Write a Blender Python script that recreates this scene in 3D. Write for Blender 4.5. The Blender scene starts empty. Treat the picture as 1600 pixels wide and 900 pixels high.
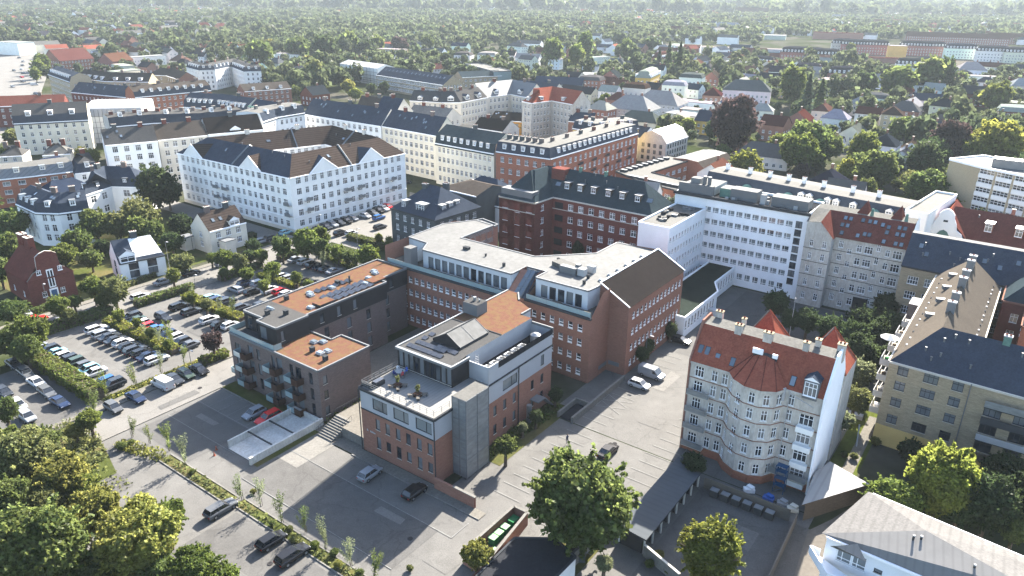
import bpy, bmesh, math, random
import numpy as np
from math import radians, sin, cos, atan2, hypot, pi
from mathutils import Vector, Matrix
random.seed(7)
S = bpy.context.scene
COL = S.collection
# ------------------------------------------------------------------ camera model
F = 1150.0; PITCH = radians(22.17); ROLL = radians(.62); CAMH = 68.0
_fw = np.array([0, cos(PITCH), -sin(PITCH)]); _rt = np.array([1., 0, 0]); _up = np.cross(_rt, _fw)
CR = _rt*cos(ROLL)+_up*sin(ROLL); CU = -_rt*sin(ROLL)+_up*cos(ROLL)
def X(px, py, z=0.):
    "world x, y of a measured point of known height"
    d = CR*(px-800)/F-CU*(py-450)/F+_fw
    t = (z-CAMH)/d[2]
    return (float(d[0]*t), float(d[1]*t))
def PX(x, y, z=0.):
    w = np.array([x, y, z-CAMH]); k = float(w@_fw)
    if k < 1: return (-9999., -9999.)
    return (800+F*float(w@CR)/k, 450-F*float(w@CU)/k)
O0 = X(565, 705); TH = radians(-36)
AX = (cos(TH), sin(TH)); BX = (-sin(TH), cos(TH))
def W(a, b): return (O0[0]+AX[0]*a+BX[0]*b, O0[1]+AX[1]*a+BX[1]*b)
def WP(l): return [W(*p) for p in l]
# ------------------------------------------------------------------ materials
MATS = {}
def mat(name, col, var=.12, scale=.6, rough=.85, stretch=(1, 1, 1), spec=0., metal=0, tint=False, bump=0, fine=None,
        stain=0, stripes=None, col2=None, rand=0, crack=0):
    m = bpy.data.materials.new(name); m.use_nodes = True; nt = m.node_tree; nt.nodes.clear()
    N = nt.nodes.new; Lk = nt.links.new
    out = N('ShaderNodeOutputMaterial'); p = N('ShaderNodeBsdfPrincipled'); Lk(p.outputs[0], out.inputs[0])
    p.inputs['Roughness'].default_value = rough; p.inputs['Metallic'].default_value = metal
    p.inputs['Specular IOR Level'].default_value = spec
    geo = N('ShaderNodeNewGeometry'); mp = N('ShaderNodeMapping'); Lk(geo.outputs['Position'], mp.inputs[0])
    mp.inputs['Scale'].default_value = stretch
    nz = N('ShaderNodeTexNoise'); nz.inputs['Scale'].default_value = scale; nz.inputs['Detail'].default_value = 5
    nz.inputs['Roughness'].default_value = .62
    Lk(mp.outputs[0], nz.inputs['Vector'])
    if tint:
        oi = N('ShaderNodeObjectInfo'); base = oi.outputs['Color']
    else:
        rgb = N('ShaderNodeRGB'); rgb.outputs[0].default_value = (*col, 1); base = rgb.outputs[0]
    def mulc(base, fac_out, lo, hi):
        mr = N('ShaderNodeMapRange'); Lk(fac_out, mr.inputs[0]); mr.inputs[1].default_value = .28; mr.inputs[2].default_value = .72
        mr.inputs[3].default_value = lo; mr.inputs[4].default_value = hi
        vm = N('ShaderNodeVectorMath'); vm.operation = 'SCALE'; Lk(base, vm.inputs[0]); Lk(mr.outputs[0], vm.inputs['Scale'])
        return vm.outputs[0]
    c = mulc(base, nz.outputs[0], 1-var, 1+var)
    if col2 is not None:
        n3 = N('ShaderNodeTexNoise'); n3.inputs['Scale'].default_value = scale*.45; n3.inputs['Detail'].default_value = 6
        Lk(mp.outputs[0], n3.inputs['Vector'])
        cr = N('ShaderNodeMapRange'); Lk(n3.outputs[0], cr.inputs[0]); cr.inputs[1].default_value = .42; cr.inputs[2].default_value = .62
        mx = N('ShaderNodeMix'); mx.data_type = 'RGBA'; Lk(cr.outputs[0], mx.inputs[0]); Lk(c, mx.inputs[6]); mx.inputs[7].default_value = (*col2, 1)
        c = mx.outputs[2]
    if fine:
        n2 = N('ShaderNodeTexNoise'); n2.inputs['Scale'].default_value = fine; n2.inputs['Detail'].default_value = 2
        Lk(mp.outputs[0], n2.inputs['Vector']); c = mulc(c, n2.outputs[0], .84, 1.14)
    if stain:
        n4 = N('ShaderNodeTexNoise'); n4.inputs['Scale'].default_value = .09; n4.inputs['Detail'].default_value = 8
        n4.inputs['Roughness'].default_value = .7
        Lk(geo.outputs['Position'], n4.inputs['Vector']); c = mulc(c, n4.outputs[0], 1-stain, 1+stain*.6)
    if stripes:   # (angle, period, depth): seams or tile courses that belong to the surface
        ang, per, dep = stripes
        wv = N('ShaderNodeTexWave'); wv.wave_type = 'BANDS'; wv.bands_direction = 'X'
        m2 = N('ShaderNodeMapping'); Lk(geo.outputs['Position'], m2.inputs[0]); m2.vector_type = 'TEXTURE'
        m2.inputs['Rotation'].default_value = (0, 0, ang) if ang is not None else (0, pi/2, 0)
        Lk(m2.outputs[0], wv.inputs['Vector']); wv.inputs['Scale'].default_value = 0.314/per*1.0
        wv.inputs['Distortion'].default_value = .15
        mr = N('ShaderNodeMapRange'); Lk(wv.outputs['Fac'], mr.inputs[0]); mr.inputs[1].default_value = .0; mr.inputs[2].default_value = .35
        mr.inputs[3].default_value = 1-dep; mr.inputs[4].default_value = 1
        vm = N('ShaderNodeVectorMath'); vm.operation = 'SCALE'; Lk(c, vm.inputs[0]); Lk(mr.outputs[0], vm.inputs['Scale']); c = vm.outputs[0]
    if crack:
        n5 = N('ShaderNodeTexNoise'); n5.inputs['Scale'].default_value = .5; n5.inputs['Detail'].default_value = 4; Lk(geo.outputs['Position'], n5.inputs['Vector'])
        va = N('ShaderNodeVectorMath'); va.operation = 'MULTIPLY_ADD'; Lk(n5.outputs['Color'], va.inputs[0]); va.inputs[1].default_value = (3, 3, 0); Lk(geo.outputs['Position'], va.inputs[2])
        vo = N('ShaderNodeTexVoronoi'); vo.feature = 'DISTANCE_TO_EDGE'; vo.inputs['Scale'].default_value = .085; Lk(va.outputs[0], vo.inputs['Vector'])
        mr = N('ShaderNodeMapRange'); Lk(vo.outputs['Distance'], mr.inputs[0]); mr.inputs[1].default_value = .004; mr.inputs[2].default_value = .012; mr.inputs[3].default_value = 1-crack; mr.inputs[4].default_value = 1
        n6 = N('ShaderNodeTexNoise'); n6.inputs['Scale'].default_value = .9; n6.inputs['Detail'].default_value = 1; Lk(geo.outputs['Position'], n6.inputs['Vector'])
        m7 = N('ShaderNodeMapRange'); Lk(n6.outputs[0], m7.inputs[0]); m7.inputs[1].default_value = .66; m7.inputs[2].default_value = .74; m7.inputs[3].default_value = 1; m7.inputs[4].default_value = 1-crack
        mu = N('ShaderNodeMath'); mu.operation = 'MULTIPLY'; Lk(mr.outputs[0], mu.inputs[0]); Lk(m7.outputs[0], mu.inputs[1])
        vm = N('ShaderNodeVectorMath'); vm.operation = 'SCALE'; Lk(c, vm.inputs[0]); Lk(mu.outputs[0], vm.inputs['Scale']); c = vm.outputs[0]
    if rand:
        oi = N('ShaderNodeObjectInfo'); mr = N('ShaderNodeMapRange'); Lk(oi.outputs['Random'], mr.inputs[0])
        mr.inputs[3].default_value = 1-rand; mr.inputs[4].default_value = 1+rand
        vm = N('ShaderNodeVectorMath'); vm.operation = 'SCALE'; Lk(c, vm.inputs[0]); Lk(mr.outputs[0], vm.inputs['Scale']); c = vm.outputs[0]
    Lk(c, p.inputs['Base Color'])
    if bump:
        bp = N('ShaderNodeBump'); bp.inputs['Strength'].default_value = bump; bp.inputs['Distance'].default_value = .05
        Lk(nz.outputs[0], bp.inputs['Height']); Lk(bp.outputs[0], p.inputs['Normal'])
    MATS[name] = m; return m
def glassmat(name, dark, light, share=.3, rough=.08):
    m = bpy.data.materials.new(name); m.use_nodes = True; nt = m.node_tree; p = nt.nodes['Principled BSDF']
    N = nt.nodes.new; Lk = nt.links.new
    oi = N('ShaderNodeObjectInfo'); geo = N('ShaderNodeNewGeometry'); nz = N('ShaderNodeTexNoise'); nz.inputs['Scale'].default_value = .55
    nz.inputs['Detail'].default_value = 1; Lk(geo.outputs['Position'], nz.inputs['Vector'])
    ad = N('ShaderNodeMath'); ad.operation = 'MULTIPLY_ADD'; Lk(nz.outputs[0], ad.inputs[0]); ad.inputs[1].default_value = .9
    Lk(oi.outputs['Random'], ad.inputs[2])
    cr = N('ShaderNodeValToRGB'); mr = N('ShaderNodeMapRange'); Lk(ad.outputs[0], mr.inputs[0]); mr.inputs[1].default_value = .25; mr.inputs[2].default_value = 1.5
    Lk(mr.outputs[0], cr.inputs[0])
    e = cr.color_ramp; e.elements[0].color = (*dark, 1); e.elements[0].position = 1-share-.28; e.elements[1].color = (*light, 1); e.elements[1].position = 1-share+.05
    Lk(cr.outputs[0], p.inputs['Base Color']); p.inputs['Roughness'].default_value = rough; p.inputs['IOR'].default_value = 1.5
    MATS[name] = m
glassmat('glass', (.012, .016, .022), (.10, .11, .12), .35)
glassmat('glass_curtain', (.015, .02, .026), (.13, .13, .13), .25)
glassmat('glass_office', (.02, .028, .036), (.13, .145, .15), .62)
mat('brick_red', (0.185, 0.096, 0.072), .16, 1.4, .9, (1, 1, 3), fine=5, stain=.12)
mat('brick_brown', (0.105, 0.04, 0.033), .2, 1.4, .92, (1, 1, 3), fine=5, stain=.12)
mat('brick_grey', (.112, .088, .082), .22, 1.6, .9, (1, 1, 4), fine=6, stain=.12)
mat('brick_tan', (.25, .205, .14), .22, 1.3, .92, (.8, .8, 5), fine=5, stain=.14)
mat('brick_yellow', (0.3, 0.25, 0.17), .1, 1.2, .9, (1, 1, 4), fine=5, stain=.08)
mat('brick_orange', (0.24, 0.1, 0.065), .16, 1.4, .9, (1, 1, 3), fine=5, stain=.14)
mat('plaster_yellow', (.46, .33, .13), .06, .5, .9, stain=.1)
mat('plaster_orange', (.50, .24, .045), .08, .5, .9, stain=.1)
mat('plaster_white', (0.62, 0.62, 0.605), .06, .35, .85, (1, 1, .45), stain=.14)
mat('plaster_hosp', (0.6, 0.615, 0.635), .05, .35, .8, (1, 1, .45), stain=.12)
mat('plaster_stained', (0.37, 0.345, 0.31), .12, .45, .9, (1, 1, .4), stain=.22, fine=3)
mat('plaster_grey', (0.4, 0.385, 0.355), .1, .45, .9, (1, 1, .4), stain=.2, fine=3)
mat('plaster_cream', (0.55, 0.505, 0.41), .07, .4, .9, (1, 1, .45), stain=.18)
mat('plaster_beige', (0.5, 0.46, 0.39), .09, .4, .9, (1, 1, .45), stain=.2)
mat('plaster_dark', (.055, .062, .066), .12, .5, .85, stain=.1)
mat('firewall', (0.66, 0.67, 0.69), .04, .3, .85, stain=.1)
mat('panel_grey', (0.24, 0.255, 0.275), .05, .6, .5, stripes=None, stain=.05, spec=.4)
mat('panel_dark', (.026, .025, .026), .15, .8, .6)
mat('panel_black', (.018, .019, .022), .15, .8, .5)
mat('cladding_brown', (.045, .033, .028), .2, 2, .7, (2, 2, .2))
mat('white_trim', (0.7, 0.7, 0.7), .04, 1, .6)
mat('stone_trim', (.36, .34, .30), .08, 1, .85)
mat('dark_trim', (.035, .037, .04), .1, 1, .5)
mat('copper', (0.08, 0.144, 0.12), .2, 1.5, .7)
mat('zinc', (0.1, 0.108, 0.114), .1, .5, .45, spec=.5, stain=.1)
mat('zinc_seam', (.10, .105, .11), .12, .5, .4, stripes=(TH, .6, .35), spec=.5)
mat('felt_white', (0.088, 0.088, 0.086), .05, .25, .85, stain=.1, fine=1.2, spec=.08)
mat('felt_grey', (0.048, 0.0472, 0.0464), .08, .5, .9, stain=.14, fine=3)
mat('felt_light', (0.0704, 0.0688, 0.064), .08, .5, .9, stain=.14, fine=3, spec=.08)
mat('felt_dark', (0.0192, 0.02, 0.0224), .14, .5, .8, stain=.15, fine=3)
mat('felt_green', (0.016, 0.0208, 0.0176), .15, .5, .9, stain=.15)
mat('roof_slate', (0.03, 0.037, 0.05), .14, .8, .62, fine=4, stain=.1)
mat('roof_slate_green', (0.024, 0.033, 0.038), .16, .8, .65, fine=4, stain=.12)
mat('roof_eternit', (0.044, 0.0376, 0.0328), .14, .7, .85, fine=4, stain=.2)
mat('roof_eternit_light', (0.0704, 0.0608, 0.0504), .08, .5, .88, (1, 1, 1), fine=4, stain=.1)
mat('roof_brown_tile', (0.0384, 0.0296, 0.0256), .14, .8, .8, stripes=(None, .55, .45), stain=.1)
mat('roof_brown', (0.015, 0.013, 0.0125), .15, .9, .85, fine=5, stain=.12)
mat('roof_red', (0.175, 0.055, 0.036), .14, 1.0, .85, fine=4, stain=.14)
mat('roof_red_dark', (0.085, 0.03, 0.024), .16, 1.0, .8, fine=4, stain=.14)
mat('roof_villa_grey', (0.0952, 0.0925, 0.0898), .07, .5, .85, stain=.08, fine=4, stripes=(TH, 1.1, .12))
mat('roof_metal_white', (0.2128, 0.2128, 0.2082), .05, .6, .5, stripes=(TH, 1.0, .15))
mat('tile_concrete', (0.096, 0.0936, 0.0864), .12, 1.2, .85, stain=.2, fine=3)
mat('sedum', (0.082, 0.042, 0.03), .18, 2.2, .95, fine=7, col2=(.085, .054, .03), bump=.3)
mat('asphalt', (0.084, 0.0815, 0.0772), .12, .35, .9, fine=6, stain=.17, spec=.08, crack=.15)
mat('asphalt_dark', (0.0662, 0.0644, 0.0619), .12, .4, .9, fine=6, stain=.18, spec=.08, crack=.15)
mat('asphalt_light', (0.1072, 0.1029, 0.0961), .06, .3, .9, fine=5, stain=.14, spec=.08, crack=.15)
mat('concrete', (0.1229, 0.1178, 0.1085), .08, .5, .88, fine=3, stain=.14)
mat('paving', (0.1075, 0.1004, 0.0881), .1, .9, .9, fine=3, stain=.14)
mat('terrace', (0.16, 0.156, 0.148), .06, .6, .8, stripes=(TH, .6, .12), stain=.06)
mat('marking', (0.14, 0.14, 0.135), .22, 2.5, .8)
mat('gravel', (0.076, 0.0688, 0.056), .12, .8, .95, fine=5, stain=.2)
mat('soil', (0.056, 0.0448, 0.0296), .2, .8, .95, fine=3, stain=.2)
mat('grass', (0.04, 0.048, 0.0144), .2, .3, .95, fine=2, col2=(.075, .066, .03), stain=.2)
mat('lawn', (0.0496, 0.06, 0.0144), .14, .5, .95, fine=2, stain=.12)
mat('ground', (0.0224, 0.0288, 0.0112), .25, .05, .95, (1, 1, 1), col2=(.055, .052, .043), fine=.4, stain=.25)
mat('wood', (0.07, 0.055, 0.043), .2, 2, .8, (1, 1, 3))
mat('wood_grey', (0.088, 0.08, 0.0704), .15, 2, .85, (1, 1, 4))
mat('rust_panel', (0.045, 0.026, 0.02), .2, 2, .7)
mat('metal_mesh', (.17, .185, .195), .22, .8, .45, (1, 1, 2.5), metal=.5)
mat('metal', (0.2, 0.21, 0.22), .06, 1, .35, metal=.6)
mat('bark', (.07, .055, .042), .25, 3, .95)
mat('white_metal', (0.272, 0.272, 0.272), .03, 1, .5)
mat('panel_light', (.36, .385, .41), .05, .6, .5, stain=.08)
mat('roof_villa_shaded', (.13, .127, .123), .06, .6, .9, stripes=(TH+.2, .9, .1), stain=.1)  # villa roof grey, set separately for the slope turned from the sun
mat('felt_blue', (.05, .056, .062), .06, .5, .9, stain=.12, stripes=(TH+pi/2, 1.0, .1), spec=.08)
mat('solar', (0.0176, 0.0184, 0.0224), .15, 3, .25, spec=.6)
mat('skylight_glass', (.08, .1, .12), .06, 1, .12, spec=.7, rand=.4)
mat('fabric', (.5, .5, .5), .1, 2, .9, tint=True)
mat('paint', (.5, .5, .5), .02, 1, .22, tint=True, spec=.22)
mat('tint_wall', (.5, .5, .5), .08, .5, .9, tint=True, stain=.1)
mat('tint_roof', (.5, .5, .5), .14, .8, .85, tint=True, stain=.12)
mat('car_glass', (.012, .014, .017), 0, 1, .06, spec=.7)
mat('rubber', (.012, .012, .012), .1, 1, .8)
mat('rim', (.22, .22, .23), .1, 3, .35, metal=.6)
mat('headlight', (.55, .56, .58), 0, 1, .15)
mat('taillight', (.22, .012, .01), 0, 1, .2)
mat('plastic_green', (.03, .12, .05), .1, 2, .5)
mat('plastic_lid', (.18, .30, .17), .1, 2, .5)
mat('skin', (.42, .25, .18), 0, 1, .6)
mat('balcony_glass', (.17, .23, .24), .06, 1, .15, spec=.6)
mat('zinc_light', (0.10, 0.104, 0.108), .06, .6, .6, spec=.12)
def leafmat():
    m = bpy.data.materials.new('foliage'); m.use_nodes = True; nt = m.node_tree; nt.nodes.clear(); N = nt.nodes.new; Lk = nt.links.new
    out = N('ShaderNodeOutputMaterial'); d = N('ShaderNodeBsdfDiffuse'); t = N('ShaderNodeBsdfTranslucent'); g = N('ShaderNodeBsdfGlossy')
    mx = N('ShaderNodeMixShader'); mx.inputs[0].default_value = .5; m2 = N('ShaderNodeMixShader'); m2.inputs[0].default_value = .006
    g.inputs['Roughness'].default_value = .45
    oi = N('ShaderNodeObjectInfo'); geo = N('ShaderNodeNewGeometry')
    n1 = N('ShaderNodeTexNoise'); n1.inputs['Scale'].default_value = .35; n1.inputs['Detail'].default_value = 4
    n2 = N('ShaderNodeTexNoise'); n2.inputs['Scale'].default_value = .035; n2.inputs['Detail'].default_value = 3
    Lk(geo.outputs['Position'], n1.inputs['Vector']); Lk(geo.outputs['Position'], n2.inputs['Vector'])
    hs = N('ShaderNodeHueSaturation')
    m1 = N('ShaderNodeMapRange'); Lk(n1.outputs[0], m1.inputs[0]); m1.inputs[1].default_value = .3; m1.inputs[2].default_value = .7; m1.inputs[3].default_value = .75; m1.inputs[4].default_value = 1.25
    m3 = N('ShaderNodeMapRange'); Lk(n2.outputs[0], m3.inputs[0]); m3.inputs[1].default_value = .3; m3.inputs[2].default_value = .7; m3.inputs[3].default_value = .475; m3.inputs[4].default_value = .52
    ri = N('ShaderNodeMapRange'); Lk(geo.outputs['Random Per Island'], ri.inputs[0]); ri.inputs[3].default_value = .55; ri.inputs[4].default_value = 1.5
    mm = N('ShaderNodeMath'); mm.operation = 'MULTIPLY'; Lk(m1.outputs[0], mm.inputs[0]); Lk(ri.outputs[0], mm.inputs[1])
    Lk(mm.outputs[0], hs.inputs['Value']); Lk(m3.outputs[0], hs.inputs['Hue']); Lk(oi.outputs['Color'], hs.inputs['Color'])
    Lk(hs.outputs[0], d.inputs[0])
    hs2 = N('ShaderNodeHueSaturation'); hs2.inputs['Value'].default_value = 1.75; hs2.inputs['Saturation'].default_value = .97; hs2.inputs['Hue'].default_value = .485
    Lk(hs.outputs[0], hs2.inputs['Color']); Lk(hs2.outputs[0], t.inputs[0])
    Lk(d.outputs[0], mx.inputs[1]); Lk(t.outputs[0], mx.inputs[2]); Lk(mx.outputs[0], m2.inputs[1]); Lk(g.outputs[0], m2.inputs[2]); Lk(m2.outputs[0], out.inputs[0])
    MATS['foliage'] = m
leafmat()
# ------------------------------------------------------------------ mesh builder
class MB:
    def __init__(s): s.v = []; s.f = []; s.m = []
    def face(s, pts, m):
        i = len(s.v); s.v += [tuple(p) for p in pts]; s.f.append(tuple(range(i, i+len(pts)))); s.m.append(m)
    def prism(s, xy, z0, z1, m, mtop=None, bottom=False):
        n = len(xy)
        for i in range(n):
            p, q = xy[i], xy[(i+1) % n]
            s.face([(p[0], p[1], z0), (q[0], q[1], z0), (q[0], q[1], z1), (p[0], p[1], z1)], m)
        s.face([(p[0], p[1], z1) for p in xy], mtop or m)
        if bottom: s.face([(p[0], p[1], z0) for p in reversed(xy)], m)
    def bar(s, A, B, w, z0, z1, m, mtop=None):
        "upright box along A-B, w wide"
        dx, dy = B[0]-A[0], B[1]-A[1]; L = hypot(dx, dy) or 1; nx, ny = dy/L*w/2, -dx/L*w/2
        s.prism([(A[0]+nx, A[1]+ny), (B[0]+nx, B[1]+ny), (B[0]-nx, B[1]-ny), (A[0]-nx, A[1]-ny)], z0, z1, m, mtop, True)
    def box(s, c, w, d, h, m, rot=0., mtop=None):
        "c = centre of the underside"
        ca, sa = cos(rot), sin(rot)
        xy = [(c[0]+ca*x-sa*y, c[1]+sa*x+ca*y) for x, y in ((-w/2, -d/2), (w/2, -d/2), (w/2, d/2), (-w/2, d/2))]
        s.prism(xy, c[2], c[2]+h, m, mtop, True)
    def abox(s, a0, a1, b0, b1, z0, z1, m, mtop=None):
        s.prism(WP([(a0, b0), (a1, b0), (a1, b1), (a0, b1)]), z0, z1, m, mtop, True)
    def cyl(s, c, r, h, m, n=10, r2=None):
        r2 = r if r2 is None else r2
        a = [2*pi*i/n for i in range(n)]
        lo = [(c[0]+r*cos(t), c[1]+r*sin(t), c[2]) for t in a]; hi = [(c[0]+r2*cos(t), c[1]+r2*sin(t), c[2]+h) for t in a]
        for i in range(n):
            j = (i+1) % n; s.face([lo[i], lo[j], hi[j], hi[i]], m)
        s.face(hi, m); s.face(lo[::-1], m)
    def tube(s, A, B, r, m, n=6, r2=None):
        A = Vector(A); B = Vector(B); d = (B-A).normalized(); u = d.orthogonal().normalized(); w = d.cross(u); r2 = r if r2 is None else r2
        lo = [A+(u*cos(2*pi*i/n)+w*sin(2*pi*i/n))*r for i in range(n)]; hi = [B+(u*cos(2*pi*i/n)+w*sin(2*pi*i/n))*r2 for i in range(n)]
        for i in range(n):
            j = (i+1) % n; s.face([lo[i], lo[j], hi[j], hi[i]], m)
        s.face(hi, m); s.face(lo[::-1], m)
    def mesh(s, name, base=(0, 0, 0)):
        me = bpy.data.meshes.new(name)
        me.from_pydata([(p[0]-base[0], p[1]-base[1], p[2]-base[2]) for p in s.v], [], s.f)
        names = list(dict.fromkeys(s.m)); idx = {n: i for i, n in enumerate(names)}
        for n in names: me.materials.append(MATS[n])
        me.polygons.foreach_set('material_index', [idx[n] for n in s.m]); me.update()
        return me
def link(name, data, parent=None, loc=(0, 0, 0), rz=0.):
    o = bpy.data.objects.new(name, data); COL.objects.link(o)
    if parent is not None: o.parent = parent
    o.location = loc
    if rz: o.rotation_euler = (0, 0, rz)
    return o
def tag(o, label, cat, group=None, kind=None):
    if label: o['label'] = label
    if cat: o['category'] = cat
    if group: o['group'] = group
    if kind: o['kind'] = kind
    return o
def structure(name, mb, label=None):
    o = link(name, mb.mesh(name)); o['kind'] = 'structure'
    if label: o['label'] = label
    return o
def sheet(name, polys, z, m):
    mb = MB()
    for p in polys: mb.face([(x, y, z) for x, y in p], m)
    return structure(name, mb)
CAMXY = (0., 0.)
# ------------------------------------------------------------------ windows
_wp = {}
def wproto(w, h, style, two):
    k = (round(w, 1), round(h, 1), style, two)
    if k in _wp: return _wp[k]
    w, h = k[0], k[1]; g = MB(); f = MB() if two else g
    gm = {'cross': 'glass_curtain', 'tri': 'glass_curtain', 'sash': 'glass', 'plain': 'glass', 'office': 'glass_office', 'darkcross': 'glass',
          'darktri': 'glass', 'strip': 'glass_office', 'door': 'glass', 'panes': 'glass_curtain', 'arch': 'glass'}[style]
    fm = {'plain': 'dark_trim', 'darkcross': 'dark_trim', 'darktri': 'dark_trim', 'strip': 'dark_trim', 'door': 'dark_trim'}.get(style, 'white_trim')
    g.face([(-w/2, -.02, 0), (w/2, -.02, 0), (w/2, -.02, h), (-w/2, -.02, h)], gm)
    t = .07 if w < 2.2 else .09
    def fb(x0, x1, z0, z1, y=-.09): f.prism([(x0, y), (x1, y), (x1, 0), (x0, 0)], z0, z1, fm, bottom=True)
    fb(-w/2, -w/2+t, 0, h); fb(w/2-t, w/2, 0, h); fb(-w/2+t, w/2-t, 0, t); fb(-w/2+t, w/2-t, h-t, h)
    if style in ('cross', 'darkcross'): fb(-t/2, t/2, t, h-t, -.08); fb(-w/2+t, w/2-t, h*.64, h*.64+t, -.085)
    if style in ('tri', 'darktri'):
        for x in (-w/6, w/6): fb(x-t/2, x+t/2, t, h-t, -.08)
        fb(-w/2+t, w/2-t, h*.64, h*.64+t, -.085)
    if style == 'sash': fb(-w/2+t, w/2-t, h*.42, h*.42+.12, -.085); fb(-w/2+t, w/2-t, t, t+.12, -.082)
    if style == 'office': fb(-w*.16, -w*.16+t, t, h-t, -.08); fb(-w/2+t, w/2-t, h*.25, h*.25+t, -.085)
    if style == 'plain' and w > 1.4: fb(-t/2, t/2, t, h-t, -.08)
    if style == 'strip': fb(w*.14, w*.14+t, t, h-t, -.08)
    if style == 'panes':
        for x in (-w/4, 0, w/4): fb(x-t/2, x+t/2, t, h-t, -.08)
        fb(-w/2+t, w/2-t, h/2, h/2+t, -.085)
    if style not in ('door', 'strip'): f.prism([(-w/2-.06, -.22), (w/2+.06, -.22), (w/2+.06, -.0), (-w/2-.06, -.0)], -.07, 0, fm if fm == 'white_trim' else 'stone_trim', bottom=True)
    _wp[k] = (g.mesh('window'), f.mesh('window_frame') if two else None, g, f if two else None); return _wp[k]
class Thing:
    "an Empty at the thing's base; parts are its children"
    def __init__(s, name, label, cat, base, group=None, near=False):
        s.base = (base[0], base[1], base[2] if len(base) > 2 else 0.)
        s.o = link(name, None, None, s.base); s.o.empty_display_size = .5
        tag(s.o, label, cat, group); s.walls = MB(); s.roof = MB(); s.trim = MB(); s.wins = []; s.near = near; s.parts = []
    def part(s, name, mb, label=None):
        o = link(name, mb.mesh(name, s.base), s.o)
        if label: o['label'] = label
        return o
    def put(s, name, data, p, rz=0., rot=None, label=None):
        o = link(name, data, s.o, (p[0]-s.base[0], p[1]-s.base[1], p[2]-s.base[2]), rz)
        if rot: o.rotation_euler = rot
        return o
    def facade(s, A, B, z0, z1, ops=(), m='brick_red', bands=(), reveal=.16, force=False):
        dx, dy = B[0]-A[0], B[1]-A[1]; L = hypot(dx, dy)
        if L < .05: return
        dx /= L; dy /= L; n = (dy, -dx)
        if (CAMXY[0]-A[0])*n[0]+(CAMXY[1]-A[1])*n[1] < 0 and not force: ops = ()
        ops = [o for o in ops if o[0]-o[2]/2 > .05 and o[0]+o[2]/2 < L-.05 and o[1] >= z0 and o[1]+o[3] < z1]
        xs = sorted({0., L} | {round(o[0]-o[2]/2, 3) for o in ops} | {round(o[0]+o[2]/2, 3) for o in ops})
        zs = sorted({z0, z1} | {round(o[1], 3) for o in ops} | {round(o[1]+o[3], 3) for o in ops} | {b[0] for b in bands if z0 < b[0] < z1})
        P = lambda x, z, y=0.: (A[0]+dx*x-n[0]*y, A[1]+dy*x-n[1]*y, z)
        for zi in range(len(zs)-1):
            za, zb = zs[zi], zs[zi+1]
            if zb-za < 1e-4: continue
            zc = (za+zb)/2; mm = m
            for b in bands:
                if zc > b[0]: mm = b[1]
            row = [o for o in ops if o[1] < zc < o[1]+o[3]]
            x = 0.
            for o in sorted(row, key=lambda o: o[0]):
                x1 = o[0]-o[2]/2
                if x1 > x+1e-4: s.walls.face([P(x, za), P(x1, za), P(x1, zb), P(x, zb)], mm)
                x = max(x, o[0]+o[2]/2)
            if x < L-1e-4: s.walls.face([P(x, za), P(L, za), P(L, zb), P(x, zb)], mm)
        for o in ops:
            x0, x1, a, b = o[0]-o[2]/2, o[0]+o[2]/2, o[1], o[1]+o[3]; r = reveal; mm = m
            for q in bands:
                if a+.1 > q[0]: mm = q[1]
            for c in ([(x0, a), (x0, b)], [(x0, b), (x1, b)], [(x1, b), (x1, a)], [(x1, a), (x0, a)]):
                (p, q), (u, v) = c; s.walls.face([P(p, q), P(u, v), P(u, v, r), P(p, q, r)], mm)
            st = o[4] if len(o) > 4 else 'cross'
            if st == 'void':
                s.walls.face([P(x0, a, r), P(x1, a, r), P(x1, b, r), P(x0, b, r)], 'panel_black'); continue
            s.wins.append((P(o[0], a, r), atan2(dy, dx), o[2], o[3], st))
    def flush(s):
        ws = sorted(s.wins, key=lambda w: hypot(w[0][0], w[0][1]))
        # the hundred that show largest are parts of their own
        for w in ws[:100]:
            pr = wproto(w[2], w[3], w[4], s.near)
            o = s.put('window', pr[0], w[0], w[1])
            if pr[1]:
                f = link('window_frame', pr[1], o)
        if len(ws) > 100:
            mb = MB()
            for w in ws[100:]:
                pr = wproto(w[2], w[3], w[4], s.near); ca, sa = cos(w[1]), sin(w[1])
                for g in (pr[2], pr[3]):
                    if g is None: continue
                    i = len(mb.v); mb.v += [(w[0][0]+ca*x-sa*y, w[0][1]+sa*x+ca*y, w[0][2]+z) for x, y, z in g.v]
                    mb.f += [tuple(k+i for k in f) for f in g.f]; mb.m += g.m
            o = s.part('windows', mb); o['kind'] = 'stuff'
        if s.walls.f: s.part('wall', s.walls)
        if s.roof.f: s.part('roof', s.roof)
        if s.trim.f: s.part('cornice', s.trim)
        return s
def grid(L, floors, w, h, pitch, style='cross', margin=1.0, skip=None, z=None, off=0.):
    "evenly spaced windows; floors = sill heights"
    n = max(1, int(round((L-2*margin)/pitch))); st = (L-2*margin)/n
    out = []
    for zi in floors:
        for i in range(n):
            if skip and skip(i, zi, n): continue
            out.append((margin+st*(i+.5)+off, zi, w, h, style))
    return out
def mix(n, L, floors, seq, margin=1.2):
    "repeating sequence of (w, h, style, dz)"
    st = (L-2*margin)/n; out = []
    for z in floors:
        for i in range(n):
            w, h, sty, dz = seq[i % len(seq)]
            if w: out.append((margin+st*(i+.5), z+dz, w, h, sty))
    return out
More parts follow.
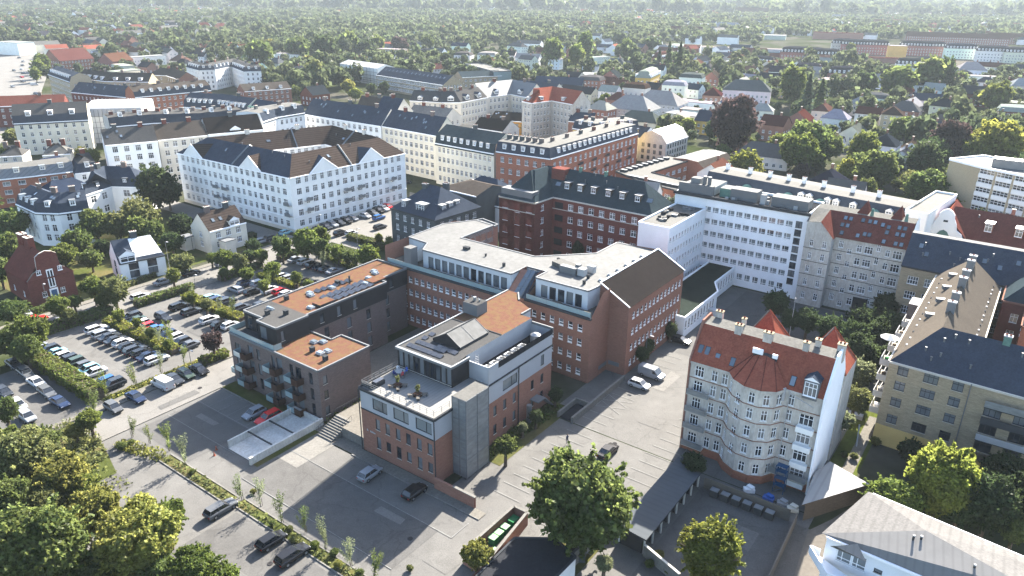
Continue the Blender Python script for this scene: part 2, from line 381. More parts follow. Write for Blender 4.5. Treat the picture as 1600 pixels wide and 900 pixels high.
def offset(pts, d, closed):
    "inner line: pts moved d to the left of travel, mitred"
    n = len(pts); out = []
    for i in range(n):
        if closed or 0 < i < n-1:
            p, q, r = pts[(i-1) % n], pts[i], pts[(i+1) % n]
            a = (q[0]-p[0], q[1]-p[1]); b = (r[0]-q[0], r[1]-q[1]); la, lb = hypot(*a), hypot(*b)
            na = (-a[1]/la, a[0]/la); nb = (-b[1]/lb, b[0]/lb); k = 1+na[0]*nb[0]+na[1]*nb[1]
            out.append((q[0]+(na[0]+nb[0])/k*d, q[1]+(na[1]+nb[1])/k*d))
        else:
            p, q = (pts[0], pts[1]) if i == 0 else (pts[-2], pts[-1])
            a = (q[0]-p[0], q[1]-p[1]); la = hypot(*a); o = pts[i]
            out.append((o[0]-a[1]/la*d, o[1]+a[0]/la*d))
    return out
FOOT = []      # footprints, so that scattered trees and houses keep clear
def lerp(p, q, t): return (p[0]+(q[0]-p[0])*t, p[1]+(q[1]-p[1])*t)
GABLE = lambda rh: [(0, 0), (.5, rh), (1, 0)]
MANS = lambda mh, k=.09, top=.5: [(0, 0), (k, mh), (.5, mh+top), (1-k, mh), (1, 0)]
FLAT = [(0, 0), (1, 0)]
def chain(t, pts, depth, h, prof, wall, roof, ops=None, ends='gg', closed=False, inner_ops=None, bands=(), trim='white_trim', hipk=1.0,
          z0=0., roof_low=None, trim_h=.35, endops=None, over=.25, parapet=.45, topm=None, endwall=None):
    """a row or ring of bars: pts = outer wall line, left to right as seen from outside. Returns per segment
    roofpoint(u, t) -> xyz for dormers and chimneys"""
    inn = offset(pts, depth, closed); n = len(pts); segs = range(n if closed else n-1); rp = []
    for i in segs:
        A, B = pts[i], pts[(i+1) % n]; A2, B2 = inn[i], inn[(i+1) % n]; L = hypot(B[0]-A[0], B[1]-A[1])
        FOOT.append([A, B, B2, A2])
        t.facade(A, B, z0, h, ops(i, L) if ops else (), wall, bands)
        L2 = hypot(B2[0]-A2[0], B2[1]-A2[1])
        t.facade(B2, A2, z0, h, inner_ops(i, L2) if inner_ops else (), wall, bands)
        d = ((B[0]-A[0])/L, (B[1]-A[1])/L)
        first = not closed and i == 0; last = not closed and i == n-2
        def sec(P, Q, sgn, hip):
            out = []
            for k, (tt, z) in enumerate(prof):
                m = min(tt, 1-tt)
                sh = m*depth*hipk*sgn if hip else 0
                p = lerp(P, Q, tt)
                if not hip and (first and sgn > 0 or last and sgn < 0): sh = -.12*sgn
                out.append((p[0]+d[0]*sh, p[1]+d[1]*sh, h+z))
            return out
        s1 = sec(A, A2, 1, first and ends[0] == 'h'); s2 = sec(B, B2, -1, last and ends[1] == 'h')
        if prof is not FLAT:
            if over:   # eaves
                for s in (s1, s2):
                    for (e, f) in ((0, 1), (-1, -2)):
                        a, b = Vector(s[e]), Vector(s[f]); r = (a-b); hl = hypot(r.x, r.y)
                        if hl > .01: a = a+r/hl*min(over, hl)*1.0; s[e] = tuple(a)
            for k in range(len(prof)-1):
                mm = roof
                if roof_low and k in (0, len(prof)-2): mm = roof_low
                if topm and k not in (0, len(prof)-2): mm = topm
                t.roof.face([s1[k], s2[k], s2[k+1], s1[k+1]], mm)
        else:
            t.roof.face([(*A, h-.02), (*B, h-.02), (*B2, h-.02), (*A2, h-.02)], roof)
            for P, Q in ((A, B), (B2, A2)): t.trim.bar(lerp(P, Q, 0), Q, .3, h-.3, h+parapet, trim)
        for (on, s, P, Q, e) in ((first, s1, A, A2, ends[0]), (last, s2, B, B2, ends[1])):
            if not on: continue
            if P is A: fa, fb = Q, P
            else: fa, fb = P, Q
            eo = endops(i, hypot(fb[0]-fa[0], fb[1]-fa[1]), P is A) if endops else ()
            t.facade(fa, fb, z0, h, eo, endwall or wall, bands if not endwall else ())
            if prof is FLAT: t.trim.bar(fa, fb, .3, h-.3, h+parapet, trim); continue
            K = len(prof)
            for k in range(K//2):
                a, b, c, e2 = s[k], s[k+1], s[K-2-k], s[K-1-k]
                f = [a, b, c, e2] if k+1 < K-2-k else ([a, b, e2] if k+1 == K-2-k else None)
                if f:
                    if e == 'g':
                        f = [(*lerp(P, Q, prof[j][0]), h+prof[j][1]) for j in ([k, k+1, K-2-k, K-1-k] if len(f) == 4 else [k, k+1, K-1-k])]
                    t.roof.face(f, (roof_low if roof_low and k == 0 else roof) if e == 'h' else (endwall or wall))
        if trim and prof is not FLAT:
            for P, Q in ((A, B), (B2, A2)):
                if hypot(Q[0]-P[0], Q[1]-P[1]) < .5: continue
                e = ((Q[0]-P[0]), (Q[1]-P[1])); l = hypot(*e); nn = (e[1]/l*.1, -e[0]/l*.1)
                t.trim.bar((P[0]+nn[0], P[1]+nn[1]), (Q[0]+nn[0], Q[1]+nn[1]), .3, h-trim_h, h-.03, trim)
        def f(u, tt, A=A, B=B, A2=A2, B2=B2):
            p, q = lerp(A, B, u), lerp(A2, B2, u); x = lerp(p, q, tt)
            for k in range(len(prof)-1):
                (ta, za), (tb, zb) = prof[k], prof[k+1]
                if ta <= tt <= tb: z = za+(zb-za)*(tt-ta)/(tb-ta or 1); sl = (zb-za)/((tb-ta)*depth or 1); break
            return (x[0], x[1], h+z), atan2(B[1]-A[1], B[0]-A[0]), sl
        rp.append((f, L))
    return rp
# ------------------------------------------------------------------ roof furniture prototypes
def _dormer(w, h, dp, cheek, cap, style='tri', gable=False):
    mb = MB(); g = .0
    mb.prism([(-w/2, 0), (w/2, 0), (w/2, dp), (-w/2, dp)], -.3, h, cheek, cheek)
    if gable:
        r = w*.32; e = .12
        for sx in (-1, 1):
            mb.face([(sx*(w/2+e), -e, h), (0, -e, h+r), (0, dp, h+r), (sx*(w/2+e), dp, h)], cap)
        mb.face([(-w/2-e, -.05, h), (w/2+e, -.05, h), (0, -.05, h+r)], 'white_trim')
    else: mb.prism([(-w/2-.12, -.2), (w/2+.12, -.2), (w/2+.12, dp), (-w/2-.12, dp)], h+.003, h+.14, cap, bottom=True)
    me = mb.mesh('dormer'); pr = wproto(w-.3, h-.45, style, False)[0]
    return me, pr
_dc = {}
def dormer(t, P, rz, w=1.4, h=1.5, dp=1.8, cheek='white_trim', cap='zinc', style='tri', gable=False):
    k = (w, h, dp, cheek, cap, style, gable)
    if k not in _dc: _dc[k] = _dormer(*k)
    o = t.put('dormer', _dc[k][0], P, rz); link('window', _dc[k][1], o, (0, -.01, .25)); return o
def dormers(t, seg, n, tt, margin=.06, us=None, **kw):
    f, L = seg
    for i in range(n if us is None else len(us)):
        u = us[i] if us is not None else margin+(1-2*margin)*(i+.5)/n
        p, rz, sl = f(u, tt); dormer(t, p, rz, **kw)
_sk = {}
def skylight(t, seg, u, tt, w=.9, h=1.2, m='skylight_glass'):
    f, L = seg; p, rz, sl = f(u, tt); k = (w, h, m)
    if k not in _sk:
        mb = MB(); mb.prism([(-w/2, -h/2), (w/2, -h/2), (w/2, h/2), (-w/2, h/2)], -.05, .11, 'dark_trim')
        mb.face([(-w/2+.08, -h/2+.08, .118), (w/2-.08, -h/2+.08, .118), (w/2-.08, h/2-.08, .118), (-w/2+.08, h/2-.08, .118)], m)
        _sk[k] = mb.mesh('skylight')
    o = t.put('skylight', _sk[k], p); o.rotation_euler = (Matrix.Rotation(rz, 3, 'Z') @ Matrix.Rotation(math.atan(sl), 3, 'X')).to_euler()
_ch = {}
def chimney(t, p, rz, w=1.4, d=.7, h=1.6, m='plaster_grey', cap='stone_trim', down=1.2):
    k = (w, d, h, m, cap, down)
    if k not in _ch:
        mb = MB(); mb.box((0, 0, -down), w, d, h+down, m); mb.box((0, 0, h+.003), w+.16, d+.16, .14, cap)
        for i in range(max(1, int(w/.5))): mb.box((-w/2+w*(i+.5)/max(1, int(w/.5)), 0, h+.146), .24, .24, .22, 'roof_red_dark')
        _ch[k] = mb.mesh('chimney')
    t.put('chimney', _ch[k], p, rz)
def vents(t, seg, n, lo=.15, hi=.45, m='zinc_light'):
    if 'vent' not in _ch:
        mb = MB(); mb.cyl((0, 0, -.3), .12, .8, 'zinc_light', 6); mb.cyl((0, 0, .5), .19, .12, 'zinc_light', 6); _ch['vent'] = mb.mesh('vent_pipe')
    for i in range(n):
        f, L = seg; p, rz, sl = f(random.uniform(.05, .95), random.uniform(lo, hi)); t.put('vent_pipe', _ch['vent'], p, rz)
# ================================================================== THE SETTING
R = 9000
sheet('ground', [[(-R, -200), (R, -200), (R, R*1.2), (-R, R*1.2)]], 0, 'ground')
Z1, Z2, Z3, Z4 = .02, .04, .06, .08
def absheet(name, l, z, m): return sheet(name, [WP(p) for p in l], z, m)
absheet('car_park', [[(-82, -16), (-45.5, -16), (-45.5, 40), (-40, 40), (-40, 62), (-66, 62), (-82, 60)]], Z1, 'asphalt')
absheet('yard', [[(-35, -60), (62, -60), (62, 27), (17, 27), (17, -1.6), (-35, -1.6)]], Z1, 'asphalt')
absheet('street', [[(-43.8, -60), (-35.2, -60), (-35.2, 38), (-43.8, 38)], [(-93, -60), (-83, -60), (-83, 66), (-93, 66)],
                   [(-97.5, 66.2), (-70, 66.2), (-70, 135), (-97.5, 135)], [(-200, 55), (-93.2, 55), (-93.2, 63), (-200, 63)]], Z1, 'asphalt_light')
absheet('road', [[(17.2, 27.2), (62, 27.2), (62, 104), (21, 104), (21, 66), (17.2, 66)]], Z1, 'asphalt')
absheet('alley', [[(-11, -1.4), (0, -1.4), (0, 39), (-24, 39), (-24, 13.2), (-11, 13.2)]], Z1, 'paving')
absheet('west_lot', [[(-72, -60), (-46, -60), (-46, -17), (-72, -17)]], Z1, 'asphalt_dark')
absheet('pavement', [[(-46, -60), (-44.2, -60), (-44.2, 40), (-46, 40)], [(-.4, -1.5), (15.6, -1.5), (15.6, .4), (-.4, .4)], [(15.6, -1.5), (25, -1.5), (25, 0), (15.6, 0)],
                     [(-83, -60), (-82.1, -60), (-82.1, 60), (-83, 60)], [(-94.8, -60), (-93, -60), (-93, 54), (-94.8, 54)]], .12, 'paving')
absheet('road_patch', [[(-9, -15.6), (22, -15.6), (22, -6.5), (-9, -6.5)], [(-34, -18), (-19, -18), (-19, -7), (-34, -7)], [(-3, -40), (30, -40), (30, -20.6), (-3, -20.6)]], Z2, 'asphalt_dark')
absheet('plaza', [[(-9.4, -9), (-4.6, -9), (-4.6, -1.2), (-9.4, -1.2)]], Z3, 'concrete')
absheet('courtyard', [[(25, 62), (62, 62), (62, 103), (25, 103)], [(46.7, -12), (66, -12), (66, 24), (46.7, 24)]], Z2, 'asphalt_dark')
absheet('lawn', [[(60.2, 37), (64.5, 37), (64.5, 62), (60.2, 62)]], Z3, 'lawn')
absheet('path', [[(62.2, 36), (63.9, 36), (63.9, 60), (62.2, 60)]], Z4, 'paving')
absheet('grass_strip', [[(-35.2, -1.5), (-11, -1.5), (-11, 1.4), (-35.2, 1.4)], [(15.5, 10), (19.8, 10), (19.8, 31), (15.5, 31)], [(-10.6, -12.5), (-9.5, -12.5), (-9.5, -.5), (-10.6, -.5)]], Z3, 'grass')
absheet('dirt_verge', [[(-23, -20.4), (-5.5, -20.4), (-5.5, -18.6), (-23, -18.6)], [(-4.5, -19.9), (30, -19.9), (30, -18.3), (-4.5, -18.3)],
                       [(-46, -60), (-25, -60), (-25, -26), (-34, -23.5), (-46, -24)], [(-48.5, -16.5), (-46.2, -16.5), (-46.2, 8), (-48.5, 8)],
                       [(34.8, -20), (41.2, -20), (41.2, 6), (34.8, 6)]], Z3, 'grass')
absheet('forecourt', [[(-160, -5), (-97, -5), (-97, 50), (-160, 50)]], Z1, 'grass')
pr_ = random.Random(9); pm = [MATS['asphalt'], MATS['asphalt_dark'], MATS['asphalt_light']]
PATCH = [(2, -30, 9, 3), (14, -26, 3, 5), (24, -12, 4, 2.5), (27, 8, 3.2, 9), (30, 18, 2, 2.4), (31, 34, 4, 3), (28, 46, 2, 8), (-26, -30, 6, 4), (-30, -10, 5, 1.2), (12, -9, 5, 1.4), (4, -13.6, 3, 2.2), (33, 2, 1.4, 3), (-38, -12, 1.4, 7), (-41, 8, 2, 5), (-62, 8, 5, 3), (-56, -9, 3, 4), (-70, 26, 4, 3), (-88, 20, 2, 8), (-86, -15, 2, 6), (50, 6, 5, 2), (54, 15, 3, 4), (25, -34, 6, 2.4)]
for i, (a, b, w_, d_) in enumerate(PATCH): absheet('road_patch', [[(a, b), (a+w_, b+pr_.uniform(-.3, .3)), (a+w_+pr_.uniform(-.3, .3), b+d_), (a+pr_.uniform(-.2, .2), b+d_)]], .045+.0015*i, pr_.choice(('asphalt_dark', 'asphalt_light', 'asphalt')))
mh = MB()
for a, b in ((27.5, 12), (31, 26), (-12, -24), (9, -24), (-38, -4), (-63, 5), (20, -10), (52, 10), (-88, 30), (-2, -34)): mh.cyl((*W(a, b), .05), .36, .045, 'panel_dark', 12)
structure('manhole_covers', mh)
# kerbs : a real step
kb = MB()
for a, b in (((-4.6, -20), (-4.6, -18.2)), ((-4.6, -18.2), (30, -18.2)), ((-4.6, -20), (30, -20)), ((-23, -18.5), (-5.4, -18.5)), ((-23, -20.5), (-5.4, -20.5)), ((-5.4, -20.5), (-5.4, -18.5)), ((-.5, -1.6), (25, -1.6)), ((-46.1, -60), (-46.1, 40)), ((-44.1, -60), (-44.1, 40)),
             ((-82, -60), (-82, 60)), ((-83.1, -60), (-83.1, 60)), ((-93, -60), (-93, 54)), ((-35.1, -30), (-35.1, 1.2)), ((-35, -1.6), (-18, -1.6)), ((42.2, 6), (41.0, 32))):
    kb.bar(W(*a), W(*b), .18, 0, .15, 'concrete')
structure('kerb', kb)
# painted bay lines
ml = MB()
def line(a0, b0, a1, b1, w=.1, z=.1):
    A, B = W(a0, b0), W(a1, b1); dx, dy = B[0]-A[0], B[1]-A[1]; L = hypot(dx, dy); n = (dy/L*w/2, -dx/L*w/2)
    ml.face([(A[0]+n[0], A[1]+n[1], z), (B[0]+n[0], B[1]+n[1], z), (B[0]-n[0], B[1]-n[1], z), (A[0]-n[0], A[1]-n[1], z)], 'marking')
for i in range(30):
    b = 4.8+i*2.5
    if b < 62 and not 33 < b < 38: line(22.6, b, 27.4, b)
    if -8 < b < 62: line(36.2, b-3, 40.9, b-3)
for b in (34.2, 36.8): line(22.6, b, 22.6, b+2.2); line(22.6, b, 27.4, b+2.2); line(22.6, b+2.2, 27.4, b)
for i in range(8): line(31+i*2.45, -5.2+0, 31+i*2.45, -.4) if False else None
line(31, 3.0, 36.2, 3.0); line(33.5, 3, 33.5, -2.5); line(36.2, 3, 36.2, -6)
for b in (-15.5, -6.6): line(-9, b, 22, b, .1)
line(22, -6.6, 24.3, -6.6); line(24.3, -6.6, 24.3, -3)
line(-34, -6.8, -19, -6.8, .1); line(-34, -12.5, -15, -12.5, .09)
for i in range(5): line(-31+i*2.6, -6.8, -31+i*2.6, -1.9, .06)
for rb in ((-79, -74), (-62, -57)): pass
structure('parking_marking', ml)
# ================================================================== NEAR BUILDINGS
def flatpoly(t, ab, z0, z1, wall, roof, ops=None, bands=(), trim='dark_trim', par=.3, pw=.28, closed=True, foot=True):
    P = WP(ab); n = len(P)
    if foot: FOOT.append(P)
    for i in range(n):
        A, B = P[i], P[(i+1) % n]; L = hypot(B[0]-A[0], B[1]-A[1])
        t.facade(A, B, z0, z1, ops.get(i, ()) if ops else (), wall, bands)
        if par: t.trim.bar(A, B, pw, z1-.12, z1+par, trim)
    t.roof.face([(x, y, z1-.01) for x, y in P], roof)
def FX(A, x0, scale=1): return x0
# ---- 1 the brick office building with the roof terrace
t = Thing('office_building', 'three storey brick office building with grey upper floor and sunny white roof terrace', 'building', W(7.6, 16), near=True)
f1 = [(x, 8.4, 3.1, 1.95, 'strip') for x in (4.2, 8.6, 13.1)]
f1 += [(x, z, .95, 1.9, 'plain') for x in (3.5, 5.6, 7.8, 9.9, 12.1, 14.2) for z in (4.95,)]
f1 += [(x, 1.55+(.35 if i % 2 else 0), .95, 2.1-(.45 if i % 2 else 0), 'plain') for i, x in enumerate((3.5, 5.6, 7.8, 9.9, 12.1, 14.2))]
s1 = [(x, z, .85, 1.75, 'plain') for x in (11.6, 14.2, 16.8, 19.4, 24.6, 27.5) for z in (1.5, 4.9)]
s1 += [(12.8, 8.3, 3.4, 1.9, 'strip'), (18.2, 8.3, 3.9, 1.9, 'strip'), (27.5, 8.3, 1.0, 2.0, 'plain')]
BD = [(7.7, 'panel_grey')]
main = [(0, .6), (15.2, .6), (15.2, 31), (8.5, 31), (8.5, 34), (4.5, 36), (2.3, 38.8), (0, 38.8)]
P = WP(main)
FOOT.append(P)
for i in range(len(P)):
    A, B = P[i], P[(i+1) % len(P)]; L = hypot(B[0]-A[0], B[1]-A[1])
    top = 11.3 if i == 0 else (14.9 if i in (2, 3, 4, 5, 6) else None)
    if i == 0: t.facade(A, B, 0, 11.3, f1, 'brick_red', BD)
    elif i == 1:
        t.facade(A, W(15.2, 13.2), 0, 11.3, [o for o in s1 if o[0] < 12.4], 'brick_red', BD)
        t.facade(W(15.2, 13.2), B, 0, 13.1, [(o[0]-12.6, *o[1:]) for o in s1 if o[0] > 13.2], 'brick_red', BD)
        t.facade(W(15.22, 13.2), W(15.22, 31), 13.1, 14.2, (), 'panel_black')
    elif i == 7:
        t.facade(A, W(0, 9), 0, 14.9, (), 'brick_red', BD); t.facade(W(0, 9), B, 0, 11.3, (), 'brick_red', BD)
    else: t.facade(A, B, 0, 14.9 if i > 2 else 14.2, (), 'brick_red', BD)
t.roof.face([(*W(*p), 11.25) for p in ((0, .6), (15.2, .6), (15.2, 13.2), (11.4, 13.2), (11.4, 9), (0, 9))], 'terrace')
t.roof.face([(*W(*p), 11.75) for p in ((10.8, 13.2), (15.2, 13.2), (15.2, 31), (10.8, 31))], 'felt_dark')
t.roof.face([(*W(*p), 14.88) for p in ((0, 9), (11.4, 9), (10.8, 13.2), (10.8, 22.4), (0, 22.4))], 'felt_grey')
t.roof.face([(*W(*p), 14.88) for p in ((0, 22.4), (10.8, 22.4), (10.8, 31), (8.5, 31), (8.5, 34), (4.5, 36), (2.3, 38.8), (0, 38.8))], 'sedum')
# glazed front of the penthouse
t.facade(W(0, 9), W(11.4, 9), 11.25, 14.9, [(.65+i*1.12, 11.5, 1.0, 2.9, 'plain') for i in range(10)], 'panel_dark')
t.facade(W(11.4, 9), W(11.4, 13.2), 11.25, 14.9, (), 'panel_dark')
t.facade(W(10.8, 13.2), W(10.8, 31), 11.7, 14.9, (), 'panel_grey')
t.trim.bar(W(-.1, 8.8), W(11.6, 8.8), .5, 14.6, 15.02, 'zinc'); t.trim.bar(W(-.05, 9), W(-.05, 38.8), .3, 14.7, 15.05, 'zinc')
t.trim.bar(W(11.5, 9), W(11.5, 13.1), .3, 14.6, 15.0, 'zinc'); t.trim.bar(W(.1, 22.4), W(10.7, 22.4), .2, 14.9, 15.0, 'dark_trim')
t.trim.bar(W(8.5, 31.1), W(8.5, 34), .25, 14.7, 15.1, 'zinc_light'); t.trim.bar(W(2.3, 38.8), W(4.5, 36), .25, 14.7, 15.1, 'zinc_light')
t.trim.bar(W(-.08, .5), W(15.3, .5), .35, 11.0, 11.42, 'dark_trim'); t.trim.bar(W(15.25, .55), W(15.25, 9.6), .3, 11.0, 11.42, 'dark_trim'); t.trim.bar(W(-.08, .6), W(-.08, 9), .3, 11, 11.42, 'dark_trim')
t.trim.bar(W(15.27, 9.8), W(15.27, 31), .16, 10.9, 11.15, 'dark_trim'); t.trim.bar(W(-.0, .55), W(15.2, .55), .12, 7.62, 7.78, 'dark_trim')
eq = MB()
eq.bar(W(10.9, 13.2), W(15.2, 13.2), .2, 11.3, 14.2, 'panel_grey'); eq.bar(W(10.9, 31), W(15.3, 31), .25, 13.9, 14.35, 'zinc_light'); eq.bar(W(15.15, 13.2), W(15.15, 15.6), .2, 13.1, 14.22, 'panel_grey')
t.part('parapet', eq)
for i in range(6):
    mb = MB(); c = W(13.6, 15.0+i*1.9); mb.box((*c, 11.75), 1.5, 1.25, 1.25, 'white_metal', TH); mb.cyl((*c, 13.0), .52, .1, 'white_metal', 12); mb.cyl((*c, 13.1), .42, .03, 'dark_trim', 12)
    t.part('cooling_unit', mb)
mb = MB(); c = W(13.3, 28.6); mb.cyl((*c, 11.75), .9, 1.6, 'metal', 16); mb.cyl((*c, 13.35), .9, .35, 'metal', 16, .3); t.part('tank', mb)
mb = MB()
for k in range(7):
    mb.bar(W(11.6, 14.4+.0), W(12.3, 14.4), .06, 12.0+k*.42, 12.06+k*.42, 'white_metal')
for a in (11.6, 12.3): mb.cyl((*W(a, 14.4), 11.75), .04, 3.2, 'white_metal', 6)
t.part('ladder', mb)
mb = MB(); mb.abox(-.2, 3.0, 25.6, 28.4, 14.9, 17, 'zinc_light', 'felt_grey'); mb.cyl((*W(1.2, 27.2), 17), .3, .7, 'metal', 10); mb.cyl((*W(2.1, 27.4), 17), .16, .4, 'metal', 8); t.part('plant_room', mb)
# big ridge skylight
def ridge_light(t, a0, a1, b0, b1, z0, rise, panes=3):
    mb = MB(); am = (a0+a1)/2; e = .45
    for (p, q, m) in (((a0, z0+e), (am, z0+e+rise), 'felt_white'), ((am, z0+e+rise), (a1, z0+e), 'felt_white')):
        mb.face([(*W(p[0], b0), p[1]), (*W(q[0], b0), q[1]), (*W(q[0], b1), q[1]), (*W(p[0], b1), p[1])], m)
    for b in (b0+.02, b1):
        mb.face([(*W(a0, b), z0), (*W(a1, b), z0), (*W(a1, b), z0+e), (*W(am, b), z0+e+rise), (*W(a0, b), z0+e)], 'panel_dark')
    for a in (a0, a1): mb.face([(*W(a, b0), z0), (*W(a, b1), z0), (*W(a, b1), z0+e), (*W(a, b0), z0+e)], 'dark_trim')
    for k in range(panes+1):
        b = b0+(b1-b0)*k/panes
        for (p, q) in (((a0, z0+e), (am, z0+e+rise)), ((am, z0+e+rise), (a1, z0+e))):
            mb.tube((*W(p[0], b), p[1]+.04), (*W(q[0], b), q[1]+.04), .03, 'zinc_light', 4)
    mb.tube((*W(am, b0), z0+e+rise+.03), (*W(am, b1), z0+e+rise+.03), .09, 'dark_trim', 4)
    t.part('roof_lantern', mb)
ridge_light(t, 3.1, 8.9, 14.0, 21.2, 14.9, 1.7, 2)
mb = MB()
for (a0, a1, b) in ((1.0, 9.2, 9.9), (1.3, 8.4, 11.6), (1.1, 2.9, 13.3), (1.1, 2.9, 15.0), (5.2, 9.4, 12.2)):
    k = int((a1-a0)/1.05)
    for i in range(k):
        p = a0+i*1.05
        mb.face([(*W(p, b), 15.0), (*W(p+1.0, b), 15.0), (*W(p+1.0, b+.85), 15.2), (*W(p, b+.85), 15.2)], 'solar')
        mb.face([(*W(p, b+.87), 15.2), (*W(p+1.0, b+.87), 15.2), (*W(p+1.0, b+.9), 14.9), (*W(p, b+.9), 14.9)], 'zinc_light')
t.part('solar_panels', mb)
# railing round the terrace
def railing(t, pts, z, h=1.05, m='zinc_light', step=1.3, name='railing', glass=None):
    mb = MB()
    for p, q in zip(pts[:-1], pts[1:]):
        L = hypot(q[0]-p[0], q[1]-p[1]); k = max(1, int(L/step))
        for i in range(k+1): mb.cyl((*lerp(p, q, i/k), z), .03, h, m, 4)
        for zz in ((h,) if glass else (h, h*.66, h*.33)): mb.tube((*p, z+zz), (*q, z+zz), .028, m, 4)
        if glass: mb.bar(p, q, .03, z+.08, z+h-.04, glass)
    return t.part(name, mb)
railing(t, WP([(.2, 8.8), (.2, .9), (14.9, .9), (14.9, 4.3)]), 11.42)
mb = MB()   # drain pipes
for a in (-.15,): mb.cyl((*W(a, .4), 0), .09, 11, 'dark_trim', 6)
mb.cyl((*W(15.35, .35), 0), .09, 11, 'dark_trim', 6); mb.cyl((*W(15.35, 21), 0), .09, 11, 'dark_trim', 6); t.part('drainpipe', mb)
# stair tower clad in mesh
mb = MB(); mb.abox(15.3, 17.9, 4.4, 9.7, 0.15, 13.45, 'metal_mesh', 'felt_light')
for a, b in ((15.3, 4.4), (17.9, 4.4), (17.9, 9.7), (16.6, 4.38), (17.92, 7.0)): mb.cyl((*W(a, b), 0), .07, 13.5, 'zinc_light', 4)
for z in (3.3, 6.6, 9.9, 13.3):
    mb.bar(W(15.3, 4.36), W(17.94, 4.36), .06, z, z+.1, 'zinc'); mb.bar(W(17.94, 4.36), W(17.94, 9.7), .06, z, z+.1, 'zinc')
t.part('stair_tower', mb)
FOOT.append(WP([(15, 4), (18, 4), (18, 10), (15, 10)]))
# lettering, too small in the photograph to read
mb = MB()
for i, (x, w, h) in enumerate(((1.0, .22, .34), (1.28, .07, .07), (1.75, .2, .3), (2.0, .2, .22), (2.25, .16, .3), (2.46, .2, .22), (2.7, .16, .22))):
    mb.bar(W(x, .57), W(x+w, .57), .03, 3.95, 3.95+h, 'white_metal')
t.part('wall_letters', mb)
mb = MB(); mb.abox(15.2, 17.0, 24.5, 26.6, 3.1, 3.3, 'zinc_light'); mb.cyl((*W(16.3, 22.8), 0), .45, 3.4, 'metal', 12); t.part('entrance_canopy', mb)
mb = MB()
for k in range(9): mb.abox(15.4, 16.8, 26.8+k*.32, 27.1+k*.32, 2.9-k*.32, 3.0-k*.32, 'zinc')
for a in (15.4, 16.8): mb.tube((*W(a, 26.8), 3.9), (*W(a, 29.7), 1.0), .03, 'zinc_light', 4)
t.part('steel_stair', mb)
t.flush(); OFFICE = t
# ---- low brick garden wall at its corner
mb = MB(); mb.abox(15.5, 23, -.15, .2, 0, 1.9, 'brick_red'); mb.abox(19, 23.1, -.2, .25, 1.9, 2.02, 'concrete')
o = link('garden_wall', mb.mesh('garden_wall', (*W(19, 0), 0)), None, (*W(19, 0), 0)); tag(o, 'low brick wall with pale coping running from the mesh stair tower to the drive', 'wall')
# ---- 2 dark brick flats
t = Thing('apartment_block', 'low dark brick apartment block with orange planted roofs and corner balconies', 'building', W(-27, 15), near=True)
LW = [(-35.2, 1.6), (-11, 1.6), (-11, 13), (-18.2, 13), (-18.2, 10.7), (-24.2, 10.7), (-24.2, 30), (-26.4, 30), (-26.4, 38.2), (-34.6, 38.2)]
fw = []
for z in (1.0, 3.9, 6.8):
    fw += [(2.2, z, 1.7, 1.6, 'plain'), (6.0, z, 1.5, 2.2, 'door'), (8.2, z, .9, 2.2, 'door'), (12.3, z, .9, 2.2, 'door'), (14.0, z, 1.5, 2.2, 'door'), (17.2, z, .9, 2.2, 'door'), (19.0, z, 1.5, 2.2, 'door'), (22.2, z, .95, 2.2, 'door')]
sd = [(1.3, z, .9, 1.6, 'plain') for z in (1.2, 4.2, 7.0)]
ls = [(x, z, 1.1, 2.1, 'plain') for x in (4.0, 9.5, 14.5) for z in (1.2, 4.2, 7.1)]
flatpoly(t, LW, 0, 9.9, 'brick_grey', 'sedum', {0: fw, 1: sd, 5: ls, 7: [(2.5, z, 1, 2, 'plain') for z in (1.2, 4.2, 7.1)]}, trim='zinc_light', par=.22)
UP = [(-34.4, 9.0), (-34.4, 4.6), (-28.8, 4.6), (-28.8, 3.3), (-23.4, 3.3), (-23.4, 10.2), (-23.9, 10.2), (-23.9, 30.2), (-26.2, 30.2), (-26.2, 38.4), (-34.9, 38.4)]
flatpoly(t, UP, 9.9, 13.3, 'panel_dark', 'sedum', {1: [(1.4, 10.1, 1.6, 2.6, 'door'), (3.8, 10.1, 1.6, 2.6, 'door')], 3: [(1.5, 10.2, 2.0, 2.5, 'door')], 4: [(1.2, 10.6, .7, 1.9, 'plain')],
         6: [(x, 10.6, .95, 1.9, 'plain') for x in (3.4, 7.5, 11.5)], 8: [(3.5, 10.6, 1, 1.9, 'plain')]}, trim='zinc_light', par=.25, foot=False)
t.roof.face([(*W(*p), 13.34) for p in ((-34.2, 4.8), (-28.7, 4.8), (-28.7, 3.5), (-23.6, 3.5), (-23.6, 10.4), (-34.2, 10.4))], 'felt_grey')
t.roof.face([(*W(*p), 9.95) for p in ((-35, 1.8), (-22.2, 1.8), (-22.2, 3.6), (-35, 5))], 'felt_grey')
railing(t, WP([(-35.1, 9), (-35.1, 1.75), (-22.4, 1.75), (-22.4, 3.3)]), 9.95, 1.1, 'zinc', 2.0, 'glass_railing', 'balcony_glass')
n_b = 0
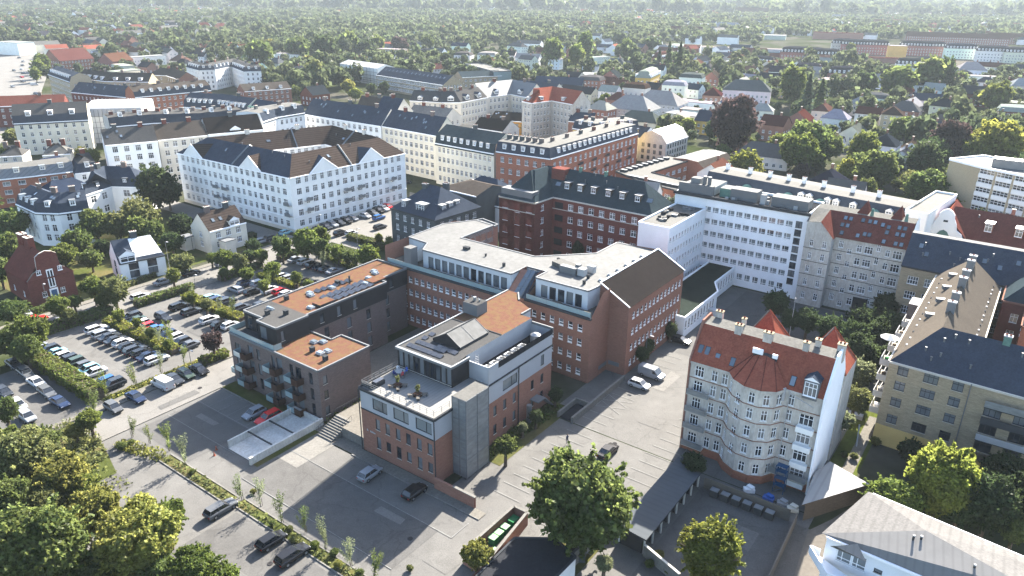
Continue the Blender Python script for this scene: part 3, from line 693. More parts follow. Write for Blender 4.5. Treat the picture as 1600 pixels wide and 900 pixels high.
for bi, (a, zs) in enumerate(((-30.5, (1.0, 3.9, 6.8)), (-22.3, (.6, 3.5, 6.4)), (-16.6, (.6, 3.5, 6.4)))):
    for z in zs:
        mb = MB(); mb.abox(a-1.7, a+1.7, .1, 1.55, z-.12, z+.04, 'dark_trim'); mb.abox(a-1.7, a+.2, .08, .13, z+.04, z+1.05, 'balcony_glass')
        mb.abox(a+.2, a+1.72, .05, .13, z-.1, z+1.1, 'rust_panel'); mb.abox(a+1.66, a+1.74, .1, 1.55, z-.1, z+1.1, 'rust_panel'); mb.abox(a-1.74, a-1.68, .1, 1.55, z+.04, z+1.05, 'balcony_glass')
        mb.abox(a-.9, a-.3, .6, 1.1, z+.04, z+.5, 'wood'); t.part('balcony', mb)
mb = MB(); mb.abox(-37.2, -35.2, 2.2, 6.2, .9, 1.05, 'dark_trim')
for (a0, a1, b0, b1) in ((-37.2, -37.1, 2.2, 6.2), (-37.2, -35.2, 2.15, 2.2)): mb.abox(a0, a1, b0, b1, 1.05, 2.0, 'balcony_glass')
t.part('balcony', mb)
def vbox(t, a, b, z, w=.7, d=.7, h=.8, m='dark_trim', name='roof_vent'):
    mb = MB(); mb.box((*W(a, b), z), w, d, h, m, TH); mb.box((*W(a, b), z+h+.003), w+.1, d+.1, .06, m, TH); t.part(name, mb)
def domelight(t, a, b, z, w=1.3, d=1.0, name='skylight'):
    mb = MB(); mb.box((*W(a, b), z), w, d, .3, 'white_metal', TH); mb.box((*W(a, b), z+.303), w-.2, d-.2, .12, 'skylight_glass', TH); t.part(name, mb)
for a, b in ((-27.0, 8.2), (-29.6, 6.2)): vbox(t, a, b, 13.34)
domelight(t, -31.2, 8.0, 13.34, 1.8, .6)
for a, b, in ((-17.4, 5.8), (-13.1, 5.0)): vbox(t, a, b, 9.9)
for a, b in ((-19.8, 8.2), (-18.6, 9.2), (-15.6, 6.0), (-15.2, 7.3)): domelight(t, a, b, 9.9)
vbox(t, -32.5, 12.6, 13.3); vbox(t, -31.0, 23.8, 13.3, 1, .7, .7); vbox(t, -29.3, 25.4, 13.3, .25, .25, 1.6)
for a, b in ((-31.4, 17.2), (-30.4, 16.6), (-30.1, 21.6), (-30.3, 33), (-29.2, 32.3), (-25.8, 12.8), (-26.6, 27.2), (-28.3, 29.6)): domelight(t, a, b, 13.3)
for a, b in ((-25.6, 15.6), (-26.2, 29.4)):
    mb = MB(); mb.box((*W(a, b), 13.3), 2.2, 3.4, .45, 'dark_trim', TH); mb.box((*W(a, b), 13.753), 2.3, 3.5, .08, 'sedum', TH); t.part('roof_hatch', mb)
mb = MB()
for k in range(7):
    for a in (-26.4, -28.4):
        b = 16.9+k*1.6
        mb.face([(*W(a, b), 13.42), (*W(a+1.75, b), 13.42), (*W(a+1.75, b+1.05), 13.7), (*W(a, b+1.05), 13.7)], 'solar')
        mb.face([(*W(a, b+1.07), 13.7), (*W(a+1.75, b+1.07), 13.7), (*W(a+1.75, b+1.5), 13.38), (*W(a, b+1.5), 13.38)], 'zinc_light')
for k in range(6):
    b = 18.3+k*1.45; a = -31.8+.12*k
    mb.face([(*W(a, b), 13.42), (*W(a+1.5, b), 13.42), (*W(a+1.5, b+.85), 13.7), (*W(a, b+.85), 13.7)], 'solar')
    mb.face([(*W(a, b+.87), 13.7), (*W(a+1.5, b+.87), 13.7), (*W(a+1.5, b+1.3), 13.38), (*W(a, b+1.3), 13.38)], 'zinc_light')
t.part('solar_panels', mb)
t.flush(); FLATS = t
# ---- 3 long brick building with the white roof
t = Thing('office_building', 'long brick office building with kinked white flat roof and a dark gabled east wing', 'building', W(-5, 50), near=True)
def b3(L, n): return [(1.2+(L-2.4)*(i+.5)/n, z, 1.0, 1.35, 'sash') for z in (1.2, 4.2, 7.2, 10.1) for i in range(n)]
body = [(-33, 39), (-1.6, 39), (2.6, 40.6), (17.4, 40.2), (17.4, 47), (21.4, 47), (21.4, 71), (5.6, 71), (5.6, 62), (-3.4, 52.5), (-23.2, 52.5), (-23.2, 64.5), (-33, 62)]
P = WP(body); FOOT.append(P)
for i in range(len(P)):
    A, B = P[i], P[(i+1) % len(P)]; L = hypot(B[0]-A[0], B[1]-A[1])
    o = ()
    if i == 0: o = [q for q in b3(L, 17)]
    if i == 1: o = ()
    if i == 2: o = b3(L, 6)
    if i == 5: o = [(1.3+(L-2.0)*(k+.5)/13, z, .95, 1.35, 'sash') for z in (1.4, 4.6, 7.9, 11.2) for k in range(13)]
    top = 13.2 if i in (0, 1, 2) else (14.2 if i in (3, 4, 5, 6) else 16.9)
    if i in (3,): top = 13.2
    t.facade(A, B, 0, top, o, 'brick_red')
# sloped gable walls
def pface(mb, l, m): mb.face([(*W(a, b), z) for a, b, z in l], m)
pface(t.walls, [(17.4, 40.2, 13.2), (17.4, 47, 13.2), (17.4, 47, 17.0), (17.4, 44.2, 17.0)], 'brick_red')
pface(t.walls, [(15, 47, 13.2), (17.4, 47, 13.2), (21.4, 47, 14.2), (15.2, 47, 17.5)], 'brick_red')
pface(t.walls, [(21.4, 71, 14.2), (15.2, 71, 17.5), (5.6, 71, 17.0), (5.6, 71, 14.2)], 'brick_red')
pface(t.roof, [(21.6, 46.9, 14.1), (21.6, 71.1, 14.1), (15.2, 71.1, 17.5), (15.2, 46.9, 17.5)], 'roof_brown')
for (p, q) in (((21.6, 46.9, 14.2), (15.2, 46.9, 17.6)), ((21.6, 71.1, 14.2), (15.2, 71.1, 17.6)), ((15.2, 46.9, 17.6), (15.2, 71.1, 17.6))):
    t.trim.tube((*W(p[0], p[1]), p[2]), (*W(q[0], q[1]), q[2]), .13, 'white_trim', 4)
# terraces at 13.2 and the set back white storey
t.roof.face([(*W(*p), 13.15) for p in ((-33, 39), (-1.6, 39), (2.6, 40.6), (17.4, 40.2), (17.4, 47), (15.2, 47), (15, 60), (-33, 60))], 'felt_light')
RW = [(-24.4, 41.6), (-1.4, 41.6), (-1.4, 46.8), (3.4, 46.8), (3.4, 43.0), (14.8, 43.2), (15.2, 46.9), (15.2, 71), (5.6, 71), (5.6, 62), (-3.4, 52.5), (-23.2, 52.5), (-23.2, 64.2), (-29, 65), (-33, 58), (-32.6, 46), (-26.5, 45.4)]
P = WP(RW)
for i in range(len(P)):
    A, B = P[i], P[(i+1) % len(P)]; L = hypot(B[0]-A[0], B[1]-A[1]); o = ()
    if i == 0: o = [(1.2+(L-2)*(k+.5)/11, 13.35, 1.45, 2.5, 'plain') for k in range(11)]
    if i == 4: o = [(1+(L-2)*(k+.5)/5, 13.35, 1.45, 2.5, 'plain') for k in range(5)]
    if i == 11: o = [(.6+(L-1)*(k+.5)/5, 14.3, 1.45, 1.6, 'plain') for k in range(5)]
    t.facade(A, B, 13.15, 17.0, o, 'panel_light')
t.roof.face([(x, y, 17.0) for x, y in P], 'felt_white')
mb = MB()
for (p, q) in zip(RW, RW[1:]+RW[:1]):
    if p[0] > 15 and q[0] > 15: continue
    mb.bar(W(*p), W(*q), .3, 16.8, 17.12, 'zinc_light')
t.part('parapet', mb)
# brick cheeks, glazed stair slope and slate slopes between the two terraces
mb = MB()
for a, y in ((-1.2, 39.2), (2.7, 40.6)): pface(mb, [(a, y, 13.2), (a, 46.5, 13.2), (a, 46.5, 17.2), (a, 44.6, 17.2)], 'brick_red')
t.part('cheek_wall', mb)
mb = MB(); pface(mb, [(-1.2, 39.3, 13.2), (.1, 39.8, 13.2), (.1, 45.0, 17.1), (-1.2, 44.6, 17.1)], 'brick_red'); pface(mb, [(1.9, 40.3, 13.2), (2.7, 40.6, 13.2), (3.4, 43, 16), (3.4, 46, 17.1), (1.9, 45.2, 17.1)], 'roof_slate')
t.part('roof_slope', mb)
mb = MB(); pface(mb, [(.1, 39.9, 13.5), (1.9, 40.4, 13.5), (1.9, 45.4, 17.3), (.1, 45.2, 17.3)], 'skylight_glass'); pface(mb, [(1.9, 40.4, 13.2), (1.9, 45.4, 13.2), (1.9, 45.4, 17.3), (1.9, 40.4, 13.5)], 'zinc_light'); pface(mb, [(.1, 39.9, 13.2), (1.9, 40.4, 13.2), (1.9, 40.4, 13.5), (.1, 39.9, 13.5)], 'zinc_light')
for k in range(4):
    f = k/3; mb.tube((*W(.1, 39.9+f*5.2), 13.52+f*3.8), (*W(1.9, 40.4+f*5), 13.52+f*3.8), .05, 'zinc_light', 4)
for a in (.1, 1, 1.9): mb.tube((*W(a, 40.1), 13.55), (*W(a, 45.3), 17.35), .05, 'zinc_light', 4)
t.part('roof_glazing', mb)
railing(t, WP([(-32.5, 39.15), (-1.6, 39.15)]), 13.2, 1.05, 'zinc', 2.2, 'glass_railing', 'balcony_glass')
railing(t, WP([(2.8, 40.75), (17.2, 40.35)]), 13.2, 1.05, 'zinc', 2.2, 'glass_railing', 'balcony_glass')
mb = MB(); mb.bar(W(-33.1, 38.95), W(-1.5, 38.95), .5, 12.9, 13.3, 'dark_trim'); mb.bar(W(2.6, 40.5), W(17.5, 40.1), .5, 12.9, 13.3, 'dark_trim'); t.part('gutter', mb)
mb = MB(); mb.abox(-27.6, -25.6, 39.2, 41.2, 13.2, 17.6, 'zinc_light', 'felt_white'); t.part('chimney_shaft', mb)
mb = MB(); pface(mb, [(-27.5, 39.2, 13.2), (-27.5, 46, 13.2), (-27.5, 46, 17)], 'plaster_white'); t.part('cheek_wall', mb)
for (a, b) in ((-21, 40.2), (-10.5, 40.2), (9.0, 41.7)):
    mb = MB(); mb.box((*W(a, b), 13.85), 1.8, .7, .06, 'wood_grey', TH)
    for s in (-.6, .6): mb.box((*W(a, b+s), 13.6), 1.8, .25, .05, 'wood_grey', TH); mb.box((*W(a+s, b), 13.2), .08, 1.2, .64, 'wood_grey', TH)
    t.part('picnic_table', mb)
for (a, b) in ((-15.5, 40.2), (-8.0, 40.3), (10.6, 41.4), (15.6, 41.5)):
    mb = MB(); mb.box((*W(a, b), 13.2), 1.0, .4, .45, 'plaster_yellow', TH); t.part('planter', mb)
vbox(t, -17.4, 47.5, 17, 1.4, .8, .5); vbox(t, -11.5, 46.5, 17, .3, .3, .5)
for k in range(6): domelight(t, 14.3, 49+k*3.4, 17.0, 1.1, .9)
mb = MB(); mb.box((*W(5.0, 51.0), 17), 5.2, 2.6, .9, 'felt_light', TH-.25); mb.box((*W(7.0, 49.0), 17), 3.6, 1.2, 1.3, 'zinc_light', TH); mb.box((*W(9.8, 49.4), 17), 1.5, 1.3, 1.4, 'white_metal', TH); mb.box((*W(10.4, 51.8), 17), 1.6, .9, 1.4, 'white_metal', TH)
mb.box((*W(8.4, 50.2), 17), .9, .9, 1.7, 'zinc_light', TH); t.part('roof_plant', mb)
for (a, b) in ((11.6, 48.6), (12.5, 45.6), (-5, 44), (2, 53)): vbox(t, a, b, 17, .45, .45, .7)
mb = MB()
for (a, b, a1, b1) in ((17.45, 44, 17.45, 47.0),): mb.bar(W(a, b), W(a1, b1), .05, 1.2, 2.0, 'zinc_light')
mb.bar(W(17.9, 46.92), W(20.2, 46.92), .06, 1.5, 2.3, 'zinc_light'); t.part('wall_sign', mb)
t.flush(); LONG = t
# annex to the west with the small brick lean-to roof
t = Thing('annex', 'small flat white roofed annex with a window band beside the red brick tower block', 'building', W(-25, 69))
flatpoly(t, [(-31, 57), (-23.4, 60), (-23.6, 66.5), (-29.4, 68)], 0, 16.4, 'brick_red', 'felt_white', {0: [(1.5+1.6*k, 14.0, 1.2, 1.5, 'plain') for k in range(4)]}, trim='zinc_light')
t.flush()
# ---- retaining walls, ramp and stairs in front
mb = MB()
mb.abox(-17.6, -17.3, -12.0, 1.0, 0, 1.3, 'plaster_grey'); mb.abox(-11.0, -10.6, -12.8, 1.4, 0, 1.3, 'plaster_grey'); mb.abox(-17.3, -11.0, .8, 1.1, 0, 1.3, 'plaster_grey')
for (p, q) in (((-17.3, -12.2, .1), (-11.0, .8, .1)),):
    mb.face([(*W(-17.3, -12.2), .1), (*W(-11.0, -12.2), .1), (*W(-11.0, .8), .35), (*W(-17.3, .8), .35)], 'plaster_grey')
for b in (-8.5, -4.4): mb.abox(-17.3, -11.0, b, b+.2, 1.1, 1.3, 'dark_trim')
o = link('garage_ramp', mb.mesh('garage_ramp', (*W(-14, -6), 0)), None, (*W(-14, -6), 0)); tag(o, 'concrete walled garage ramp crossed by dark beams in the shaded yard', 'ramp')
mb = MB()
for k in range(10): mb.abox(-9.2, -5.6, -1.2+k*.45, -.75+k*.45, .05, .25+k*.17, 'concrete')
mb.abox(-9.2, 0-.1, 3.3, 38, .05, 1.75, 'concrete', 'paving')
mb.abox(-5.6, -.05, 1.0, 3.3, .05, 1.75, 'concrete', 'paving')
o = link('outdoor_stairs', mb.mesh('outdoor_stairs', (*W(-7, 1), 0)), None, (*W(-7, 1), 0)); tag(o, 'wide concrete stairs and raised walkway left of the roof terrace building', 'stairs')
def rail_obj(pts, z, name='handrail', parent=o, base=(*W(-7, 1), 0), m='dark_trim'):
    mb = MB()
    for p, q in zip(pts[:-1], pts[1:]):
        L = hypot(q[0]-p[0], q[1]-p[1]); k = max(1, int(L/.5))
        for i in range(k+1):
            c = lerp(p, q, i/k); zz = z[0]+(z[1]-z[0])*i/k; mb.cyl((*c, zz), .02, 1.0, m, 4)
        mb.tube((*p, z[0]+1), (*q, z[1]+1), .03, m, 4)
    c = link(name, mb.mesh(name, base), parent)
rail_obj(WP([(-5.7, -1.2), (-5.7, 3.3)]), (.2, 1.75)); rail_obj(WP([(-9.3, -1.2), (-9.3, 3.3)]), (.2, 1.75)); rail_obj(WP([(-9.3, 3.3), (-9.3, 30)]), (1.75, 1.75))
# loading dock and walls beside the long brick building
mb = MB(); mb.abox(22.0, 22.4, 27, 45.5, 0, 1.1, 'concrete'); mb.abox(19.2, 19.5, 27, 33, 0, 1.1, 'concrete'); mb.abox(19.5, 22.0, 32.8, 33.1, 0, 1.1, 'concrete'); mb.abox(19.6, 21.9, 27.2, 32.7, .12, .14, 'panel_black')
o = link('retaining_wall', mb.mesh('retaining_wall', (*W(21, 35), 0)), None, (*W(21, 35), 0)); tag(o, 'weathered concrete retaining wall around the cellar ramp below the brick wing', 'wall')
def building(name, label, cat, pts, depth, h, prof, wall, roof, near=False, **kw):
    c = lerp(pts[0], pts[-1] if len(pts) == 2 else pts[len(pts)//2], .5)
    t = Thing(name, label, cat, c, near=near, group=kw.pop('group', None))
    rp = chain(t, pts, depth, h, prof, wall, roof, **kw)
    return t, rp
# ---- 4 dark red brick block with the green-black roof
t = Thing('apartment_block', 'tall dark red brick block with steep green-black roof and a row of wooden dormers', 'building', W(-15, 95), near=True)
cyc = [(1.5, 1.6, 'cross', 0), (1.7, 1.6, 'tri', 0)]
def o4(i, L):
    fl = (1.6, 4.9, 8.2, 11.5, 14.9)
    if i == 0: return [(2.0, z, 1.6, 1.6, 'cross') for z in fl]+[(5.9, z-.6, 1.5, 2.3, 'tri') for z in fl]+[(9.6, z, 1.7, 1.6, 'tri') for z in fl]
    if i == 1: return [(3.4, z, 1.3, 1.6, 'cross') for z in fl]
    return [(1.9, z-.1, 2.6, 1.7, 'void') for z in fl]+[(5.5+k*3.05, z, 1.5, 1.6, 'tri' if k % 2 else 'cross') for z in fl for k in range(8)]
rp = chain(t, WP([(-36.5, 84), (-25.2, 84), (-24.9, 92), (3.5, 92)]), 12.5, 17.7, [(0, 0), (.5, 6.3), (1, 0)], 'brick_brown', 'roof_slate_green', ops=o4, ends='hh', trim='stone_trim', hipk=.9)
# the front wing is deep: a hipped roof of its own
rp2 = chain(t, WP([(-36.5, 84), (-25.2, 84)]), 21, 17.72, [(0, 0), (.36, 6.2), (.64, 6.2), (1, 0)], 'brick_brown', 'roof_slate_green', ends='hh', trim='stone_trim', hipk=.7)
dormers(t, rp[2], 6, .16, us=[.16, .29, .42, .56, .69, .83], w=1.5, h=1.7, dp=2.6, cheek='wood', cap='zinc_light', style='cross')
for u in (.08, .93): skylight(t, rp[2], u, .22, 1.6, 1.3)
skylight(t, rp[2], .14, .4); vents(t, rp[2], 8, .3, .5)
mb = MB(); p = rp[2][0](.12, .42)[0]; mb.box((p[0], p[1], 20), 4.0, 3.2, 4.2, 'brick_brown', TH); t.part('lift_tower', mb)
for u in (.3, .52): p, rz, _ = rp[2][0](u, .5); chimney(t, p, rz, .7, .7, .8, 'copper', 'copper')
mb = MB(); mb.abox(-36.2, -26.4, 84.6, 87.6, 18.3, 19.9, 'zinc_light', 'zinc_light'); t.part('dormer_band', mb)
mb = MB(); mb.bar(W(-36.6, 83.9), W(-25.1, 83.9), .15, 14.6, 14.75, 'stone_trim'); mb.bar(W(-24.9, 91.9), W(3.5, 91.9), .15, 14.6, 14.75, 'stone_trim'); t.part('string_course', mb)
t.flush(); DARKRED = t
# ---- 5 the white hospital like slab
t = Thing('office_tower', 'white seven storey office slab with rows of grey windows and rooftop machinery', 'building', W(20, 108), near=True)
flm = [2.0+i*3.0 for i in range(6)]+[18.6-.4]
def om(i, L):
    if i != 0: return ()
    return [(8.9+k*1.98, z, 1.55, 1.45, 'office') for z in (5.2, 8.2, 11.2, 14.3, 17.3) for k in range(11)]+[(30.9, z, 1.5, 1.6, 'plain') for z in (3.4, 5.4, 7.4, 9.4, 11.4, 13.4, 15.4, 17.4)]+[(8.9+k*1.98, z, 1.35, 1.6, 'office') for z in (1.7,) for k in range(11)]
chain(t, WP([(3.3, 105), (36, 105)]), 12.5, 20.7, FLAT, 'plaster_hosp', 'felt_dark', ops=om, trim='plaster_hosp')
chain(t, WP([(4.0, 84), (11.8, 84), (11.8, 105)]), 7.8, 18.0, FLAT, 'plaster_hosp', 'felt_light', trim='plaster_hosp',
      ops=lambda i, L: [(1.0+k*1.63, z, 1.0, 1.35, 'office') for z in (2.2, 5.2, 8.2, 11.2, 14.3) for k in range(12)] if i == 1 else (), parapet=.35)
mb = MB(); mb.abox(2.9, 36.4, 104.6, 105.3, 20.6, 21.3, 'dark_trim'); t.part('roof_edge', mb)
for (a0, a1, b0, b1, z, h, m) in ((3.6, 12.5, 106, 107.2, 20.8, 2.6, 'zinc_light'), (4.2, 12.3, 107.4, 116, 20.8, 2.1, 'white_metal'), (13.6, 21, 108, 112, 20.8, 2.2, 'copper'), (16.5, 23, 107.5, 111, 20.8, 2.6, 'zinc_light'), (26.5, 35, 107.5, 111.5, 20.8, 2.3, 'zinc_light'), (24.0, 25.2, 107, 108.5, 20.8, 2.4, 'white_metal'), (6, 8.5, 107.6, 109.8, 22.9, 1.6, 'zinc')):
    mb = MB(); mb.abox(a0, a1, b0, b1, z, z+h, m, 'felt_white'); t.part('plant_room', mb)
mb = MB()
for i in range(22): mb.box((*W(5+random.random()*5.6, 87+random.random()*16), 18), random.uniform(.3, 1.6), random.uniform(.3, 1), random.uniform(.2, .7), random.choice(['zinc_light', 'dark_trim', 'felt_dark', 'felt_dark']), TH)
t.part('duct', mb)
mb = MB()
for i in range(30): mb.box((*W(6+random.random()*28, 105.8+random.random()*10), 20.7), random.uniform(.3, 1.4), random.uniform(.3, .9), random.uniform(.2, 1.2), random.choice(['zinc_light', 'felt_dark', 'white_metal']), TH)
for a in (9.7, 10.9): mb.cyl((*W(a, 107.5), 22.8), .5, 2.6, 'zinc_light', 8)
t.part('duct', mb)
flatpoly(t, [(14.2, 69), (23.5, 69), (23.5, 87), (20.8, 92), (20.8, 104.8), (14.2, 104.8)], 0, 4.6, 'plaster_hosp', 'felt_green',
         {1: [(1.0+k*1.65, 1.4, 1.25, 2.3, 'office') for k in range(11)], 3: [(1.2+k*1.7, 1.4, 1.2, 2.3, 'office') for k in range(7)]}, trim='white_trim')
mb = MB(); mb.abox(4.5, 10.5, 80.5, 83.9, 0, 11.8, 'brick_brown', 'felt_dark'); mb.box((*W(8.5, 82), 11.8), 2, 1.2, 1, 'white_metal', TH); t.part('stair_tower', mb)
t.flush(); SLAB = t
# ---- 6 grey rendered flats with the red roof and the rounded bay
t = Thing('apartment_block', 'grey rendered five storey flats with bright red roof, rounded bay and blank white end wall', 'building', W(49.5, 36), near=True)
fr = [(40, 31.6), (46.1, 31.6), (47.4, 30.0), (49.4, 28.9), (51.6, 28.9), (53.4, 29.9), (54.4, 31.6), (59.5, 31.9)]
P = WP(fr+[(59.5, 42), (40, 42)]); FOOT.append(P)
fz = (1.9, 5.0, 8.05, 11.1, 13.55)
fz = (1.6, 4.8, 7.8, 10.75, 13.3)
Ls = [hypot(P[i+1][0]-P[i][0], P[i+1][1]-P[i][1]) for i in range(7)]
for i in range(10):
    A, B = P[i], P[(i+1) % 10]; o = ()
    if i == 0: o = [(1.5, z, 1.4, 1.75, 'tri') for z in fz]+[(3.9, z, .95, 1.75, 'cross') for z in fz]+[(5.5, z, .95, 1.75, 'cross') for z in fz]
    if 0 < i < 6 and i not in (2,): o = [(Ls[i]/2, z, .9, 1.7, 'cross') for z in fz]
    if i == 2: o = [(Ls[i]/2, z-1.0, .9, 1.6, 'cross') for z in fz[1:]]
    if i == 6: o = [(.9, z, .8, 1.75, 'cross') for z in fz]+[(3.3, z, 1.9, 1.75, 'tri') for z in fz[:4]]
    t.facade(A, B, 0, 15.8, o, 'firewall' if i in (7, 9) else 'plaster_stained', [(1.4, 'plaster_stained')] if False else ())
bm_ = MB()
for i in range(7):   # red brick foot and red string courses
    A, B = P[i], P[i+1]; d = ((B[1]-A[1])/Ls[i]*.04, -(B[0]-A[0])/Ls[i]*.04); A = (A[0]+d[0], A[1]+d[1]); B = (B[0]+d[0], B[1]+d[1])
    bm_.bar(A, B, .12, 0, 1.35, 'brick_orange')
    for z in (15.35,): bm_.bar(A, B, .3, z, z+.4, 'plaster_stained')
t.part('plinth', bm_)
for z in (4.25, 7.25, 10.2, 12.95):
    mb = MB()
    for i in range(7): A, B = P[i], P[i+1]; d = ((B[1]-A[1])/Ls[i]*.04, -(B[0]-A[0])/Ls[i]*.04); mb.bar((A[0]+d[0], A[1]+d[1]), (B[0]+d[0], B[1]+d[1]), .12, z, z+.1, 'brick_red')
    t.part('string_course', mb)
RZ = 20.6
rf = t.roof
pface(rf, [(40.0, 31.3, 15.75), (59.5, 31.6, 15.75), (59.5, 35.2, RZ), (40.0, 35.2, RZ)], 'roof_red')
pface(rf, [(40, 35.2, RZ), (59.5, 35.2, RZ), (59.5, 38.0, RZ+.25), (40, 38.0, RZ+.25)], 'tile_concrete')
pface(rf, [(40, 38.0, RZ+.25), (59.5, 38.0, RZ+.25), (59.5, 42.3, 15.75), (40, 42.3, 15.75)], 'roof_red')
# conical roof over the bay
top = [(48.9, 33.7, 19.0), (49.6, 33.3, 19.1), (50.6, 33.2, 19.1), (51.6, 33.5, 19.0)]
low = [(46.0, 31.4, 15.85), (47.3, 29.7, 15.8), (49.3, 28.6, 15.8), (51.7, 28.6, 15.8), (53.6, 29.7, 15.8), (54.5, 31.5, 15.85)]
for k in range(5):
    tp = [top[0], top[0], top[1], top[2], top[3], top[3]]
    f = [low[k], low[k+1], tp[k+1]]+([tp[k]] if tp[k] != tp[k+1] else [])
    pface(rf, f, 'roof_red')
    rf.tube((*W(low[k][0], low[k][1]), low[k][2]+.03), (*W(tp[k][0], tp[k][1]), tp[k][2]+.03), .07, 'roof_red_dark', 4)
mb = MB(); mb.abox(48.6, 52.0, 33.2, 35.4, 18.0, 19.15, 'dark_trim'); mb.abox(48.5, 50.0, 33.0, 33.3, 19.1, 19.9, 'white_trim'); mb.abox(51.4, 52.1, 33.0, 33.3, 19.1, 19.7, 'white_trim'); t.part('roof_balcony', mb)
mb = MB()   # end walls stand proud of the roof
for a, c in ((59.62, 'firewall'), (39.88, 'brick_red')):
    l = [(31.4, 0), (42.2, 0), (42.2, 16.1), (38.2, RZ+.75), (35.0, RZ+.6), (31.4, 16.0)]
    for s in (-.14, .14): mb.face([(*W(a+s, b), z) for b, z in (l if s > 0 else l[::-1])], c)
    for (b0, z0), (b1, z1) in zip(l, l[1:]+l[:1]): mb.face([(*W(a-.14, b0), z0), (*W(a+.14, b0), z0), (*W(a+.14, b1), z1), (*W(a-.14, b1), z1)], c)
t.part('end_wall', mb)
fr6 = (lambda u, tt: ((*W(40+19.5*u, 31.5+tt*10.4), 15.75+(RZ-15.75)*(tt*10.4)/3.7), TH, (RZ-15.75)/3.7), 19.5)
for u, tt, w, h in ((.045, .12, .8, 1.5), (.1, .12, .8, 1.5), (.19, .1, .8, 1.0), (.31, .09, .8, 1.4), (.765, .08, .8, 1.5), (.88, .08, .8, 1.0), (.42, .0, .7, 1.0), (.60, .0, .7, 1.0)):
    skylight(t, fr6, u, tt, w, h)
for a, b, w, d in ((41.2, 38.4, 1.2, .9), (45.2, 38.0, .7, .7), (45.4, 35.4, 1.2, 1.0), (49.8, 35.4, 1.5, 1.0), (55.2, 35.5, .9, .9), (56.3, 37.5, .9, .9), (59.4, 38.0, 1.2, 1.3)):
    chimney(t, (*W(a, b), RZ), TH, w*.85, d*.85, 1.15, 'plaster_stained', 'brick_tan', 1.5)
dormer(t, (*W(57.6, 31.45), 15.5), TH, 2.0, 2.6, 2.6, 'zinc_light', 'roof_slate', 'tri', True)
for z in fz[:4]:
    mb = MB(); mb.abox(40.2, 43.6, 30.5, 31.55, z-.35, z-.2, 'stone_trim'); mb.abox(40.2, 43.6, 30.45, 30.55, z-.2, z+.7, 'metal_mesh'); t.part('balcony', mb)
for z in fz[:4]: mb = MB(); mb.abox(56.6, 59.0, 31.1, 31.8, z-.95, z-.1, 'plaster_white'); t.part('oriel_foot', mb)
mb = MB(); mb.abox(54.0, 59.4, 30.3, 31.8, 2.2, 2.35, 'stone_trim'); mb.abox(54.0, 59.4, 30.2, 30.35, 2.35, 3.3, 'zinc'); t.part('balcony', mb)
mb = MB()   # blue scaffold tower
for a in (55.4, 56.9):
    for b in (29.2, 30.2): mb.cyl((*W(a, b), 0), .06, 4.6, 'tint_wall', 5)
for z in (1.2, 2.4, 3.6, 4.5):
    mb.abox(55.4, 56.9, 29.2, 30.2, z, z+.06, 'tint_wall')
    mb.tube((*W(55.4, 29.2), z-1.1), (*W(56.9, 29.2), z), .04, 'tint_wall', 4)
sc = link('scaffold', mb.mesh('scaffold', (*W(56.1, 29.7), 0)), None, (*W(56.1, 29.7), 0)); sc.color = (.02, .055, .11, 1); tag(sc, 'small blue scaffold tower at the foot of the grey flats with the red roof', 'scaffold')
mb = MB(); 
for x in (0, 1.5, 1.5, 3): pass
mb.cyl((*W(55.0, 31.4), 3), .06, 12.6, 'white_metal', 5); mb.tube((*W(54.9, 31.2), 15.4), (*W(58.6, 30.2), 14.9), .06, 'white_metal', 5); mb.cyl((*W(54.2, 31.2), 14), .3, 2.0, 'white_metal', 5); t.part('drainpipe', mb)
t.flush(); REDROOF = t
for (a, b, lb) in ((46.6, 46, 'left of the pair of pointed red tile roofs behind the grey flats'), (56.6, 45.5, 'right of the pair of pointed red tile roofs behind the grey flats')):
    mb = MB(); r = 3.4
    for k in range(4):
        c = [(a-r, b-r), (a+r, b-r), (a+r, b+r), (a-r, b+r)]; p, q = c[k], c[(k+1) % 4]
        mb.face([(*W(*p), 15.0), (*W(*q), 15.0), (*W(a, b), 20.8)], 'roof_red'); mb.face([(*W(*p), 0), (*W(*q), 0), (*W(*q), 15.0), (*W(*p), 15.0)], 'plaster_stained')
        mb.tube((*W(*p), 15.05), (*W(a, b), 20.85), .12, 'tile_concrete' if k == 0 else 'roof_red', 4)
    FOOT.append(WP([(a-4, b-4), (a+4, b-4), (a+4, b+4), (a-4, b+4)]))
    o = link('turret_wing', mb.mesh('turret_wing', (*W(a, b), 0)), None, (*W(a, b), 0)); tag(o, lb, 'building')
# ---- 7 grey flats with the dark red roof behind
t = Thing('apartment_block', 'shaded grey rendered flats with dark red roof full of blue skylights, beside the white slab', 'building', W(48, 108), near=True)
fz = (1.6, 4.9, 8.1, 11.3, 14.3)
def o7(i, L):
    if i == 0: return [(1.6, z, .8, 1.6, 'cross') for z in fz]+[(4.4, z, .9, 1.6, 'cross') for z in fz]
    if i == 2: return [q for q in mix(7, L, fz, [(1.0, 1.6, 'tri', .3), (1.0, 1.2, 'cross', -.8), (1.1, 1.6, 'cross', 0), (1.7, 1.6, 'tri', 0), (.8, 1.5, 'cross', 1.0), (.9, 1.5, 'cross', .2), (1.8, 1.8, 'tri', 0)], .6)]
    return ()
A7 = [(36.4, 103.2), (42.2, 103.2), (42.3, 105.4), (57, 105.4)]
pts = WP(A7)
for i in range(3):
    A, B = pts[i], pts[i+1]; t.facade(A, B, 0, 16.9, o7(i, hypot(B[0]-A[0], B[1]-A[1])), 'plaster_stained' if i != 1 else 'plaster_grey')
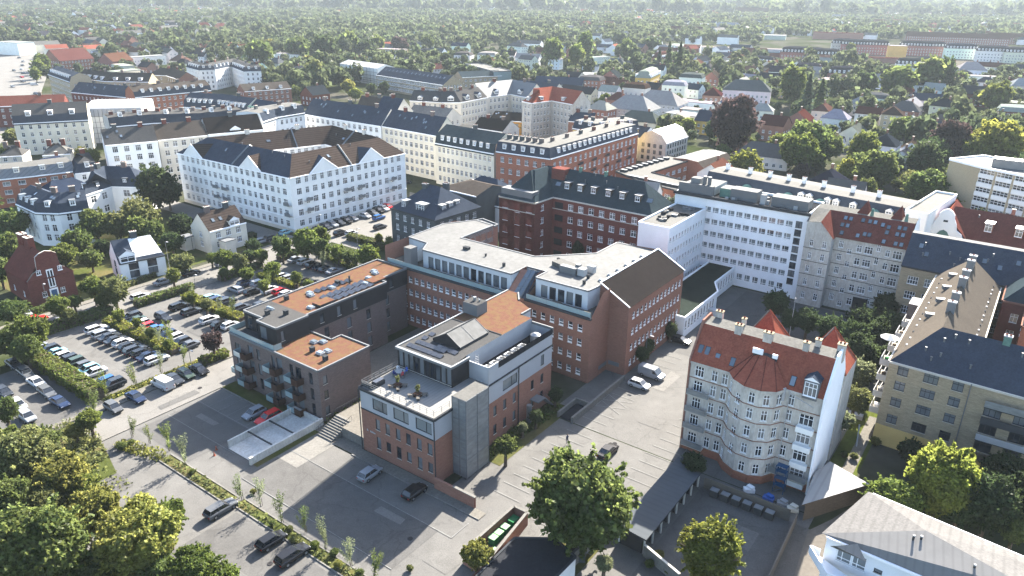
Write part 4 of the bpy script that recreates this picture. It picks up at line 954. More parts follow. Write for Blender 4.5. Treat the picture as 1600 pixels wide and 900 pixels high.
t.facade(pts[3], W(57, 119), 0, 16.9, (), 'plaster_grey'); t.facade(W(57, 119), W(36.4, 119), 0, 16.9, (), 'plaster_grey'); t.facade(W(36.4, 119), pts[0], 0, 16.9, (), 'plaster_grey')
FOOT.append(WP([(36, 103), (57, 103), (57, 119), (36, 119)]))
rf = t.roof
pface(rf, [(41, 105.0, 16.9), (57, 105.0, 16.9), (57, 110.3, 21.5), (38, 110.3, 21.5)], 'roof_red_dark')
pface(rf, [(36.3, 110.3, 21.5), (57, 110.3, 21.5), (57, 114, 21.7), (36.3, 114, 21.7)], 'tile_concrete')
pface(rf, [(36.3, 114, 21.7), (57, 114, 21.7), (57, 119.3, 16.9), (36.3, 119.3, 16.9)], 'roof_red_dark')
pface(rf, [(42.6, 102.8, 16.9), (42.6, 106, 16.9), (39.3, 110.3, 21.5), (39.3, 103.0, 20.3)], 'roof_red_dark')
pface(rf, [(36.2, 103.1, 19.8), (39.3, 103.0, 20.3), (39.3, 110.3, 21.5), (36.2, 110.3, 21.5)], 'tile_concrete')
pface(t.walls, [(36.4, 103.2, 16.9), (42.4, 103.2, 16.9), (39.3, 103.2, 20.2), (36.4, 103.2, 19.9)], 'plaster_stained')
fr7 = (lambda u, tt: ((*W(41+16*u, 105.0+tt*5.3), 16.9+4.6*tt), TH, 4.6/5.3), 16)
for u, tt in ((.13, .78), (.2, .78), (.12, .5), (.19, .5), (.15, .2), (.36, .8), (.45, .8), (.52, .8), (.36, .2), (.44, .3), (.5, .3), (.62, .75), (.7, .7), (.7, .5), (.83, .75), (.9, .75), (.83, .5), (.9, .5), (.7, .15), (.85, .15), (.92, .15)):
    skylight(t, fr7, u, tt, .8, 1.1)
for a, r in ((46, 1.2), (53, 1.2)):
    mb = MB(); pface(mb, [(a-r, 111, 21.5), (a+r, 111, 21.5), (a+.4, 113, 24.4)], 'roof_red_dark'); pface(mb, [(a-r, 111, 21.5), (a+.4, 113, 24.4), (a-r, 115, 21.5)], 'roof_red_dark'); pface(mb, [(a+r, 111, 21.5), (a+r, 115, 21.5), (a+.4, 113, 24.4)], 'roof_red_dark'); t.part('turret', mb)
    mb = MB(); mb.cyl((*W(a+2, 111), 21.5), .4, 1.6, 'copper', 8, .25); t.part('ventilator', mb)
mb = MB(); mb.abox(56.9, 57.3, 105, 119, 15, 17.4, 'brick_red'); pface(mb, [(57.2, 105, 17.4), (57.2, 119, 17.4), (57.2, 114, 22.2), (57.2, 110.3, 22.0)], 'plaster_white'); t.part('end_wall', mb)
mb = MB()
for z in (4.3, 7.5, 10.7, 13.8): mb.bar(W(36.4, 103.12), W(42.2, 103.12), .1, z, z+.08, 'dark_trim'); mb.bar(W(42.3, 105.32), W(57, 105.32), .1, z, z+.08, 'dark_trim')
mb.abox(48.5, 51.5, 105.1, 105.45, .1, 3.8, 'panel_black'); t.part('string_course', mb)
t.flush(); GREY2 = t
# ---- 8 tan brick L block on the right
t = Thing('apartment_block', 'tan brick apartment block with yellow ground floor, half pale and half blue-black roof', 'building', W(70, 56), near=True)
def o8(i, L):
    fl = (4.3, 7.4, 10.3, 12.9)
    if i == 1:
        o = [(2.1, z, 1.5, 1.55, 'darkcross') for z in fl]+[(6.0, z, 2.0, 1.55, 'darktri') for z in fl]+[(9.6, z, 1.5, 1.55, 'darkcross') for z in fl]
        o += [(14.6, z, 2.2, 2.1, 'darktri') for z in fl]+[(18.3, z, 2.1, 2.1, 'darktri') for z in fl]+[(22.3, z, 1.3, 1.5, 'darkcross') for z in fl]+[(26.5, z, 2.2, 1.6, 'darktri') for z in fl]
        return o+[(x, 1.2, 1.3, 1.6, 'plain') for x in (2.3, 6.5, 10, 15, 19, 24)]
    return ()
LB = WP([(64.2, 98.6), (64.2, 51.9), (96, 51.0)])
rp = chain(t, LB, 11, 14.9, GABLE(5.3), 'brick_tan', 'roof_eternit_light', ops=o8, ends='hg', bands=(), trim='stone_trim', hipk=.35)
# the south range carries slate
t.roof.f, t.roof.m = t.roof.f, ['roof_slate' if i in (3, 4) else m for i, m in enumerate(t.roof.m)]
for i, z in enumerate(()): pass
mb = MB(); mb.bar(W(64.2, 51.84), W(96, 50.94), .1, .1, 3.6, 'plaster_yellow'); t.part('plinth', mb)
for u in (.12, .2, .36, .47, .68, .8): p, rz, _ = rp[0][0](u, .5); chimney(t, p, rz, .9, 1.2, 1.4, 'zinc', 'white_metal')
for u, tt in ((.2, .3), (.38, .3), (.55, .3), (.7, .25)):
    mb = MB(); p, rz, _ = rp[0][0](u, tt); mb.box((p[0], p[1], p[2]-.2), 1.6, .9, .7, 'zinc_light', rz+pi/2+.35); t.part('roof_vent', mb)
for i in range(26):
    p, rz, sl = rp[0][0](.1+.033*i, .12 if i % 2 else .9)
    mb = MB(); mb.box((p[0], p[1], p[2]-.05), .5, .25, .18, 'white_metal' if i % 3 else 'dark_trim', rz); t.part('snow_guard', mb)
vents(t, rp[1], 12, .1, .42); p, rz, _ = rp[1][0](.32, .5); chimney(t, p, rz, 1, .8, 1, 'copper', 'white_metal')
for j, z in enumerate((4.0, 7.1, 10.0, 12.6)):
    for (a0, a1) in ((77.6, 84.4), (88.2, 94)):
        mb = MB(); mb.abox(a0, a1, 49.9, 51.4, z-.3, z-.14, 'dark_trim'); mb.abox(a0, a1, 49.85, 49.95, z-.14, z+.85, ('metal_mesh', 'wood', 'white_metal', 'dark_trim')[(j+int(a0)) % 4]); t.part('balcony', mb)
for b in (56, 62, 68, 74):
    for z in (4.2, 7.2, 10.2, 12.9):
        mb = MB(); mb.abox(62.6, 64.15, b-1.9, b+1.9, z-.15, z, 'stone_trim'); mb.abox(62.55, 62.65, b-1.9, b+1.9, z, z+.95, 'white_metal'); mb.abox(62.6, 64.15, b-1.95, b-1.88, z, z+.95, 'white_metal')
        mb.box((*W(63.3, b), z), .5, .5, .6, random.choice(['wood', 'fabric', 'plastic_green', 'white_metal'])); t.part('balcony', mb)
mb = MB(); mb.cyl((*W(75.4, 51.3), 0), .08, 14.8, 'zinc_light', 5); t.part('drainpipe', mb)
mb = MB(); mb.abox(62.2, 64.2, 80, 84, 0, 14.4, 'brick_grey', 'white_metal'); t.part('stair_tower', mb)
t.flush(); TAN = t
c = W(62.9, 57.5)
mb = MB(); mb.cyl((*c, 14.2), .03, 2.4, 'white_metal', 5)
for k in range(8):
    a, b = 2*pi*k/8, 2*pi*(k+1)/8; mb.face([(c[0], c[1], 16.9), (c[0]+1.5*cos(a), c[1]+1.5*sin(a), 16.3), (c[0]+1.5*cos(b), c[1]+1.5*sin(b), 16.3)], 'white_metal')
o = link('parasol', mb.mesh('parasol', (*c, 14)), None, (*c, 14.0)); tag(o, 'white parasol on the top balcony at the corner of the tan brick block', 'parasol')
# ---- 9 dark roofed range behind it, 10 red brick range
t, rp = building('apartment_block', 'long range with blue-black roof and white ridge strip behind the tan brick block', 'building', WP([(57.4, 99.6), (104, 99.2)]), 13, 15.2, [(0, 0), (.46, 5.6), (.58, 5.7), (1, 0)], 'brick_tan', 'roof_slate',
                 ops=lambda i, L: grid(L, (1.5, 4.9, 8.2, 11.5), 2.0, 1.7, 3.3, 'panes'), topm='felt_white', trim='dark_trim', near=True)
for u, tt in ((.08, .2), (.05, .3), (.3, .25), (.36, .2), (.42, .3)): skylight(t, rp[0], u, tt)
vents(t, rp[0], 10, .1, .4); t.flush()
t = Thing('apartment_block', 'dark red brick range with white windows at the right edge, behind the tan block', 'building', W(84, 94), near=True)
def o10(i, L): return grid(L, (1.5, 4.8, 8.1, 11.4), 1.2, 1.7, 2.6, 'cross')
chain(t, WP([(76.2, 99.1), (76.2, 90), (100, 90)]), -0.01 if False else 8, 15.4, GABLE(4), 'brick_brown', 'roof_slate_green', ops=o10, trim='brick_red'); t.flush()
t = Thing('apartment_block', 'red brick stair wing with pale windows between the tan block and the dark range', 'building', W(82, 84), near=True)
chain(t, WP([(80.0, 89.8), (80.0, 82), (100, 82)]), 7.5, 14.2, GABLE(4), 'brick_orange', 'roof_slate_green', ops=o10, trim='brick_red'); t.flush()
# ---- mansard row behind the slab, yellow brick high rise, ornate gabled hall
t, rp = building('apartment_block', 'long cream row with blue-black mansard and copper domes behind the white slab', 'building', WP([(-4, 142.6), (51.5, 134.6)]), 14, 13.6, MANS(4.4, .14, .3), 'plaster_cream', 'felt_light', roof_low='roof_slate',
                 ops=lambda i, L: grid(L, (1.5, 4.8, 8.0, 10.9), 1.6, 1.6, 4.2, 'tri'), trim='stone_trim', ends='gg')
dormers(t, rp[0], 0, .04, us=[.52, .56, .65, .69, .77, .93], w=1.7, h=2.0, dp=1.9, cheek='plaster_cream', cap='white_metal', style='cross', gable=True)
for u in (.06, .19, .3, .4, .48, .58, .72, .84): p, rz, _ = rp[0][0](u, .5); chimney(t, p, rz, 1.0, .8, 1.6, 'plaster_white', 'white_metal', .4)
for u in (.24, .46, .62, .87):
    p = rp[0][0](u, .02)[0]; mb = MB(); mb.cyl((p[0], p[1], 12), 1.6, 3.2, 'plaster_cream', 12)
    for k in range(4): z0 = 15.2+1.5*sin(k*pi/8); z1 = 15.2+1.5*sin((k+1)*pi/8); mb.cyl((p[0], p[1], z0), 1.6*cos(k*pi/8), z1-z0, 'copper', 12, 1.6*cos((k+1)*pi/8)+.01)
    t.part('dome', mb)
chain(t, WP([(51.5, 134.6), (56.5, 134)]), 26, 17.8, FLAT, 'plaster_white', 'felt_light', trim='plaster_white'); t.flush()
t = Thing('tower_block', 'yellow brick high rise with white balcony bands and flat pale roof at the right edge', 'building', W(62, 205))
YB = [(51.6, 208.6), (60.6, 201.7), (84, 190.5), (90, 203), (60, 222)]
P = WP(YB); FOOT.append(P)
for i in range(5):
    A, B = P[i], P[(i+1) % 5]; L = hypot(B[0]-A[0], B[1]-A[1])
    o = [(2.65+k*5.3, z, 4.5, 1.5, 'panes') for z in (2.1, 5.0, 7.9, 10.8, 13.7, 16.4) for k in range(int(L/5.3))] if i == 1 else ()
    t.facade(A, B, 0, 18.2, o, 'brick_yellow')
t.roof.face([(x, y, 18.2) for x, y in P], 'felt_white')
for i in range(5): t.trim.bar(P[i], P[(i+1) % 5], .5, 17.9, 18.6, 'white_trim')
mb = MB(); d = ((P[2][0]-P[1][0]), (P[2][1]-P[1][1])); L = hypot(*d)
for k in range(4):
    a0 = .3+k*5.3; a1 = a0+4.7
    for z in (.9, 3.8, 6.7, 9.6, 12.5, 15.3): q0, q1 = lerp(P[1], P[2], a0/L), lerp(P[1], P[2], a1/L); n = (d[1]/L*.1, -d[0]/L*.1); mb.bar((q0[0]+n[0]*.6, q0[1]+n[1]*.6), (q1[0]+n[0]*.6, q1[1]+n[1]*.6), .1, z-.1, z+1.2, 'plaster_white')
t.part('balcony_front', mb)
mb = MB(); mb.box((*W(68, 207), 18.2), 9, 4.5, 2.6, 'zinc', TH); t.part('plant_room', mb); t.flush()
t, rp = building('hall', 'red roofed hall with ornate white curved gable facing the yard', 'hall', WP([(60, 142), (100, 139)]), 18, 10.5, GABLE(6.5), 'brick_orange', 'roof_red_dark', trim='white_trim')
dormers(t, rp[0], 0, .2, us=[.22, .38, .55, .72], w=1.8, h=2.2, dp=3, cheek='brick_orange', cap='zinc', style='cross'); vents(t, rp[0], 3)
mb = MB()
prof = [(0, 9.5), (.2, 10.6), (1.6, 11.0), (2.2, 12.4), (3.4, 13.2), (3.8, 14.8), (4.4, 16.0), (4.5, 17.0), (5.2, 17.9), (6.2, 18.4)]
full = prof+[(12.4-x, z) for x, z in prof[::-1][1:]]
base = (53.8, 141.2)
fl = [(0, 0)]+full+[(12.4, 0)]
def gp(x, z, y=0): p = W(base[0]+x, base[1]+y+.0); return (p[0], p[1], z)
mb.face([gp(x, z) for x, z in fl[::-1]], 'plaster_white'); mb.face([gp(x, z, .5) for x, z in fl], 'plaster_white')
for (x0, z0), (x1, z1) in zip(fl[:-1], fl[1:]): mb.face([gp(x0, z0), gp(x1, z1), gp(x1, z1, .5), gp(x0, z0, .5)], 'white_trim')
mb.face([gp(4.2, 9.0, -.06), gp(8.2, 9.0, -.06), gp(7.9, 11.2, -.06), gp(7.0, 12.6, -.06), gp(6.2, 13.0, -.06), gp(5.4, 12.6, -.06), gp(4.5, 11.2, -.06)], 'copper')
mb.face([gp(5.7, 15.0, -.06), gp(6.7, 15.0, -.06), gp(6.7, 15.5, -.06), gp(5.7, 15.5, -.06)], 'dark_trim')
t.part('gable', mb)
mb = MB(); pface(mb, [(53.8, 141.7, 10.2), (60, 141.7, 16.8), (60, 160, 16.8), (53.8, 160, 10.2)], 'roof_red'); pface(mb, [(66.2, 141.7, 10.2), (60, 141.7, 16.8), (60, 160, 16.8), (66.2, 160, 10.2)][::-1], 'roof_red_dark'); pface(mb, [(53.8, 141.7, 0), (53.8, 141.7, 10.2), (53.8, 160, 10.2), (53.8, 160, 0)], 'brick_orange'); t.part('cross_roof', mb)
FOOT.append(WP([(53, 141), (67, 141), (67, 162), (53, 162)])); t.flush()
# ---- garages, shed roof, fences, walled bin yard
mb = MB(); mb.prism(WP([(42.3, 6), (42.2, 25), (46.6, 23.8), (46.6, 5.6)]), 2.6, 2.85, 'dark_trim', 'felt_blue', True)
mb.prism(WP([(42.4, 6.2), (42.4, 24.8), (42.6, 24.8), (42.6, 6.2)]), 0, 2.6, 'plaster_white')
g = link('garage_row', None, None, (*W(44.5, 14), 0)); tag(g, 'long low row of open garages with grey felt roof, half in shadow', 'garage')
link('roof', mb.mesh('roof', (*W(44.5, 14), 0)), g)
for k in range(8):
    mb = MB(); b = 6.0+k*2.5; mb.abox(46.1, 46.3, b, b+.18, 0, 2.58, 'plaster_grey'); mb.abox(42.7, 45.9, b+.05, b+.15, 0, 2.58, 'panel_dark'); link('partition', mb.mesh('partition', (*W(44.5, 14), 0)), g)
FOOT.append(WP([(42, 5), (47, 5), (47, 25), (42, 25)]))
mb = MB(); mb.prism(WP([(60.6, 24.4), (67.0, 34.9), (61.0, 37.2), (59.9, 33)]), 2.9, 3.1, 'wood', 'roof_metal_white', True); mb.prism(WP([(60.9, 25.2), (66.5, 34.6), (61.2, 36.8), (60.2, 33)]), 0, 2.9, 'wood')
o = link('shed', mb.mesh('shed', (*W(62, 31), 0)), None, (*W(62, 31), 0)); tag(o, 'wooden shed with bright white corrugated roof beside the blank white end wall', 'shed')
FOOT.append(WP([(60, 24), (67, 34), (61, 38), (59, 33)]))
def wall(pts, w, h, m, label, name='boundary_wall', cat='wall', cap=None, z=0):
    b = (*pts[0], 0); mb = MB()
    for p, q in zip(pts[:-1], pts[1:]):
        mb.bar(p, q, w, z, h, m)
        if cap: mb.bar(p, q, w+.1, h+.003, h+.09, cap)
    o = link(name, mb.mesh(name, b), None, b); return tag(o, label, cat)
wall(WP([(28.6, -9.2), (28.6, 1.6), (30.8, 1.6), (32.2, -9.2)]), .3, 2.1, 'brick_red', 'red brick wall with pale coping round the yard of green bins', cap='concrete')
wall(WP([(28.6, -9.2), (32.2, -9.4), (32.3, -9.4)]), .3, 1.2, 'brick_red', 'short brick wall closing the near end of the bin yard', cap='concrete')
wall([X(1005, 868), X(1060, 915)], .22, 1.8, 'concrete', 'pale rendered wall running from the garages to the bottom edge of the picture', cap='stone_trim')
wall([X(942, 838), X(868, 915)], .25, 2.4, 'concrete', 'plain concrete wall between the playhouse garden and the flat dark roof', cap='concrete')
wall([X(942, 838), X(985, 830)], .2, 2.0, 'concrete', 'short pale wall at the back of the playhouse garden')
wall(WP([(47, 23.9), (59.4, 24.0)]), .14, 1.9, 'wood_grey', 'weathered wooden fence below the grey flats with the red roof', 'fence', 'fence')
wall(WP([(60.3, 24.0), (61, 10)]), .14, 1.9, 'wood_grey', 'wooden fence from the white roofed shed down to the corner of the villa', 'fence', 'fence')
t = Thing('garage_building', 'single storey brick building with flat black roof under the big tree', 'building', W(38, -6))
flatpoly(t, [(33.5, -14), (40.8, -14), (41.2, -2.8), (37.4, -1.6), (33.2, -4.6)], 0, 3.3, 'plaster_white', 'felt_dark', trim='dark_trim', par=.1)
t.facade(W(32.9, -13.9), W(32.9, -5), 0, 3.2, (), 'brick_red', force=True); t.flush()
for i, (a, b, w, m) in enumerate(((29.4, -1.5, 1.0, 0), (29.4, -2.9, 1.0, 0), (29.4, -4.1, 1.0, 0), (29.4, .4, 1.4, 1), (31.2, -6.0, 1.0, 0), (31.0, -7.2, 1.0, 0))):
    c = W(a, b); g = link('waste_bin', None, None, (*c, 0)); tag(g, None, 'waste bin', 'waste bins in the walled brick yard')
    g['label'] = ['pale lidded green waste bin, topmost of the three along the yard wall', 'pale lidded green waste bin, middle of the three along the yard wall', 'pale lidded green waste bin, lowest of the three along the yard wall',
                  'dark green waste container in the far corner of the bin yard', 'green waste bin by the black roof, upper of the two standing in sun', 'green waste bin by the black roof, lower of the two standing in sun'][i]
    mb = MB(); mb.box((0, 0, .1), 1.0, w, 1.0, 'plastic_green', TH); link('body', mb.mesh('body'), g)
    mb = MB(); mb.box((0, 0, 1.1), 1.06, w+.06, .1, 'plastic_green' if m else 'plastic_lid', TH); link('lid', mb.mesh('lid'), g)
# playhouse
c = X(898, 868); g = Thing('playhouse', 'little playhouse with tan pitched roof and white framed window by the concrete wall', 'playhouse', c)
rp = chain(g, [(c[0]-1.2, c[1]-1.2), (c[0]+1.2, c[1]-1.4)], 2.6, 1.5, GABLE(1.0), 'plaster_dark', 'roof_eternit_light', ops=lambda i, L: [(1.2, .5, .6, .6, 'cross')], trim=None); g.flush()
# ---- bottom right white villa
t = Thing('villa', 'large white villa with grey hipped roof and balcony in the bottom right corner', 'house', X(1480, 860, 4), near=True)
H8 = 8.0
E = [X(1284, 833, H8), X(1340, 862, H8), X(1410, 900, H8), X(1700, 1010, H8), X(1700, 912, H8), X(1357, 768, H8)]
Rr = [X(1447, 829, H8+2.4), X(1620, 925, H8+2.4)]
ee = lambda p, z=H8: (*p, z)
rf = t.roof
rf.face([ee(E[5]), ee(E[0]), ee(Rr[0], H8+2.4)], 'roof_villa_grey'); rf.face([ee(E[0]), ee(E[3]), ee(Rr[1], H8+2.4), ee(Rr[0], H8+2.4)], 'roof_villa_shaded'); rf.face([ee(E[4]), ee(E[5]), ee(Rr[0], H8+2.4), ee(Rr[1], H8+2.4)], 'roof_villa_grey')  # one roof: the shaded front slope gets its own grey, light put into colour
def inset(p, c, f): return (p[0]+(c[0]-p[0])*f, p[1]+(c[1]-p[1])*f)
cc = X(1480, 870, H8)
Q = [inset(E[k], cc, .05) for k in (0, 3, 4, 5)]
L0 = hypot(Q[1][0]-Q[0][0], Q[1][1]-Q[0][1])
t.facade(Q[0], Q[1], 0, H8-.05, [(2.2, 5.0, 1.6, 1.9, 'office'), (3.9, 5.0, 1.5, 1.9, 'office'), (6.0, 5.6, .9, .6, 'plain'), (2.2, 1.2, 1.6, 1.9, 'plain')], 'plaster_hosp'); t.facade(Q[1], Q[2], 0, H8-.05, (), 'plaster_hosp'); t.facade(Q[2], Q[3], 0, H8-.05, (), 'plaster_hosp'); t.facade(Q[3], Q[0], 0, H8-.05, (), 'plaster_hosp')
for k in range(4): t.trim.bar(Q[k], Q[(k+1) % 4], 1.0, H8-.25, H8-.03, 'white_trim')
p0, p1, p2, pk = X(1297, 852, 8.05), X(1386, 898, 8.05), X(1345, 845, 9.2), X(1336, 852, 9.3)
mb = MB(); a = X(1296, 853, 7.9); b = X(1354, 878, 7.9); c2 = X(1352, 856, 9.0); d2 = X(1330, 857, 9.0)
mb.face([ee(a, 7.9), ee(b, 7.9), ee(X(1340, 850, 9.1), 9.1), ee(X(1305, 853, 9.1), 9.1)], 'roof_villa_shaded')
t.part('balcony_roof', mb)
bl = [inset(E[0], cc, .02), X(1264, 862, 4.6), X(1290, 905, 4.6), X(1380, 940, 4.6)]
mb = MB(); mb.prism([bl[0], bl[1], bl[2], bl[3]][::-1], 4.3, 4.6, 'plaster_hosp', None, True)
for p, q in ((bl[0], bl[1]), (bl[1], bl[2]), (bl[2], bl[3])): mb.bar(p, q, .16, 4.6, 5.6, 'plaster_hosp')
t.part('balcony', mb)
for px, py in ((1427, 842), (1439, 843), (1522, 888)): mb = MB(); mb.cyl((*X(px, py, 9.9), 9.3), .14, 1.0, 'dark_trim', 6); mb.cyl((*X(px, py, 9.9), 10.3), .16, .15, 'white_metal', 6); t.part('vent_pipe', mb)
FOOT.append([E[0], E[2], E[3], E[4], E[5]]); t.flush()
sheet('terrace_paving', [[X(1262, 830), X(1300, 812), X(1365, 770), X(1385, 800), X(1300, 920), X(1235, 920)]], .1, 'wood_grey')
# ================================================================== MID DISTANCE
def fl(n, z0=1.6, dz=3.25): return [z0+dz*i for i in range(n)]
PXL = lambda l, h: [X(px, py, h) for px, py in l]
# ---- white courtyard block
t = Thing('apartment_block', 'large white five storey courtyard block with black and brown striped roofs', 'building', W(-125, 90), near=True)
def oc(i, L):
    if i in (0, 1):
        nn = 19 if i == 0 else 15
        return mix(nn, L, fl(5, 1.5, 3.2), [(1.7, 1.9, 'tri', 0), (1.2, 1.9, 'cross', 0), (1.7, 1.9, 'tri', 0), (1.3, 1.9, 'cross', 0)], 1.5)
    return ()
rp = chain(t, WP([(-155, 64.5), (-98.2, 65.3), (-96.4, 111), (-137, 119)]), 12.5, 16.6, GABLE(5.2), 'plaster_white', 'roof_slate', ops=oc, closed=True, trim='white_trim',
           inner_ops=lambda i, L: mix(max(3, int(L/2.6)), L, fl(5, 1.5, 3.2), [(1.5, 1.7, 'tri', 0), (1.1, 1.7, 'cross', 0)], 1) if i in (2, 3) else ())
# ranges facing east carry brown tile
mm = t.roof.m; t.roof.m = ['roof_brown_tile' if k in (2, 3, 5, 7) else m for k, m in enumerate(mm)]
for seg, us in ((0, (.16, .68)), (1, (.27, .68))):
    f, L = rp[seg]
    for u in us:
        mb = MB(); (A, rz, _), (B, _, _) = f(u-5.2/L, 0), f(u+5.2/L, 0); (C, _, _) = f(u, .42)
        m = lerp(A, B, .5); d = Vector((m[0]-C[0], m[1]-C[1])).normalized()*.12
        A = (A[0]+d.x, A[1]+d.y, A[2]); B = (B[0]+d.x, B[1]+d.y, B[2]); T_ = (m[0]+d.x, m[1]+d.y, 16.6+4.0); C = (C[0], C[1], 16.6+4.0)
        mb.face([A, B, T_], 'plaster_white'); mb.face([B, C, T_], 'roof_brown_tile'); mb.face([A, T_, C], 'roof_slate')
        mb.tube(A, T_, .14, 'white_trim', 4); mb.tube(B, T_, .14, 'white_trim', 4); t.part('gable', mb)
for seg, u in ((0, .52), (1, .5), (2, .5), (3, .35)):
    f, L = rp[seg]; mb = MB(); a, b = f(u, 0)[0], f(u, .5)[0]; c = f(u, 1)[0]
    mb.tube((a[0], a[1], a[2]+.15), (b[0], b[1], b[2]+.15), .3, 'zinc', 4); mb.tube((b[0], b[1], b[2]+.15), (c[0], c[1], c[2]+.15), .3, 'zinc', 4); t.part('fire_wall', mb)
for seg in range(4): vents(t, rp[seg], 4, .2, .8); skylight(t, rp[seg], .35, .3); skylight(t, rp[seg], .6, .75, 1.4, 1)
for seg in (2, 3):
    for u in (.3, .7): p, rz, _ = rp[seg][0](u, .5); chimney(t, p, rz, 1.4, .7, 1.2)
for seg, us, zs in ((0, (.36, .445), (5.9, 9.1)), (1, (.12, .44, .56, .86), (6.6, 9.8)), (0, (.975,), (5.9, 9.1))):
    f, L = rp[seg]
    for u in us:
        for z in zs:
            p, rz, _ = f(u, 0); mb = MB(); mb.box((p[0]+sin(rz)*.6, p[1]-cos(rz)*.6, z-1), 2.4, 1.2, .14, 'stone_trim', rz); mb.box((p[0]+sin(rz)*1.15, p[1]-cos(rz)*1.15, z-.86), 2.4, .1, .95, 'zinc', rz)
            t.part('balcony', mb)
mb = MB()
for A, B in ((W(-155, 64.42), W(-98.2, 65.22)), (W(-98.1, 65.3), W(-96.3, 111))): mb.bar(A, B, .12, 4.4, 4.6, 'white_trim'); mb.bar(A, B, .08, 0, 1.0, 'plaster_beige')
t.part('string_course', mb); t.flush(); COURT = t
CH = []
def blk(label, px, h, depth, prof, wall, roof, nf=4, pitch=2.8, w=1.2, wh=1.6, style='cross', near=False, dn=0, dt=.06, dkw=None, chims=2, sk=0, cat='building', name='apartment_block', z1=1.5, dz=None, **kw):
    pts = PXL(px, h) if not kw.pop('xy', False) else px
    dz = dz or (h-1.2)/nf
    ins = kw.pop('inner', False); w *= 1.12; wh *= 1.1; g = lambda i, L: grid(L, [z1+dz*k for k in range(nf)], w, wh, pitch, style)
    ewin = kw.pop('endwin', True)
    t, rp = building(name, label, cat, pts, depth, h, prof, wall, roof, near=near, ops=g, inner_ops=g if ins else None, endops=(lambda i, L, f: grid(L, [z1+dz*k for k in range(nf)], w, wh, pitch*1.3, style)) if ewin else None, **kw)
    for s in rp:
        f, L = s
        if dn: dormers(t, s, max(1, int(L/dn)), dt, **(dkw or {}))
        for k in range(chims):
            p, rz, _ = f((k+.5)/chims, .5); chimney(t, p, rz, 1.5, .8, 1.3, random.choice(['brick_grey', 'brick_brown', 'plaster_dark']))
        for k in range(sk): skylight(t, s, random.uniform(.08, .92), random.uniform(.15, .4), .9, 1.2)
    t.flush(); return t, rp
DK = dict(w=1.4, h=1.6, dp=1.6, cheek='white_trim', cap='zinc', style='tri')
# row left of the courtyard block
blk('white five storey house with grey roof, left end of the row behind the courtyard block', [(164, 227), (246, 220)], 16.8, 11.5, GABLE(4.6), 'plaster_white', 'felt_grey', 5, 3.4, 1.5, 1.8, 'tri', True, chims=2, sk=3, endwin=False, trim='white_trim')
blk('weathered grey house with stained brown roof, second in the row behind the courtyard block', [(247, 219), (324, 211)], 16.6, 11.5, GABLE(4.8), 'plaster_beige', 'roof_eternit', 5, 3.2, 1.4, 1.7, chims=2, endwin=False)
blk('white house with dark brown roof and two white gables behind the courtyard block', [(325, 210), (411, 202)], 16.8, 11.5, GABLE(5.2), 'plaster_white', 'roof_brown', 5, 2.8, 1.3, 1.7, chims=1, dn=14, dt=.05, dkw=dict(w=4, h=.4, dp=4, cheek='plaster_white', cap='roof_brown', style='cross', gable=True), endwin=False)
blk('tall white corner house with grey mansard roof behind the courtyard block', [(411, 190), (433, 183), (476, 176)], 19, 12, MANS(3.2), 'plaster_white', 'felt_light', 5, 2.6, 1.1, 1.6, roof_low='roof_slate', dn=6, dkw=DK, chims=1)
# steel row running right
blk('pale blue-white house with steel blue roof and three box dormers', [(474, 178), (595, 197)], 17, 12, GABLE(6), 'plaster_white', 'roof_slate', 5, 3.2, 1.5, 1.7, 'tri', dn=0, chims=3, sk=8, endwin=False)
blk('cream house with slate roof and skylights in the middle of the long row', [(597, 197), (681, 212)], 17, 12, GABLE(6), 'plaster_cream', 'roof_slate', 5, 2.8, 1.4, 1.7, 'tri', True, chims=2, sk=8, endwin=False)
blk('cream house with dark green mansard and white dormers ending the long row', [(680, 223), (772, 240)], 15.2, 12.5, [(0, 0), (.07, 3), (.5, 6), (1, 0)], 'plaster_cream', 'roof_slate_green', 4, 2.3, 1.05, 1.7, 'cross', True, dn=3.4, dt=.03, dkw=DK, chims=1, endwin=False)
t, rp = blk('big red brick corner block with pale flat top and dark mansard', [(775, 236), (860, 248), (997, 208)], 16.4, 13, MANS(3.2, .1, .2), 'brick_orange', 'felt_light', 4, 3.2, 1.3, 1.7, 'tri', True, roof_low='roof_slate', dn=3.6, dt=.03, dkw=DK, chims=6, endwin=False)
for u in (.3, .45, .6, .75, .88):
    for z in (5, 8.8, 12.5):
        p, rz, _ = rp[1][0](u, 0); mb = MB(); mb.box((p[0]+sin(rz)*.5, p[1]-cos(rz)*.5, z-1), 2.2, 1.0, .12, 'dark_trim', rz); mb.box((p[0]+sin(rz)*1, p[1]-cos(rz)*1, z-.88), 2.2, .08, .9, 'dark_trim', rz); t.part('balcony', mb)
blk('yellow rendered wing with pale flat top behind the red brick corner block', [(895, 200), (930, 206), (998, 200)], 15, 12, MANS(3, .1, .2), 'plaster_yellow', 'felt_light', 4, 3, 1.2, 1.5, roof_low='roof_slate', dn=5, dkw=DK)
